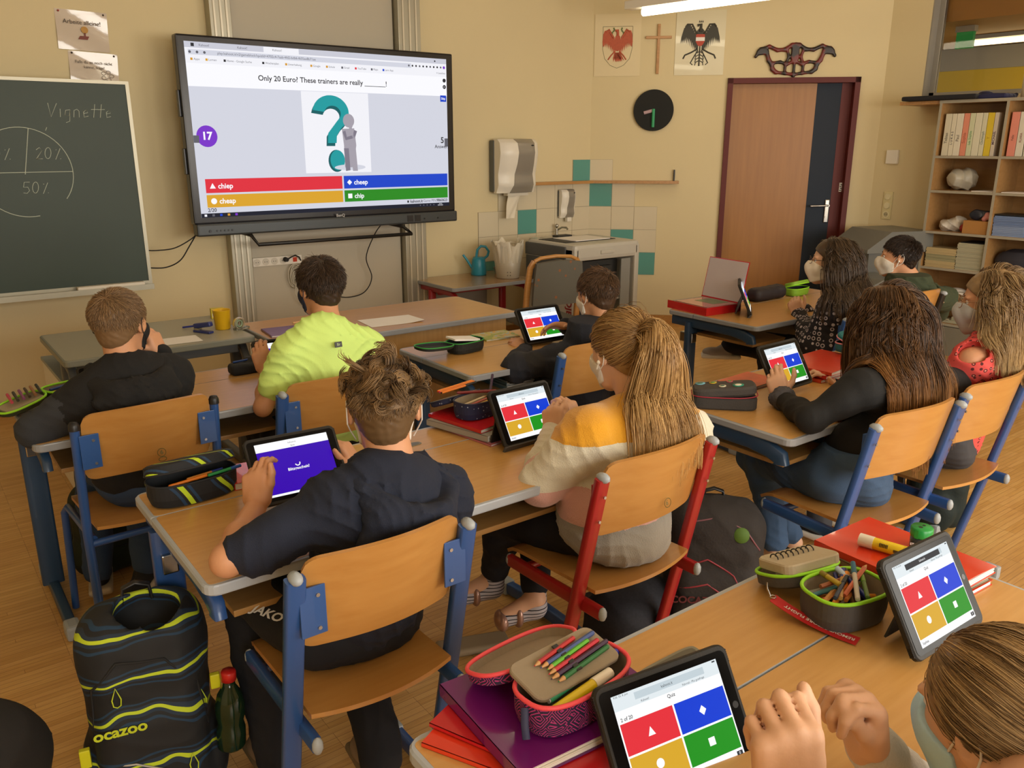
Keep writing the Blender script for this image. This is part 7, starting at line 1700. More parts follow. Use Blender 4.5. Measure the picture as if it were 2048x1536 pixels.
class Person: pass
def person(label, head, yaw, pitch, nb, pv, shL, shR, elL, wrL, elR, wrR, handL, handR, legs, roll=0, hs=1.0, skin=SKIN, h=0.005, ls=1.0, ty=0, hands_s=0.88, cat='person'):
    """joints in world metres; returns root and helpers for dressing the figure"""
    q = Person(); q.c = np.array(head, float); q.M = basis(R(yaw), R(pitch), R(roll)); q.s = hs
    V3 = lambda a: np.array(a, float)
    nb, pv, shL, shR, elL, wrL, elR, wrR = map(V3, (nb, pv, shL, shR, elL, wrL, elR, wrR))
    q.nb, q.pv, q.shL, q.shR, q.elL, q.wrL, q.elR, q.wrR, q.legs, q.skin = nb, pv, shL, shR, elL, wrL, elR, wrR, legs, skin
    t = thing('person', label, cat, (float(pv[0]), float(pv[1]), 0)); q.t = t; q.off = np.array([pv[0], pv[1], 0.0])
    P = head_prims(q.c, q.M, hs)
    nk = q.c + q.M @ (np.array([0, -0.025, -0.055])*hs)
    P += [C(nk, nb + V3((0, 0.012, 0.0)), 0.050*hs, 0.052*hs, 0.025), C(nb + V3((0, 0, -0.005)), nb*0.7 + (shL+shR)*0.15 + V3((0, 0, -0.03)), 0.055, 0.06, 0.03)]
    ch = nb*0.62 + pv*0.38; sp = unit(nb - pv); r_ = unit(shR - shL); fw = unit(np.cross(sp, r_)); q.fw = fw; q.r = r_; q.sp = sp
    MT = np.stack([r_, -np.cross(r_, sp), sp], 1); MT[:, 1] = np.cross(sp, r_); q.MT = MT; q.ch = ch
    P += [E(ch, (0.125, 0.085, 0.17), MT, 0.03), E(pv, (0.135, 0.095, 0.10), MT, 0.03), C(pv, ch, 0.09, 0.10, 0.03)]
    P += [C(shL, shR, 0.045, 0.045, 0.03), C(nb - sp*0.03, shL, 0.04, 0.04, 0.03), C(nb - sp*0.03, shR, 0.04, 0.04, 0.03)]
    for sh, el, wr in ((shL, elL, wrL), (shR, elR, wrR)):
        P += limb(sh, el, 0.040*ls, 0.037*ls, 0.031*ls) + limb(el, wr, 0.032*ls, 0.030*ls, 0.0215*ls)
    if handL: P += hand_prims(wrL, *handL[:2], -1, s=hands_s, **(handL[2] if len(handL) > 2 else {}))
    if handR: P += hand_prims(wrR, *handR[:2], 1, s=hands_s, **(handR[2] if len(handR) > 2 else {}))
    for lg in legs:
        hp, kn, an, fd = map(V3, lg); P += limb(hp, kn, 0.07, 0.062, 0.046) + limb(kn, an, 0.047, 0.045, 0.03) + [C(an, an + unit(fd)*0.10 + V3((0, 0, -0.035)), 0.032, 0.024)]
    P = [shiftp(p, -q.off) for p in P]
    q.body = sdf_obj('body', P, skin, t, h)
    # eyes
    for sx in (-1, 1):
        m = MB(); cc_ = q.c + q.M @ (np.array([sx*0.031, 0.0735, 0.002])*hs) - q.off; m.ball(tuple(cc_), 0.0115*hs, 14); m.mi = 1
        ci = q.c + q.M @ (np.array([sx*0.031, 0.0810, 0.001])*hs) - q.off; m.ball(tuple(ci), 0.0052*hs, 10); m.build('eye', [M_eyew, M_iris], t)
        m = MB(); m.tube([tuple(q.c + q.M @ (np.array([sx*(0.016 + 0.008*i), 0.0905 - 0.0022*i*i*0.9, 0.021 + 0.002*math.sin(i)])*hs) - q.off) for i in range(5)], 0.0022, 6); m.build('eyebrow', mat('eyebrow', '4a3322', 0.8), t)
    return q

def shiftp(p, d):
    p = list(p); p[1] = p[1] + d
    if p[0] == 'c': p[2] = p[2] + d
    return tuple(p)

def wear(q, name, prims, m_, h=0.006, post=None, cuts=(), matfn=None, rl=1):
    o = q.off
    P = [shiftp(p, -o) for p in prims]
    cu = [(lambda X, Y, Z, f=f: f(X + o[0], Y + o[1], Z)) for f in cuts]
    mf = (lambda c: matfn(c + o)) if matfn else None
    return sdf_obj(name, P, m_, q.t, h, post, cu, rl, mf)

def torso_prims(q, th=0.012, wide=1.0, deep=1.0, low=-0.06):
    MT, sp = q.MT, q.sp
    P = [E(q.ch + sp*0.03, (0.134*wide + th, 0.088*deep + th, 0.185), MT, 0.06), E(q.pv + sp*0.05, (0.142*wide + th, 0.108*deep + th, 0.125), MT, 0.05),
         C(q.pv + sp*0.06, q.ch, 0.10*deep + th, 0.105*deep + th, 0.04),
         C(q.shL, q.shR, 0.046 + th*0.6, 0.046 + th*0.6, 0.07), C(q.nb - sp*0.03, q.shL - sp*0.005, 0.046 + th*.5, 0.044 + th*.5, 0.06), C(q.nb - sp*0.03, q.shR - sp*0.005, 0.046 + th*.5, 0.044 + th*.5, 0.06)]
    return P
def sleeve(sh, el, wr, th=0.012, ls=1.0, cuff=True, stop=1.0):
    e2 = el*(1-stop) + wr*stop if stop <= 1 else wr
    P = limb(sh, el, 0.043*ls + th, 0.041*ls + th, 0.036*ls + th, 0.035) + limb(el, e2, 0.036*ls + th, 0.034*ls + th*0.9, 0.026*ls + th*0.55, 0.025)
    if cuff: P.append(C(e2 - unit(wr-el)*0.03, e2 + unit(wr-el)*0.004, 0.0295*ls + th*0.4, 0.028*ls + th*0.4, 0.006))
    return P
def trousers(q, m_, th=0.008, h=0.007, stop=0.0, wr=0.005):
    P = [E(q.pv, (0.148 + th, 0.112 + th, 0.105), q.MT, 0.04)]
    for lg in q.legs:
        hp, kn, an, fd = map(lambda a: np.array(a, float), lg); an2 = an + unit(kn - an) * stop
        P += limb(hp, kn, 0.078 + th, 0.070 + th, 0.056 + th, 0.03) + limb(kn, an2, 0.056 + th, 0.053 + th, 0.042 + th, 0.02)
    return wear(q, 'trousers', P, m_, h, wrinkle(wr, (13, 12, 18), 2.2))
def shoe(q, an, fd, m_, ms, h=0.004, tilt=0.0):
    an = np.array(an, float); f = np.array(fd, float); f[2] = 0; f = unit(f); r_ = np.array([f[1], -f[0], 0]); up = np.array([0, 0, 1.0])
    f2 = unit(f*math.cos(tilt) - up*math.sin(tilt)); u2 = np.cross(r_, f2)
    b0 = an - np.array([0, 0, 0.0]); Lc = lambda x, y, z: b0 + r_*x + f2*y + u2*z
    M = np.stack([r_, f2, u2], 1)
    P = [E(Lc(0, 0.02, -0.03), (0.038, 0.06, 0.042), M, 0.02), E(Lc(0, 0.10, -0.045), (0.043, 0.065, 0.028), M, 0.02)]
    so = wear(q, 'shoe', P, m_, h)
    P = [B(Lc(0, 0.055, -0.068), (0.042, 0.115, 0.014), 0.012, M, 0.01)]
    so2 = wear(q, 'shoe_sole', P, ms, h); so2.parent = so

def head_local(q): return (lambda x, y, z: q.c + q.M @ (np.array([x, y, z], float)*q.s))
def lcoord(q, X, Y, Z):
    x, y, z = X - q.c[0], Y - q.c[1], Z - q.c[2]; M = q.M
    return [(x*M[0, i] + y*M[1, i] + z*M[2, i])/q.s for i in range(3)]

def face_mask(q, m_, bulge=0.0, ztop=-0.004, zbot=-0.112, h=0.0035, ear=True, ystart=0.022, strap=None, shape='cloth'):
    L = head_local(q); s = q.s
    e = lambda p, r, k=0.012, op=1: E(L(*p), np.array(r)*s, q.M, k*s, op)
    P = [e((0, 0.020, 0.0), (0.0735, 0.0745, 0.0895), 0.02), e((0, 0.034, -0.045), (0.060, 0.058, 0.067), 0.02), C(L(-0.03, 0.03, -0.085), L(0, 0.064, -0.095), 0.027*s, 0.026*s, 0.02*s), C(L(0.03, 0.03, -0.085), L(0, 0.064, -0.095), 0.027*s, 0.026*s, 0.02*s),
         C(L(0, 0.09, 0.0), L(0, 0.106, -0.03), 0.010*s, 0.013*s, 0.02*s), e((0, 0.085 + bulge*0.5, -0.045), (0.034, 0.025 + bulge, 0.040), 0.03)] + [e((sx*0.034, 0.060, -0.032), (0.030, 0.028, 0.030), 0.02) for sx in (-1, 1)]
    def cut(X, Y, Z):
        x, y, z = lcoord(q, X, Y, Z)
        side = np.clip((0.085 - y)/0.06, 0, 1)
        top = z - (ztop - 0.030*side)
        bot = (zbot + 0.028*side) - z
        return np.maximum(np.maximum(top, bot), (ystart - y))*s
    o = wear(q, 'face_mask', P, m_, h, None, [cut])
    if ear:
        for sx in (-1, 1):
            m = MB()
            for zz, z2 in ((-0.032, 0.022), (-0.075, -0.030)):
                pts = [L(sx*0.066, 0.028, zz), L(sx*0.078, 0.008, (zz + z2)/2 + 0.004), L(sx*0.083, -0.018, z2)]
                m.tube([tuple(p - q.off) for p in pts], 0.0016*s, 6)
            m.tube([tuple(L(sx*0.083, -0.018 - 0.008*math.sin(PI*i/5), 0.022 - 0.052*i/5) - q.off) for i in range(6)], 0.0016*s, 6)
            m.build('ear_loop', strap or m_, q.t)
    return o

def glasses(q, m_, r=0.019):
    L = head_local(q); m = MB()
    for sx in (-1, 1):
        m.tube([tuple(L(sx*0.031 + 0.0225*math.cos(a), 0.1045 - 0.008*abs(math.cos(a))*(sx*math.cos(a) > 0), 0.0 + r*math.sin(a)*0.85) - q.off) for a in np.linspace(0, 2*PI, 21)[:-1]], 0.0014*q.s, 6, closed=True)
        m.tube([tuple(p - q.off) for p in (L(sx*0.053, 0.097, 0.006), L(sx*0.070, 0.075, 0.008), L(sx*0.077, 0.02, 0.010), L(sx*0.078, -0.01, 0.004))], 0.0016*q.s, 6)
    m.tube([tuple(L(x, 0.1065, 0.004 + 0.003*(1 - (x/0.009)**2)) - q.off) for x in (-0.009, 0, 0.009)], 0.0014*q.s, 6)
    m.build('glasses', m_, q.t)

# ---- hair
CR = np.array([0.0755, 0.0925, 0.0815]); CC_ = np.array([0, -0.016, 0.028])
def hair_cap(q, m_, off=0.004, line=(0.9, -0.006), h=0.0045, rough=0.003, extra=(), low=0.0, f=60):
    L = head_local(q); s = q.s
    P = [E(L(*CC_), (CR + off)*s, q.M, 0.02*s), E(L(0, 0.005, 0.02), np.array([0.0715, 0.076, 0.082])*s + off*s*0.8, q.M, 0.02*s), E(L(0, -0.045, -0.03), np.array([0.052, 0.048, 0.055])*s + off*s*0.6, q.M, 0.02*s)]
    P += list(extra)
    def cut(X, Y, Z):
        x, y, z = lcoord(q, X, Y, Z)
        g = line[0]*y - z + line[1] - low*(y < -0.02)
        g2 = (y - 0.083 + 1.2*np.maximum(0, np.abs(x) - 0.045)) - 10*(z > 0.045)
        return np.maximum(g, np.minimum(g2, 0.05) )*0.7*s
    def post(X, Y, Z):
        return rough*(np.sin(X*f*3.1 + 2*np.sin(Z*f*1.7))*np.sin(Y*f*2.7 + np.sin(X*f*2))*np.sin(Z*f*2.9 + 1.0))
    o = wear(q, 'hair', P, m_, h, post, [cut])
    # constant colour attribute for the shader
    me = o.data; at_ = me.color_attributes.new('Col', 'FLOAT_COLOR', 'POINT'); n = len(me.vertices)
    c = np.ones((n, 4), np.float32); c[:, :3] = 0.25; at_.data.foreach_set('color', c.ravel())
    return o
def scalp(q, n, off=0.0, line=(0.9, -0.006), yfr=0.08):
    d = RNG.normal(size=(n*4, 3)); d /= np.linalg.norm(d, axis=1, keepdims=True)
    p = CC_ + d*(CR + off); ok = (p[:, 2] > line[0]*p[:, 1] + line[1]) & (p[:, 1] < yfr)
    return p[ok][:n]
def ell_out(p, off):
    off = np.asarray(off)
    # push local points outside of the skull ellipsoid by off
    d = (p - CC_); r_ = np.linalg.norm(d/(CR + off), axis=1, keepdims=True)
    return np.where(r_ < 1, CC_ + d/np.maximum(r_, 1e-6), p)
VOL = [0.014]
def short_hair(q, m_, n=3500, length=0.03, lift=0.35, whorl=(0.01, -0.06, 0.10), curl=0.0, r=0.0009, fringe=0.3, line=(0.9, -0.006), K=7, clump=0.0, topboost=0.0):
    p = scalp(q, n, 0.002, line); n = len(p); w_ = np.array(whorl); vol = VOL[0]*RNG.uniform(0.55, 1.15, (n, 1))*(0.55 + 0.45*np.clip((p[:, 2:3] + 0.03)/0.08, 0, 1))
    nrm = (p - CC_)/(CR**2); nrm /= np.linalg.norm(nrm, axis=1, keepdims=True)
    flow = p - w_; flow[:, 1] += fringe*0.06
    flow -= nrm*(flow*nrm).sum(1, keepdims=True); flow /= np.linalg.norm(flow, axis=1, keepdims=True) + 1e-6
    if clump:
        g = p[RNG.integers(0, n, 220)]; idx = ((p[:, None, :] - g[None])**2).sum(2).argmin(1); rnd = RNG.normal(size=(220, 3))[idx]*clump
        flow = flow + rnd
    d = flow + nrm*lift + RNG.normal(size=(n, 3))*0.16
    d /= np.linalg.norm(d, axis=1, keepdims=True)
    top = np.clip((p[:, 2] - 0.02)/0.08, 0, 1)[:, None]
    L_ = length*(0.55 + 0.45*top*(1+topboost))*RNG.uniform(0.7, 1.15, (n, 1))
    paths = [p]; cur = p.copy(); ph = RNG.uniform(0, 6.28, (n, 1)) if not clump else (idx[:, None]*1.7)
    side = np.cross(nrm, d)
    for k in range(1, K):
        cv = curl*np.sin(ph + k*1.2)
        d = d - nrm*0.10*(lift > 0.15) + side*cv; d[:, 2] -= 0.05; d /= np.linalg.norm(d, axis=1, keepdims=True)
        cur = ell_out(cur + d*L_/(K-1), vol*(0.35 + 0.65*k/K)); paths.append(cur)
    A_ = np.stack(paths, 1)
    Wd = q.c + (A_*q.s) @ q.M.T - q.off
    col = np.clip(RNG.beta(2, 3, (n, 1)) + np.linspace(-0.1, 0.18, K)[None, :], 0, 1)
    return strands('hair_strands', Wd, r*q.s, m_, q.t, col)
def long_hair(q, m_, collide,  length=0.40, guides=110, kids=26, part=0.0, K=26, r=0.0011, spread=0.013, wave=0.006, ombre=0.6, back=1.0, line=(0.55, -0.01), seed=0, frontlen=1.0, name='hair_strands', tipw=0.5, yfr=0.078, out=0.9):
    rg = np.random.default_rng(seed + 5)
    d = rg.normal(size=(guides*6, 3)); d /= np.linalg.norm(d, axis=1, keepdims=True)
    p = CC_ + d*(CR + 0.005); ok = (p[:, 2] > line[0]*p[:, 1] + line[1]) & (p[:, 1] < yfr); p = p[ok][:guides]; n = len(p)
    sg = np.sign(p[:, 0] - part + 1e-4)[:, None]
    Wp = q.c + (p*q.s) @ q.M.T
    X, Y, Zu = q.M[:, 0], q.M[:, 1], q.M[:, 2]
    nrm = (p - CC_)/(CR**2); nrm /= np.linalg.norm(nrm, axis=1, keepdims=True); nrm = nrm @ q.M.T
    v = nrm*0.25 + sg*X*out - Y*0.45*back; v /= np.linalg.norm(v, axis=1, keepdims=True)
    cur = Wp.copy(); path = [cur]; st = length/(K-1)*rg.uniform(0.92, 1.06, (n, 1))*(1 + (frontlen-1)*(p[:, 1:2] > 0.02))
    lay = rg.uniform(0.006, 0.020, (n, 1)); G = np.array([0, 0, -1.0]); ph = rg.uniform(0, 6.28, (n, 1)); wph = np.sin(p[:, 0:1]*60 + p[:, 1:2]*35)*2.2 + ph*0.18
    for k in range(1, K):
        v = v*0.72 + G*0.42 - Y*0.05*back; 
        v = v + (X*np.sin(wph + k*0.40)*wave*10 + Y*np.cos(wph*1.3 + k*0.35)*wave*5)*min(1, k/9)
        v /= np.linalg.norm(v, axis=1, keepdims=True)
        cur = cur + v*st
        for _ in range(2):
            D = sdf_at(collide, cur); eps = 0.004
            g = np.stack([sdf_at(collide, cur + np.eye(3)[i]*eps) - D for i in range(3)], 1)/eps
            g /= np.linalg.norm(g, axis=1, keepdims=True) + 1e-6
            push = np.maximum(lay[:, 0] - D, 0)[:, None]; cur = cur + g*push
            v = v + g*push*8
        v /= np.linalg.norm(v, axis=1, keepdims=True)
        path.append(cur)
    Gd = np.stack(path, 1)
    for _ in range(4): Gd[:, 1:-1] = 0.5*Gd[:, 1:-1] + 0.25*(Gd[:, :-2] + Gd[:, 2:])
    T = np.gradient(Gd, axis=1); T /= np.linalg.norm(T, axis=2, keepdims=True)
    U = np.cross(T, np.array([0.2, 0.3, 0.93])); U /= np.linalg.norm(U, axis=2, keepdims=True) + 1e-6; W2_ = np.cross(T, U)
    s = np.linspace(0, 1, K); env = spread*(0.9 + 0.5*np.sin(s*PI))*(1 - (1-tipw)*s**3)
    ang = rg.uniform(0, 2*PI, (n, kids)); rd = np.sqrt(rg.uniform(0, 1, (n, kids)))
    tw = rg.uniform(-1.2, 1.2, (n, kids))
    a = ang[:, :, None] + tw[:, :, None]*s[None, None, :]
    off = (np.cos(a)*rd[:, :, None]*env)[..., None]*U[:, None] + (np.sin(a)*rd[:, :, None]*env*0.55)[..., None]*W2_[:, None]
    ch_ = Gd[:, None] + off
    ch_ = ch_ + rg.normal(size=(n, kids, 1, 3))*0.0015
    fly = rg.uniform(0, 1, (n, kids)) < 0.05
    ch_[fly] += rg.normal(size=(fly.sum(), 1, 3))*0.012*s[None, :, None]
    P_ = ch_.reshape(-1, K, 3) - q.off
    base = np.clip(0.38 + rg.normal(0, 0.10, (n, 1, 1)) + rg.normal(0, 0.16, (n, kids, 1)), 0, 1)
    col = base*0.6 + ombre*np.clip((s - 0.35)/0.5, 0, 1)[None, None, :]*np.clip(rg.uniform(0.45, 1.1, (n, 1, 1)) + rg.normal(0, .2, (n, kids, 1)), 0, 1)
    return strands(name, P_, r, m_, q.t, np.clip(col, 0, 1).reshape(-1, K))
def head_collide(q, extra=()):
    L = head_local(q)
    return [E(L(*CC_), (CR + 0.006)*q.s, q.M, 0.02), E(L(0, 0.02, -0.01), np.array([0.070, 0.075, 0.095])*q.s, q.M, 0.02), C(L(0, -0.03, -0.05), q.nb, 0.055, 0.06, 0.03)] + [E(L(sx*0.074, -0.01, -0.008), np.array([0.018, 0.055, 0.065])*q.s, q.M, 0.02) for sx in (-1, 1)] + list(extra)

def hood(q, m_, back=0.12, w_=0.20, drop=0.14, h=0.006, up=0.0):
    # a hood lying open on the upper back: collar round the neck, wide cloth bag folded down to a soft point
    P = []; b = q.nb; r_, f, s = q.r, q.fw, q.sp
    def ring(rx, ry, z0, zs, n=17, oy=0.0, rad=0.02, k=0.02, a0=-0.4):
        pts = []
        for i in range(n):
            a = a0 + (PI - 2*a0)*(i/(n-1)); pts.append(b + r_*math.cos(a)*rx + f*(-math.sin(a)*ry + oy) + s*(z0 - zs*math.sin(a)))
        for a, c in zip(pts, pts[1:]): P.append(C(a, c, rad, rad, k))
    ring(w_*0.50, back*1.0, up + 0.020, 0.055, rad=0.016, oy=0.035, k=0.03, a0=0.35)       # outer hem of the hood
    ring(w_*0.33, back*0.72, up + 0.006, 0.050, rad=0.026, oy=0.030, k=0.04, a0=-0.1)
    P += [E(b - f*(back*0.66) - s*(drop*0.50), (w_*0.52, 0.050, drop*0.50), q.MT, 0.05), E(b - f*(back*0.80) - s*(drop*1.0), (w_*0.25, 0.036, drop*0.36), q.MT, 0.06)]
    P.append(E(b - f*(back*0.42) + s*0.035, (w_*0.34, back*0.42, 0.052), q.MT, 0.025, -1))
    P.append(C(b + s*0.12 + f*0.01, b - s*0.02 - f*0.005, 0.066, 0.058, 0.02, -1))
    ph = wrinkle(0.007, (24, 12, 26), 0.7)
    return wear(q, 'hood', P, m_, h, ph)

M_hood1 = mat('hoodie_black', '131314', 0.9, bump=0.3, bscale=350); M_hood1g = mat('hoodie_grey', '2e3136', 0.9, bump=0.3, bscale=350)
M_navy = mat('hoodie_navy', '171e30', 0.9, bump=0.3, bscale=400)
M_neon = mat('neon_shirt', 'd2f488', 0.8, bump=0.15, bscale=200)
M_fleece = mat('fleece_navy', '1e212b', 0.9, bump=0.4, bscale=300)
M_denim = mat('denim', '3a5372', 0.85, bump=0.4, bscale=500, var=0.25, vscale=7); M_dark = mat('dark_trousers', '101013', 0.85, bump=0.2, bscale=300)
M_blacktop = mat('black_top', '0c0c0c', 0.85, bump=0.3, bscale=300, stretch=(3, 3, 0.3))
M_black_mask = mat('mask_black', '17171a', 0.8); M_white_mask = mat('mask_white', 'd9d2c4', 0.8, bump=0.15, bscale=200); M_blue_mask = mat('mask_blue', 'b4dcf4', 0.8, bump=0.2, bscale=150)
M_grey_mask = mat('mask_grey', 'b2b2b0', 0.8, bump=0.1); M_strap = mat('strap_white', 'ddd9d2', 0.7)
def seated(x, y, zp=0.56, kx=(0.09, 0.10), ky=0.40, kz=0.52, ay=0.36, lean=0):
    hp = [(x - 0.085, y + 0.03, zp), (x + 0.085, y + 0.03, zp)]
    return [(hp[0], (x - kx[0], y + ky, kz), (x - kx[0], y + ay, 0.10), (0, 1, 0)), (hp[1], (x + kx[1], y + ky, kz), (x + kx[1], y + ay, 0.10), (0, 1, 0))]
UPZ = (0, 0, 1)

# ---- 1: boy, grey and black hoodie, left
q = person('boy with short fair hair in a grey and black hoodie, seated at the left desk',
    (0.588,2.960,1.078), -38, -4, (0.574,2.900,0.927), (0.60, 2.90, 0.55), (0.437,2.900,0.851), (0.720,2.920,0.881),
    (0.291,2.930,0.767), (0.468,3.160,0.716), (0.762,3.060,0.751), (0.729,3.060,0.930),
    ((0.5, 0.8, 0.1), (-0.3, 0.1, 1), dict(curl=(25, 30, 20))), ((-0.25, 0.15, 1), (0.6, -0.6, 0.1), dict(curl=(30, 45, 30))),
    [((0.52, 2.93, 0.55), (0.50, 3.32, 0.53), (0.44, 3.16, 0.12), (0.2, 1, 0)), ((0.68, 2.93, 0.55), (0.66, 3.30, 0.52), (0.580,3.020,0.171), (0.1, 1, -0.3))], hs=1.02)
def g1(c):
    d1 = sdf_at([C(q.shL, q.elL, 0.06), C(q.elL, q.wrL, 0.06)], c); d = sdf_at([C(q.nb, q.ch, 0.10)], c)
    return ((d1 < 0.012) & (c[:, 2] < q.shL[2] + 0.03)).astype(int)
wear(q, 'hoodie', torso_prims(q, 0.018, 1.1) + sleeve(q.shL, q.elL, q.wrL, 0.018) + sleeve(q.shR, q.elR, q.wrR, 0.014), [M_hood1, M_hood1g], 0.006, wrinkle(0.004*1.15, (14, 11, 19), 0.3), matfn=g1)
hood(q, M_hood1, 0.15, 0.27, 0.12, up=0.0)
trousers(q, mat('denim_dark', '2a3f5e', 0.85, bump=0.4, bscale=500, var=0.2))
sock = mat('sock_white', 'c9c5d6', 0.9, bump=0.3, bscale=300)
for lg in q.legs:
    an = np.array(lg[2]); kn = np.array(lg[1]); wear(q, 'sock', [C(an + unit(kn-an)*0.10, an - np.array([0, 0, 0.01]), 0.037, 0.036)], sock, 0.005)
shoe(q, q.legs[0][2], (0.2, 1, 0), M_dark, mat('sole_cream', 'a99c88', 0.6, bump=0.5, bscale=60)); shoe(q, q.legs[1][2], (-0.35, -0.2, 0), M_dark, mat('sole_cream', 'a99c88'), tilt=0.5)
HM = hair_mat('hair_fair', '5e4630', 'ab8a62'); hair_cap(q, HM, 0.003, rough=0.002); VOL[0] = 0.013; short_hair(q, HM, 5200, 0.026, 0.42, (0.0, -0.055, 0.10), r=0.0009, fringe=0.5)
face_mask(q, M_black_mask, strap=M_black_mask)

# ---- 2: boy in neon shirt
q = person('boy with short dark brown hair in a neon yellow t-shirt, holding a tablet',
    (1.291,2.920,1.133), 2, -6, (1.275,2.840,1.000), (1.22, 2.83, 0.56), (1.127,2.840,0.907), (1.436,2.860,0.896),
    (1.004,2.840,0.732), (1.092,3.020,0.816), (1.522,3.000,0.646), (1.479,3.140,0.764),
    ((-0.15, 0.25, 1), (-0.45, -0.8, 0.2), dict(curl=(35, 40, 25), thumb=(0.7, 0.6, 0.1))), ((-0.3, 0.6, 0.6), (0.8, -0.3, 0.2)),
    seated(1.22, 2.83), hs=0.98, ls=0.98)
ST = lambda sh, el: sh*0.42 + el*0.58
wear(q, 't_shirt', torso_prims(q, 0.016, 1.04) + [C(q.shL, ST(q.shL, q.elL), 0.064, 0.060, 0.03), C(q.shR, ST(q.shR, q.elR), 0.064, 0.060, 0.03)], M_neon, 0.0055, wrinkle(0.006*1.15, (14, 11, 19), 4.0))
m = MB(); lb = (1.257,2.715,0.955); m.box(-0.014, -0.002, -0.010, 0.014, 0.002, 0.010, 0.001)
m.mi = 1; m.T = Matrix.Translation((0, -0.0024, 0)) @ Matrix.Rotation(R(90), 4, 'X'); put_text(m, 'Br', 0, 0, 0, 0.014, 1, 0.02)
m.build('shirt_patch', [M_capd, mat('patch_text', 'a8b890', 0.6)], q.t, (lb[0]-q.off[0], lb[1]-q.off[1], lb[2]), (R(-12), 0, 0))
trousers(q, M_dark); shoe(q, q.legs[0][2], (0, 1, 0), M_dark, M_white); shoe(q, q.legs[1][2], (0, 1, 0), M_dark, M_white)
HM = hair_mat('hair_darkbrown', '221a14', '594434'); hair_cap(q, HM, 0.005, rough=0.003); VOL[0] = 0.020; short_hair(q, HM, 5200, 0.040, 0.40, (-0.01, -0.05, 0.10), r=0.0010, fringe=0.2, clump=0.35)
face_mask(q, mat('mask_navy', '20263c', 0.8), strap=mat('mask_navy', '20263c'))

# ---- 3: boy in navy hoodie (near)
q = person('boy with wavy brown hair in a plain navy hoodie, seen from behind holding a tablet',
    (0.885,1.680,1.051), -26, -8, (0.870,1.600,0.898), (0.76, 1.66, 0.55), (0.721,1.610,0.863), (1.012,1.630,0.804),
    (0.475, 1.645, 0.795), (0.623,1.870,0.802), (1.124,1.860,0.543), (0.963,2.000,0.777),
    ((0.18, 0.35, 0.9), (-0.75, -0.6, 0.1), dict(curls=[(28, 45, 30), (35, 50, 30), (40, 50, 30), (45, 50, 30)], thumb=(0.55, 0.8, 0.22))),
    ((-0.35, 0.35, 0.8), (0.7, -0.6, 0.2), dict(curls=[(28, 45, 30), (35, 50, 30), (40, 50, 30), (45, 50, 30)], thumb=(0.8, 0.6, 0.1))),
    [((0.67, 1.64, 0.55), (0.62, 2.00, 0.53), (0.60, 1.82, 0.12), (0, 1, 0)), ((0.85, 1.64, 0.55), (0.88, 2.02, 0.53), (0.80, 1.62, 0.14), (0.1, 1, 0))], hs=1.05, h=0.0042, skin=SKIN, ls=1.05)
st = 0.02
PL = limb(q.shL, q.elL, 0.075, 0.072, 0.066, 0.03)
ell = q.elL - unit(q.elL - q.shL)*0.055
PL = [C(q.shL, ell, 0.060, 0.056, 0.035), C(ell - unit(q.elL-q.shL)*0.03, ell + unit(q.elL-q.shL)*0.012, 0.0535, 0.050, 0.006)]
wear(q, 'hoodie', torso_prims(q, 0.022, 1.05, 1.0) + PL + sleeve(q.shR, q.elR, q.wrR*0.4 + q.elR*0.6, 0.022), M_navy, 0.0055, wrinkle(0.007*1.15, (14, 11, 19), 1.4))
hood(q, M_navy, 0.165, 0.26, 0.19, up=0.005, h=0.005)
m = MB(); m.T = Matrix.Identity(4)
wear(q, 'shirt_collar', [C(q.nb + q.fw*0.02 + q.r*0.02 + q.sp*0.004, q.nb + q.fw*0.03 + q.r*0.055 - q.sp*0.012, 0.028, 0.03, 0.01)], mat('collar_white', 'c6cbd2', 0.8), 0.004)
trousers(q, mat('track_trousers', '10131c', 0.9, bump=0.2), 0.012)
m = MB(); m.T = Matrix.Rotation(R(-62), 4, 'Z'); put_text(m, 'JAKO', 0, 0, 0, 0.034, 0, 0.03); 
p_ = (0.565,1.686); m.build('trouser_lettering', M_paper, q.t, (p_[0]-q.off[0], p_[1]-q.off[1], 0.612), (R(12), R(-8), 0))
for lg in q.legs: shoe(q, lg[2], lg[3], mat('shoe_beige', '8d7862', 0.7), mat('sole_tan', '77684f', 0.6))
HM3 = hair_mat('hair_wavy', '3c2b1c', '9a7a52'); hair_cap(q, HM3, 0.004, rough=0.0025); VOL[0] = 0.010; short_hair(q, HM3, 5600, 0.020, 0.25, (0.0, -0.05, 0.10), r=0.0009, fringe=0.1)
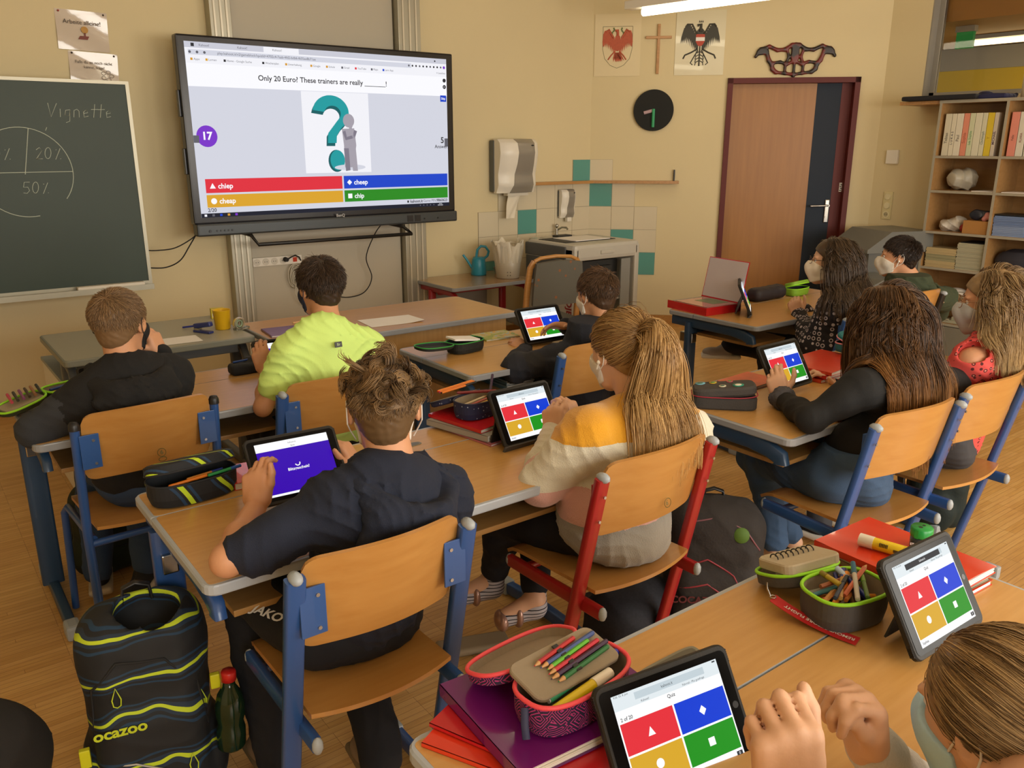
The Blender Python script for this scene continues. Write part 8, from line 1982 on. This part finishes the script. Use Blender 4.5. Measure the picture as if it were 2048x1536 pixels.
# longer curls on top
def top_curls(q, m_, n=3200, L0=0.062, zmin=0.045, r=0.0010):
    p = scalp(q, n*3, 0.008); p = p[p[:, 2] > zmin + 0.25*np.minimum(0, p[:, 1])][:n]; n = len(p)
    ng = 120; g = p[RNG.integers(0, n, ng)]; idx = ((p[:, None, :] - g[None])**2).sum(2).argmin(1)
    p = g[idx] + (p - g[idx])*0.75
    nrm = (p - CC_)/(CR**2); nrm /= np.linalg.norm(nrm, axis=1, keepdims=True)
    ax_ = unit(np.array([0.4, 0.2, 0]))
    dg = RNG.normal(size=(ng, 3)); d0 = dg[idx]*0.55 + nrm*0.75 + np.array([0.25, 0.3, 0]); tw = RNG.uniform(0.5, 1.0, ng)[idx][:, None]*np.where(RNG.uniform(size=ng) > .5, 1, -1)[idx][:, None]
    d = d0/np.linalg.norm(d0, axis=1, keepdims=True); cur = p.copy(); path = [cur]; K = 12; L_ = L0*RNG.uniform(0.75, 1.1, (n, 1))
    for k in range(1, K):
        sd = np.cross(nrm, d); d = d + sd*tw*0.42 - nrm*0.20; d /= np.linalg.norm(d, axis=1, keepdims=True)
        cur = ell_out(cur + d*L_/(K-1), 0.010); path.append(cur)
    A_ = np.stack(path, 1); Wd = q.c + (A_*q.s) @ q.M.T - q.off
    col = np.clip(RNG.beta(2, 2.4, (ng,))[idx][:, None]*0.8 + RNG.normal(0, .1, (n, 1)) + np.linspace(-0.1, 0.25, K)[None, :], 0, 1)
    strands('hair_curls', Wd, r*q.s, m_, q.t, col)
top_curls(q, HM3)
face_mask(q, M_white_mask, strap=M_strap, ear=True)

# ---- 4: girl with long ponytail, yellow/white/pink sweater
q = person('girl with a long light brown ponytail in a yellow, white and pink sweater, hands clasped',
    (1.685,1.700,1.067), -6, -10, (1.683,1.600,0.877), (1.60, 1.64, 0.56), (1.491,1.620,0.872), (1.900,1.620,0.794),
    (1.385,1.700,0.720), (1.565,1.860,0.788), (1.769,1.860,0.528), (1.691,1.900,0.780),
    ((0.10, 0.25, 0.95), (-0.85, -0.35, 0.2), dict(curls=[(60, 60, 40)]*4, thumb=(0.3, 0.9, -0.3))), ((-0.35, 0.1, 0.9), (0.2, -0.9, 0.2), dict(curls=[(50, 60, 40)]*4, thumb=(0.5, 0.8, -0.3))),
    [((1.52, 1.68, 0.55), (1.464,1.980,0.479), (1.440,2.020,0.251), (-0.8, 0.3, 0)), ((1.68, 1.68, 0.55), (1.66, 2.06, 0.53), (1.495,1.860,0.232), (-0.9, 0.3, 0))], hs=1.03, h=0.0045, skin=SKIN2, ls=1.08)
M_kY = mat('knit_yellow', 'd89a1c', 0.9, bump=0.5, bscale=260, sheen=0.4); M_kW = mat('knit_white', 'd4ceb8', 0.9, bump=0.5, bscale=260, sheen=0.4); M_kP = mat('knit_pink', 'cf9f94', 0.9, bump=0.5, bscale=260, sheen=0.4); M_kG = mat('knit_grey', '8f8c84', 0.9, bump=0.5, bscale=260, sheen=0.4)
def g4(c):
    o_ = np.zeros(len(c), int); z = c[:, 2]
    o_[z < 0.865] = 1; o_[z < 0.72] = 2; o_[z < 0.62] = 3
    for sh, el, wr in ((q.shL, q.elL, q.wrL), (q.shR, q.elR, q.wrR)):
        d = sdf_at([C(sh, el, 0.064, 0.056), C(el, wr, 0.056, 0.04)], c); on = (d < 0.008) & (z > 0.74) & (np.abs((c - (q.shL+q.shR)/2) @ q.r) > 0.12)
        L1 = np.linalg.norm(el - sh); t1 = ((c - sh) @ (el - sh))/L1; t2 = ((c - el) @ unit(wr - el))
        s_ = np.where(t1 < L1*0.97, t1, L1)
        v = np.where(s_ < 0.105, 0, np.where(s_ < 0.205, 1, 2)); v = np.where((t2 > 0.03) & (t1 > L1*0.6), 2, v); v = np.where((t2 > 0.075) & (t1 > L1*0.3), 1, v)
        o_ = np.where(on, v, o_)
    return o_
wear(q, 'sweater', torso_prims(q, 0.024, 1.16, 1.10) + sleeve(q.shL, q.elL, q.wrL, 0.022, 1.05) + sleeve(q.shR, q.elR, q.wrR, 0.022, 1.05) + [E(q.pv + q.sp*0.0 - q.fw*0.03, (0.185, 0.145, 0.105), q.MT, 0.04)],
     [M_kY, M_kW, M_kP, M_kG], 0.0055, wrinkle(0.005*1.15, (14, 11, 19), 5.1), cuts=[lambda X, Y, Z: 0.475 - Z], matfn=g4)
trousers(q, mat('navy_trousers', '12131a', 0.9, bump=0.2), 0.004, stop=0.05)
for lg in q.legs:
    an = np.array(lg[2]); kn = np.array(lg[1]); f_ = unit(np.array(lg[3], float)); sp_ = unit(kn - an)
    sm = bpy.data.materials.get('sock_striped')
    if sm is None:
        sm = bpy.data.materials.new('sock_striped'); sm.use_nodes = True; n_ = sm.node_tree.nodes; l_ = sm.node_tree.links
        tc_ = n_.new('ShaderNodeTexCoord'); wv = n_.new('ShaderNodeTexWave'); wv.bands_direction = 'Z'; wv.inputs['Scale'].default_value = 26; wv.inputs['Distortion'].default_value = 1.0
        rp_ = n_.new('ShaderNodeValToRGB'); rp_.color_ramp.elements[0].position = 0.12; rp_.color_ramp.elements[0].color = (*srgb('23222a'), 1); rp_.color_ramp.elements[1].position = 0.2; rp_.color_ramp.elements[1].color = (*srgb('b3aeb4'), 1)
        l_.new(tc_.outputs['Object'], wv.inputs[0]); l_.new(wv.outputs[0], rp_.inputs[0]); l_.new(rp_.outputs[0], n_['Principled BSDF'].inputs['Base Color']); n_['Principled BSDF'].inputs['Roughness'].default_value = 0.9
    wear(q, 'sock', [C(an + sp_*0.09, an - np.array([0, 0, 0.02]), 0.036, 0.038), C(an - np.array([0, 0, 0.03]), an + f_*0.10 - np.array([0, 0, 0.045]), 0.034, 0.03)], sm, 0.004)
    ms = mat('sandal_rose', 'a88474', 0.3, 0.5); r_ = np.array([f_[1], -f_[0], 0]); M = np.stack([r_, f_, np.array([0, 0, 1.0])], 1)
    wear(q, 'sandal_strap', [E(an + f_*0.115 - np.array([0, 0, 0.052]), (0.041, 0.022, 0.034), M, 0.004), E(an + f_*0.060 - np.array([0, 0, 0.042]), (0.040, 0.018, 0.042), M, 0.004)], ms, 0.004)
    wear(q, 'sandal_sole', [B(an + f_*0.07 + np.array([0, 0, -an[2] + 0.016]), (0.045, 0.125, 0.014), 0.012, M, 0.01)], mat('cork', '8c7a60', 0.7), 0.004)
HM4 = hair_mat('hair_lightbrown', '6f4b2a', 'e6bd7c', 0.38); hair_cap(q, HM4, 0.006, rough=0.0015, line=(0.8, -0.01))
# hair combed back to the tie
tie = np.array([0.0, -0.112, 0.052])
p = scalp(q, 5200, 0.006, (0.8, -0.015), 0.079); n = len(p); K = 14; s = np.linspace(0, 1, K)
A_ = p[:, None, :]*(1 - s[None, :, None]) + tie*s[None, :, None]
A_ = A_ + np.array([0, 0, 0.0]); flat_ = A_.reshape(-1, 3)
flat_ = ell_out(flat_, 0.011); A_ = flat_.reshape(n, K, 3); A_[:, 0] = p
A_ += (RNG.normal(size=(n, 1, 3))*0.0028)*np.sin(s*PI)[None, :, None] + (RNG.normal(size=(n, 1, 3))*0.005*(RNG.uniform(size=(n, 1, 1)) < 0.06))*np.sin(s*PI)[None, :, None]*2
Wd = q.c + (A_*q.s) @ q.M.T - q.off
strands('hair_strands', Wd, 0.0011, HM4, q.t, np.clip(RNG.beta(2, 3, (n, 1)) + 0*s[None, :], 0, 1)*0.8, 0.8)
L = head_local(q)
m = MB(); tp = L(*tie); m.tube([tuple(tp - q.off + q.M @ np.array([0.019*math.cos(a), 0.0, 0.019*math.sin(a)])) for a in np.linspace(0, 2*PI, 19)[:-1]], 0.006, 8, closed=True); m.build('hair_tie', mat('tie_gold', 'b98b55', 0.6), q.t)
col_ = [E(L(*CC_), (CR + 0.008)*q.s, q.M, 0.02), C(L(0, -0.03, -0.05), q.nb, 0.055, 0.06, 0.03)] + torso_prims(q, 0.024, 1.16, 1.10)
rg = np.random.default_rng(3); n = 90; K = 30
cur = tp + (rg.normal(size=(n, 3))*0.010); v = (-q.M[:, 1]*1.0 + q.M[:, 2]*0.45)[None] + rg.normal(size=(n, 3))*0.22; path = [cur]; lay = rg.uniform(0.006, 0.045, (n, 1)); ph = rg.uniform(0, 6.28, (n, 1))
st_ = 0.47/(K-1)*rg.uniform(0.72, 1.08, (n, 1)); fan = rg.normal(size=(n, 1))
for k in range(1, K):
    v = v/np.linalg.norm(v, axis=1, keepdims=True)*0.80 + np.array([0, 0, -0.30]) + q.r*fan*0.035*(k < 16) + q.r*np.sin(ph + k*0.5)*0.05 + q.fw*0.05
    v /= np.linalg.norm(v, axis=1, keepdims=True); cur = cur + v*st_
    D = sdf_at(col_, cur); eps = 0.004; g = np.stack([sdf_at(col_, cur + np.eye(3)[i]*eps) - D for i in range(3)], 1)/eps; g /= np.linalg.norm(g, axis=1, keepdims=True) + 1e-6
    push = np.maximum(lay[:, 0] - D, 0)[:, None]; cur = cur + g*push; path.append(cur)
Gd = np.stack(path, 1); s = np.linspace(0, 1, K); kids = 34
off = rg.normal(size=(n, kids, 1, 3))*(0.0035 + 0.0075*np.sin(s*PI*0.75))[None, None, :, None] + rg.normal(size=(n, kids, 1, 3))*(s**2)[None, None, :, None]*0.010*(rg.uniform(size=(n, kids, 1, 1)) < 0.12)
P_ = (Gd[:, None] + off).reshape(-1, K, 3) - q.off
col = np.clip(rg.beta(2, 2.6, (n, 1, 1)) + rg.normal(0, 0.10, (n, kids, 1)) + (0.25*s)[None, None, :], 0, 1).reshape(-1, K)
strands('ponytail', P_, 0.0011, HM4, q.t, col)
face_mask(q, M_white_mask, strap=M_strap)
m = MB(); ep = L(-0.082, 0.0, -0.022) - q.off; m.ball(tuple(ep), 0.007, 10); m.cyl(tuple(ep), tuple(ep + np.array([0, 0.008, -0.022])), 0.003); m.build('earphone', M_white, q.t)

# ---- 5: boy in dark fleece at the middle desk
q = person('boy with short brown hair in a dark navy fleece, reaching over his tablet',
    (2.563,2.760,0.997), -2, -8, (2.573,2.680,0.823), (2.34, 2.70, 0.56), (2.432,2.700,0.753), (2.802,2.720,0.726),
    (2.081,2.740,0.724), (2.328,2.980,0.720), (2.759,2.880,0.668), (2.504,2.900,0.831),
    ((-0.1, 0.6, 0.3), (-0.3, -0.4, 0.9), dict(curl=(30, 40, 30))), ((-0.80, 0.15, 0.12), (0.1, 0.35, 0.9), dict(curls=[(15, 15, 10), (22, 20, 10), (28, 20, 10), (32, 25, 15)], thumb=(0.95, 0.35, -0.2), spread=7)),
    seated(2.34, 2.70), hs=1.0, ls=1.0)
def g5(c):
    d = sdf_at([C(q.elL*0.75 + q.shL*0.25 + np.array([-0.02, -0.03, 0.02]), q.elL*0.65 + q.wrL*0.35 + np.array([-0.02, -0.03, 0.02]), 0.052)], c); return (d < 0.0).astype(int)
wear(q, 'fleece', torso_prims(q, 0.020, 1.1) + sleeve(q.shL, q.elL, q.wrL, 0.022) + sleeve(q.shR, q.elR, q.wrR, 0.020), [M_fleece, mat('elbow_patch', '1a1a1e', 0.8)], 0.006, wrinkle(0.004*1.15, (14, 11, 19), 3.3), matfn=g5)
trousers(q, M_dark); shoe(q, q.legs[0][2], (0, 1, 0), M_dark, M_white); shoe(q, q.legs[1][2], (0, 1, 0), M_dark, M_white)
HM = hair_mat('hair_brown', '2e2118', '76573c'); hair_cap(q, HM, 0.005, rough=0.003); VOL[0] = 0.018; short_hair(q, HM, 4800, 0.036, 0.45, (0.02, -0.06, 0.09), r=0.0010, fringe=0.1, clump=0.4)
face_mask(q, M_white_mask, strap=M_strap)

# ---- 6: girl in black top and jeans
q = person('girl with long dark brown hair with lighter ends, in a black top and blue jeans',
    (2.681,1.450,1.077), 10, -16, (2.733,1.360,0.908), (2.53, 1.41, 0.565), (2.463,1.380,0.887), (3.035,1.360,0.806),
    (2.322,1.460,0.791), (2.499,1.700,0.773), (3.313,1.720,0.517), (2.970,1.780,0.715),
    ((0.02, 0.35, 0.75), (-0.75, -0.45, 0.1), dict(curls=[(25, 40, 30), (32, 45, 30), (38, 45, 30), (42, 45, 30)], thumb=(0.75, 0.65, 0.05))), ((-0.55, 0.35, 0.6), (0.5, -0.4, 0.6), dict(curl=(25, 45, 30), thumb=(0.8, 0.6, 0.15))),
    [((2.45, 1.44, 0.56), (2.648,1.900,0.451), (2.881,1.830,0.026), (-0.3, 0.9, 0)), ((2.61, 1.44, 0.56), (2.62, 1.86, 0.54), (2.60, 1.72, 0.10), (0, 1, 0))], hs=1.0, skin=SKIN2, h=0.0045)
TP6 = torso_prims(q, 0.008, 0.98, 0.95)
wear(q, 'top', TP6 + sleeve(q.shL, q.elL, q.wrL, 0.007) + sleeve(q.shR, q.elR, q.wrR, 0.007), M_blacktop, 0.0055, wrinkle(0.003*1.15, (14, 11, 19), 1.1), cuts=[lambda X, Y, Z: 0.60 - Z])
wear(q, 'scrunchie', [C(q.wrL - unit(q.wrL - q.elL)*0.028, q.wrL - unit(q.wrL - q.elL)*0.002, 0.042, 0.040)], mat('scrunchie', '4c4c54', 0.8, bump=0.6, bscale=60), 0.004, wrinkle(0.006, (30, 30, 30), 1))
trousers(q, M_denim, 0.008, 0.006, 0.06, 0.005)
m = MB()
def seamline(pts, r=0.0016): m.tube([tuple(np.array(p) - q.off) for p in pts], r, 5)
shoe(q, q.legs[0][2], (-0.3, 0.9, 0), M_dark, M_white); shoe(q, q.legs[1][2], (0, 1, 0), M_dark, M_white)
wear(q, 'belt_band', [E(q.pv + q.sp*0.075, (0.146, 0.112, 0.022), q.MT, 0.01)], mat('denim_band', '324a68', 0.85, bump=0.4, bscale=500), 0.005)
for sx in (-0.4, 0.0, 0.45):
    m = MB(); pc = q.pv + q.r*(0.14*sx) - q.fw*(0.122*math.sqrt(1 - sx*sx)); m.tube([tuple(pc + q.sp*0.055 - q.off), tuple(pc - q.fw*0.004 + q.sp*0.078 - q.off), tuple(pc + q.sp*0.10 - q.off)], 0.004, 6, flat=(0.010, 0.004)); m.build('belt_loop', mat('denim_band', '324a68'), q.t)
HM6 = hair_mat('hair_ombre', '261a12', '9a6a38', 0.4); hair_cap(q, HM6, 0.010, rough=0.0015, line=(0.7, -0.015))
long_hair(q, HM6, head_collide(q, TP6 + [C(q.shL, q.elL, 0.058, 0.05)]), 0.50, 300, 28, part=-0.01, seed=6, ombre=0.95, wave=0.004, spread=0.019, K=28, r=0.0009)
face_mask(q, M_black_mask, strap=M_black_mask)

# ---- 7: girl in coral leopard top
q = person('blonde girl with glasses and a grey mask in a coral leopard print top',
    (3.268,1.360,1.089), 28, -3, (3.336,1.310,0.922), (3.11, 1.40, 0.57), (3.111,1.330,0.891), (3.787,1.300,0.821),
    (3.101,1.440,0.716), (3.300,1.680,0.685), (4.199,1.620,0.492), (3.794,1.800,0.644),
    ((-0.2, 0.6, 0.2), (-0.2, -0.2, 1)), ((-0.4, 0.6, 0.2), (0.2, -0.3, 1)), seated(3.10, 1.44), hs=1.04, skin=SKIN, ls=1.0)
cm = bpy.data.materials.new('coral_leopard'); cm.use_nodes = True; cn = cm.node_tree.nodes; cl = cm.node_tree.links
tcq = cn.new('ShaderNodeTexCoord'); vq = cn.new('ShaderNodeTexVoronoi'); vq.inputs['Scale'].default_value = 46; vq.inputs['Randomness'].default_value = 0.85
rq = cn.new('ShaderNodeValToRGB'); rq.color_ramp.interpolation = 'CONSTANT'; e0 = rq.color_ramp.elements
e0[0].position = 0.0; e0[0].color = (*srgb('e08a7a'), 1); e0[1].position = 0.17; e0[1].color = (*srgb('541b1c'), 1)
e2 = e0.new(0.33); e2.color = (*srgb('d8504a'), 1)
cl.new(tcq.outputs['Object'], vq.inputs['Vector']); cl.new(vq.outputs['Distance'], rq.inputs[0]); cl.new(rq.outputs[0], cn['Principled BSDF'].inputs['Base Color']); cn['Principled BSDF'].inputs['Roughness'].default_value = 0.85
TP7 = torso_prims(q, 0.012, 1.05, 0.9)
a7 = unit(q.elL - q.shL); b7 = unit(q.elR - q.shR)
wear(q, 'blouse', TP7 + [C(q.shL + a7*0.05, q.shL + a7*0.15, 0.062, 0.068, 0.02), C(q.shR + b7*0.05, q.shR + b7*0.15, 0.062, 0.068, 0.02),
     E(q.shL + np.array([-0.02, -0.01, 0.035]), (0.055, 0.05, 0.045), None, 0.006, -1), E(q.shR + np.array([0.02, 0, 0.035]), (0.055, 0.05, 0.045), None, 0.006, -1)], cm, 0.0055, wrinkle(0.004*1.15, (14, 11, 19), 0.1))
trousers(q, mat('grey_trousers', '3c3c40', 0.85)); shoe(q, q.legs[0][2], (0, 1, 0), M_dark, M_white); shoe(q, q.legs[1][2], (0, 1, 0), M_dark, M_white)
HM7 = hair_mat('hair_blonde', '64492e', 'd2b27c', 0.4); hair_cap(q, HM7, 0.009, rough=0.0015, line=(0.75, -0.012))
long_hair(q, HM7, head_collide(q, TP7), 0.27, 260, 24, yfr=0.035, back=0.9, out=0.55, part=-0.01, seed=9, ombre=0.5, wave=0.002, spread=0.014, K=24, r=0.001)
face_mask(q, M_grey_mask, 0.006, strap=M_grey_mask, zbot=-0.128); glasses(q, mat('glasses_gold', 'a98a6a', 0.3, 0.8), 0.022)

# ---- 8: girl in patterned blouse
q = person('girl with long brown hair, glasses and white mask in a black and white blouse',
    (3.889,2.420,1.074), 36, 3, (3.925,2.320,0.905), (3.90, 2.38, 0.575), (3.845,2.340,0.833), (4.244,2.320,0.800),
    (3.791,2.420,0.646), (4.006,2.660,0.741), (4.445,2.620,0.484), (4.151,2.720,0.737),
    ((-0.15, 0.3, 0.7), (-0.8, -0.3, 0.2), dict(curls=[(60, 60, 40)]*4)), ((-0.5, 0.2, 0.6), (0.2, -0.8, 0.4), dict(curls=[(55, 60, 40)]*4)),
    [((3.82, 2.41, 0.57), (4.082,2.780,0.506), (3.920,3.040,0.509), (-0.55, 0.6, -0.2)), ((3.98, 2.41, 0.57), (3.95, 2.80, 0.55), (3.92, 2.72, 0.10), (0, 1, 0))], hs=1.03, skin=SKIN2, ls=1.08)
bm_ = bpy.data.materials.new('patterned_blouse'); bm_.use_nodes = True; cn = bm_.node_tree.nodes; cl = bm_.node_tree.links
tcq = cn.new('ShaderNodeTexCoord'); vq = cn.new('ShaderNodeTexVoronoi'); vq.inputs['Scale'].default_value = 36; vq.inputs['Randomness'].default_value = 0.15
rq = cn.new('ShaderNodeValToRGB'); rq.color_ramp.interpolation = 'CONSTANT'; e0 = rq.color_ramp.elements
e0[0].position = 0.0; e0[0].color = (*srgb('1a161c'), 1); e0[1].position = 0.22; e0[1].color = (*srgb('b4aab0'), 1); e2 = e0.new(0.38); e2.color = (*srgb('19151b'), 1)
cl.new(tcq.outputs['Object'], vq.inputs['Vector']); cl.new(vq.outputs['Distance'], rq.inputs[0]); cl.new(rq.outputs[0], cn['Principled BSDF'].inputs['Base Color']); cn['Principled BSDF'].inputs['Roughness'].default_value = 0.85
TP8 = torso_prims(q, 0.020, 1.15, 1.12)
wear(q, 'blouse', TP8 + sleeve(q.shL, q.elL, q.wrL, 0.020, 1.1) + sleeve(q.shR, q.elR, q.wrR, 0.018, 1.1), bm_, 0.006, wrinkle(0.004*1.15, (14, 11, 19), 2.1), cuts=[lambda X, Y, Z: 0.50 - Z])
trousers(q, M_dark, 0.012); shoe(q, q.legs[0][2], (-0.55, 0.6, 0), mat('sneaker_light', 'a39a90', 0.6), M_white); shoe(q, q.legs[1][2], (0, 1, 0), M_dark, M_white)
HM8 = hair_mat('hair_brown_long', '33261a', '7a6044', 0.42); hair_cap(q, HM8, 0.010, rough=0.0015, line=(0.75, -0.012))
long_hair(q, HM8, head_collide(q, TP8), 0.32, 200, 20, yfr=0.045, back=0.9, part=0.0, seed=12, ombre=0.2, wave=0.002, spread=0.016, K=20, r=0.0011)
face_mask(q, mat('mask_cream', 'e6dac6', 0.8), 0.008, strap=mat('mask_cream', 'e6dac6')); glasses(q, mat('glasses_dark', '3a1c20', 0.3), 0.017)

# ---- 9: boy in green hoodie
q = person('boy with short black hair in a dark green hoodie and a white mask',
    (4.775,2.540,1.019), 30, 0, (4.887,2.460,0.843), (4.64, 2.50, 0.575), (4.766,2.480,0.768), (5.259,2.460,0.724),
    (4.812,2.620,0.556), (5.145,2.840,0.508), (5.581,2.720,0.437), (5.412,2.880,0.467),
    ((-0.2, 0.7, 0.1), (-0.2, -0.2, 1)), ((-0.4, 0.7, 0.1), (0, -0.2, 1)), seated(4.64, 2.50), hs=1.02, skin=SKIN)
M_green = mat('hoodie_green', '363f2a', 0.9, bump=0.3, bscale=300)
wear(q, 'hoodie', torso_prims(q, 0.022, 1.1, 1.05) + sleeve(q.shL, q.elL, q.wrL, 0.018) + sleeve(q.shR, q.elR, q.wrR, 0.018), M_green, 0.007, wrinkle(0.005*1.15, (14, 11, 19), 0.9))
hood(q, M_green, 0.14, 0.22, 0.13, up=0.01)
trousers(q, M_dark); shoe(q, q.legs[0][2], (0, 1, 0), M_dark, M_white); shoe(q, q.legs[1][2], (0, 1, 0), M_dark, M_white)
HM = hair_mat('hair_black', '17110e', '3d2c22'); hair_cap(q, HM, 0.004, rough=0.003); VOL[0] = 0.018; short_hair(q, HM, 3600, 0.030, 0.35, (0.0, -0.05, 0.10), r=0.0011, fringe=0.5)
face_mask(q, M_white_mask, 0.010, strap=M_strap)
m = MB(); L = head_local(q); ep = L(-0.084, 0.0, -0.018) - q.off; m.ball(tuple(ep), 0.006, 10); m.cyl(tuple(ep), tuple(ep + np.array([0, 0.012, -0.03])), 0.0028); m.build('earphone', M_white, q.t)

# ---- 10: girl nearest the camera, bottom right
hL = (0.671,0.400,0.977); hR = (0.925,0.455,0.896)
q = person('dark blonde girl in a light blue mask, nearest the camera, fists raised',
    (0.990,0.320,0.980), -10, -10, (0.889,0.220,0.966), (1.15, 0.08, 0.56), (0.632,0.200,1.070), (1.329,0.200,0.674),
    (0.687,0.330,0.903), hL, (1.309,0.420,0.486), hR,
    ((-0.02, 0.12, 0.95), (-0.5, -0.85, 0.2), dict(curls=[(62, 80, 45), (66, 82, 45), (70, 82, 45), (72, 82, 45)], thumb=(0.45, 0.85, -0.5))),
    ((-0.30, 0.0, 0.93), (0.85, -0.25, 0.2), dict(curls=[(48, 70, 40), (58, 75, 45), (62, 78, 45), (66, 80, 45)], thumb=(0.12, 0.95, -0.42))),
    [((1.07, 0.12, 0.56), (1.02, 0.50, 0.54), (1.02, 0.44, 0.10), (0, 1, 0)), ((1.23, 0.12, 0.56), (1.28, 0.50, 0.54), (1.28, 0.44, 0.10), (0, 1, 0))], hs=1.0, skin=SKIN2, h=0.0036, hands_s=0.95)
M_gw = mat('sweatshirt_white', 'c3bdb6', 0.9, bump=0.5, bscale=200, sheen=0.3)
TP10 = torso_prims(q, 0.016)
wear(q, 'sweatshirt', TP10 + sleeve(q.shL, q.elL, q.wrL - unit(q.wrL-q.elL)*0.035, 0.016) + sleeve(q.shR, q.elR, q.wrR - unit(q.wrR-q.elR)*0.035, 0.016), M_gw, 0.005, wrinkle(0.004*1.15, (14, 11, 19), 2.0))
trousers(q, M_denim); shoe(q, q.legs[0][2], (0, 1, 0), M_dark, M_white); shoe(q, q.legs[1][2], (0, 1, 0), M_dark, M_white)
HM10 = hair_mat('hair_dark_blonde', '5c442c', 'c2a070', 0.36); hair_cap(q, HM10, 0.006, rough=0.0012, line=(0.62, -0.012), h=0.0036)
p = scalp(q, 9500, 0.005, (0.62, -0.018), 0.079); n = len(p); K = 16; s = np.linspace(0, 1, K); tie = np.array([0.0, -0.118, -0.01])
A_ = p[:, None, :]*(1 - s[None, :, None]) + tie*s[None, :, None]; A_ = ell_out(A_.reshape(-1, 3), 0.009).reshape(n, K, 3); A_[:, 0] = p
wv_ = np.sin(p[:, 2:3]*220 + p[:, 0:1]*150)
A_ += (RNG.normal(size=(n, 1, 3))*0.0022)*np.sin(s*PI)[None, :, None] + (RNG.normal(size=(n, 1, 3))*0.010*(RNG.uniform(size=(n, 1, 1)) < 0.02))*s[None, :, None]
Wd = q.c + (A_*q.s) @ q.M.T - q.off
strands('hair_strands', Wd, 0.00075, HM10, q.t, np.clip(0.45 + 0.28*wv_ + RNG.normal(0, 0.18, (n, 1)) + 0*s[None, :], 0, 1), 0.8)
face_mask(q, M_blue_mask, 0.004, strap=M_strap, h=0.0028)
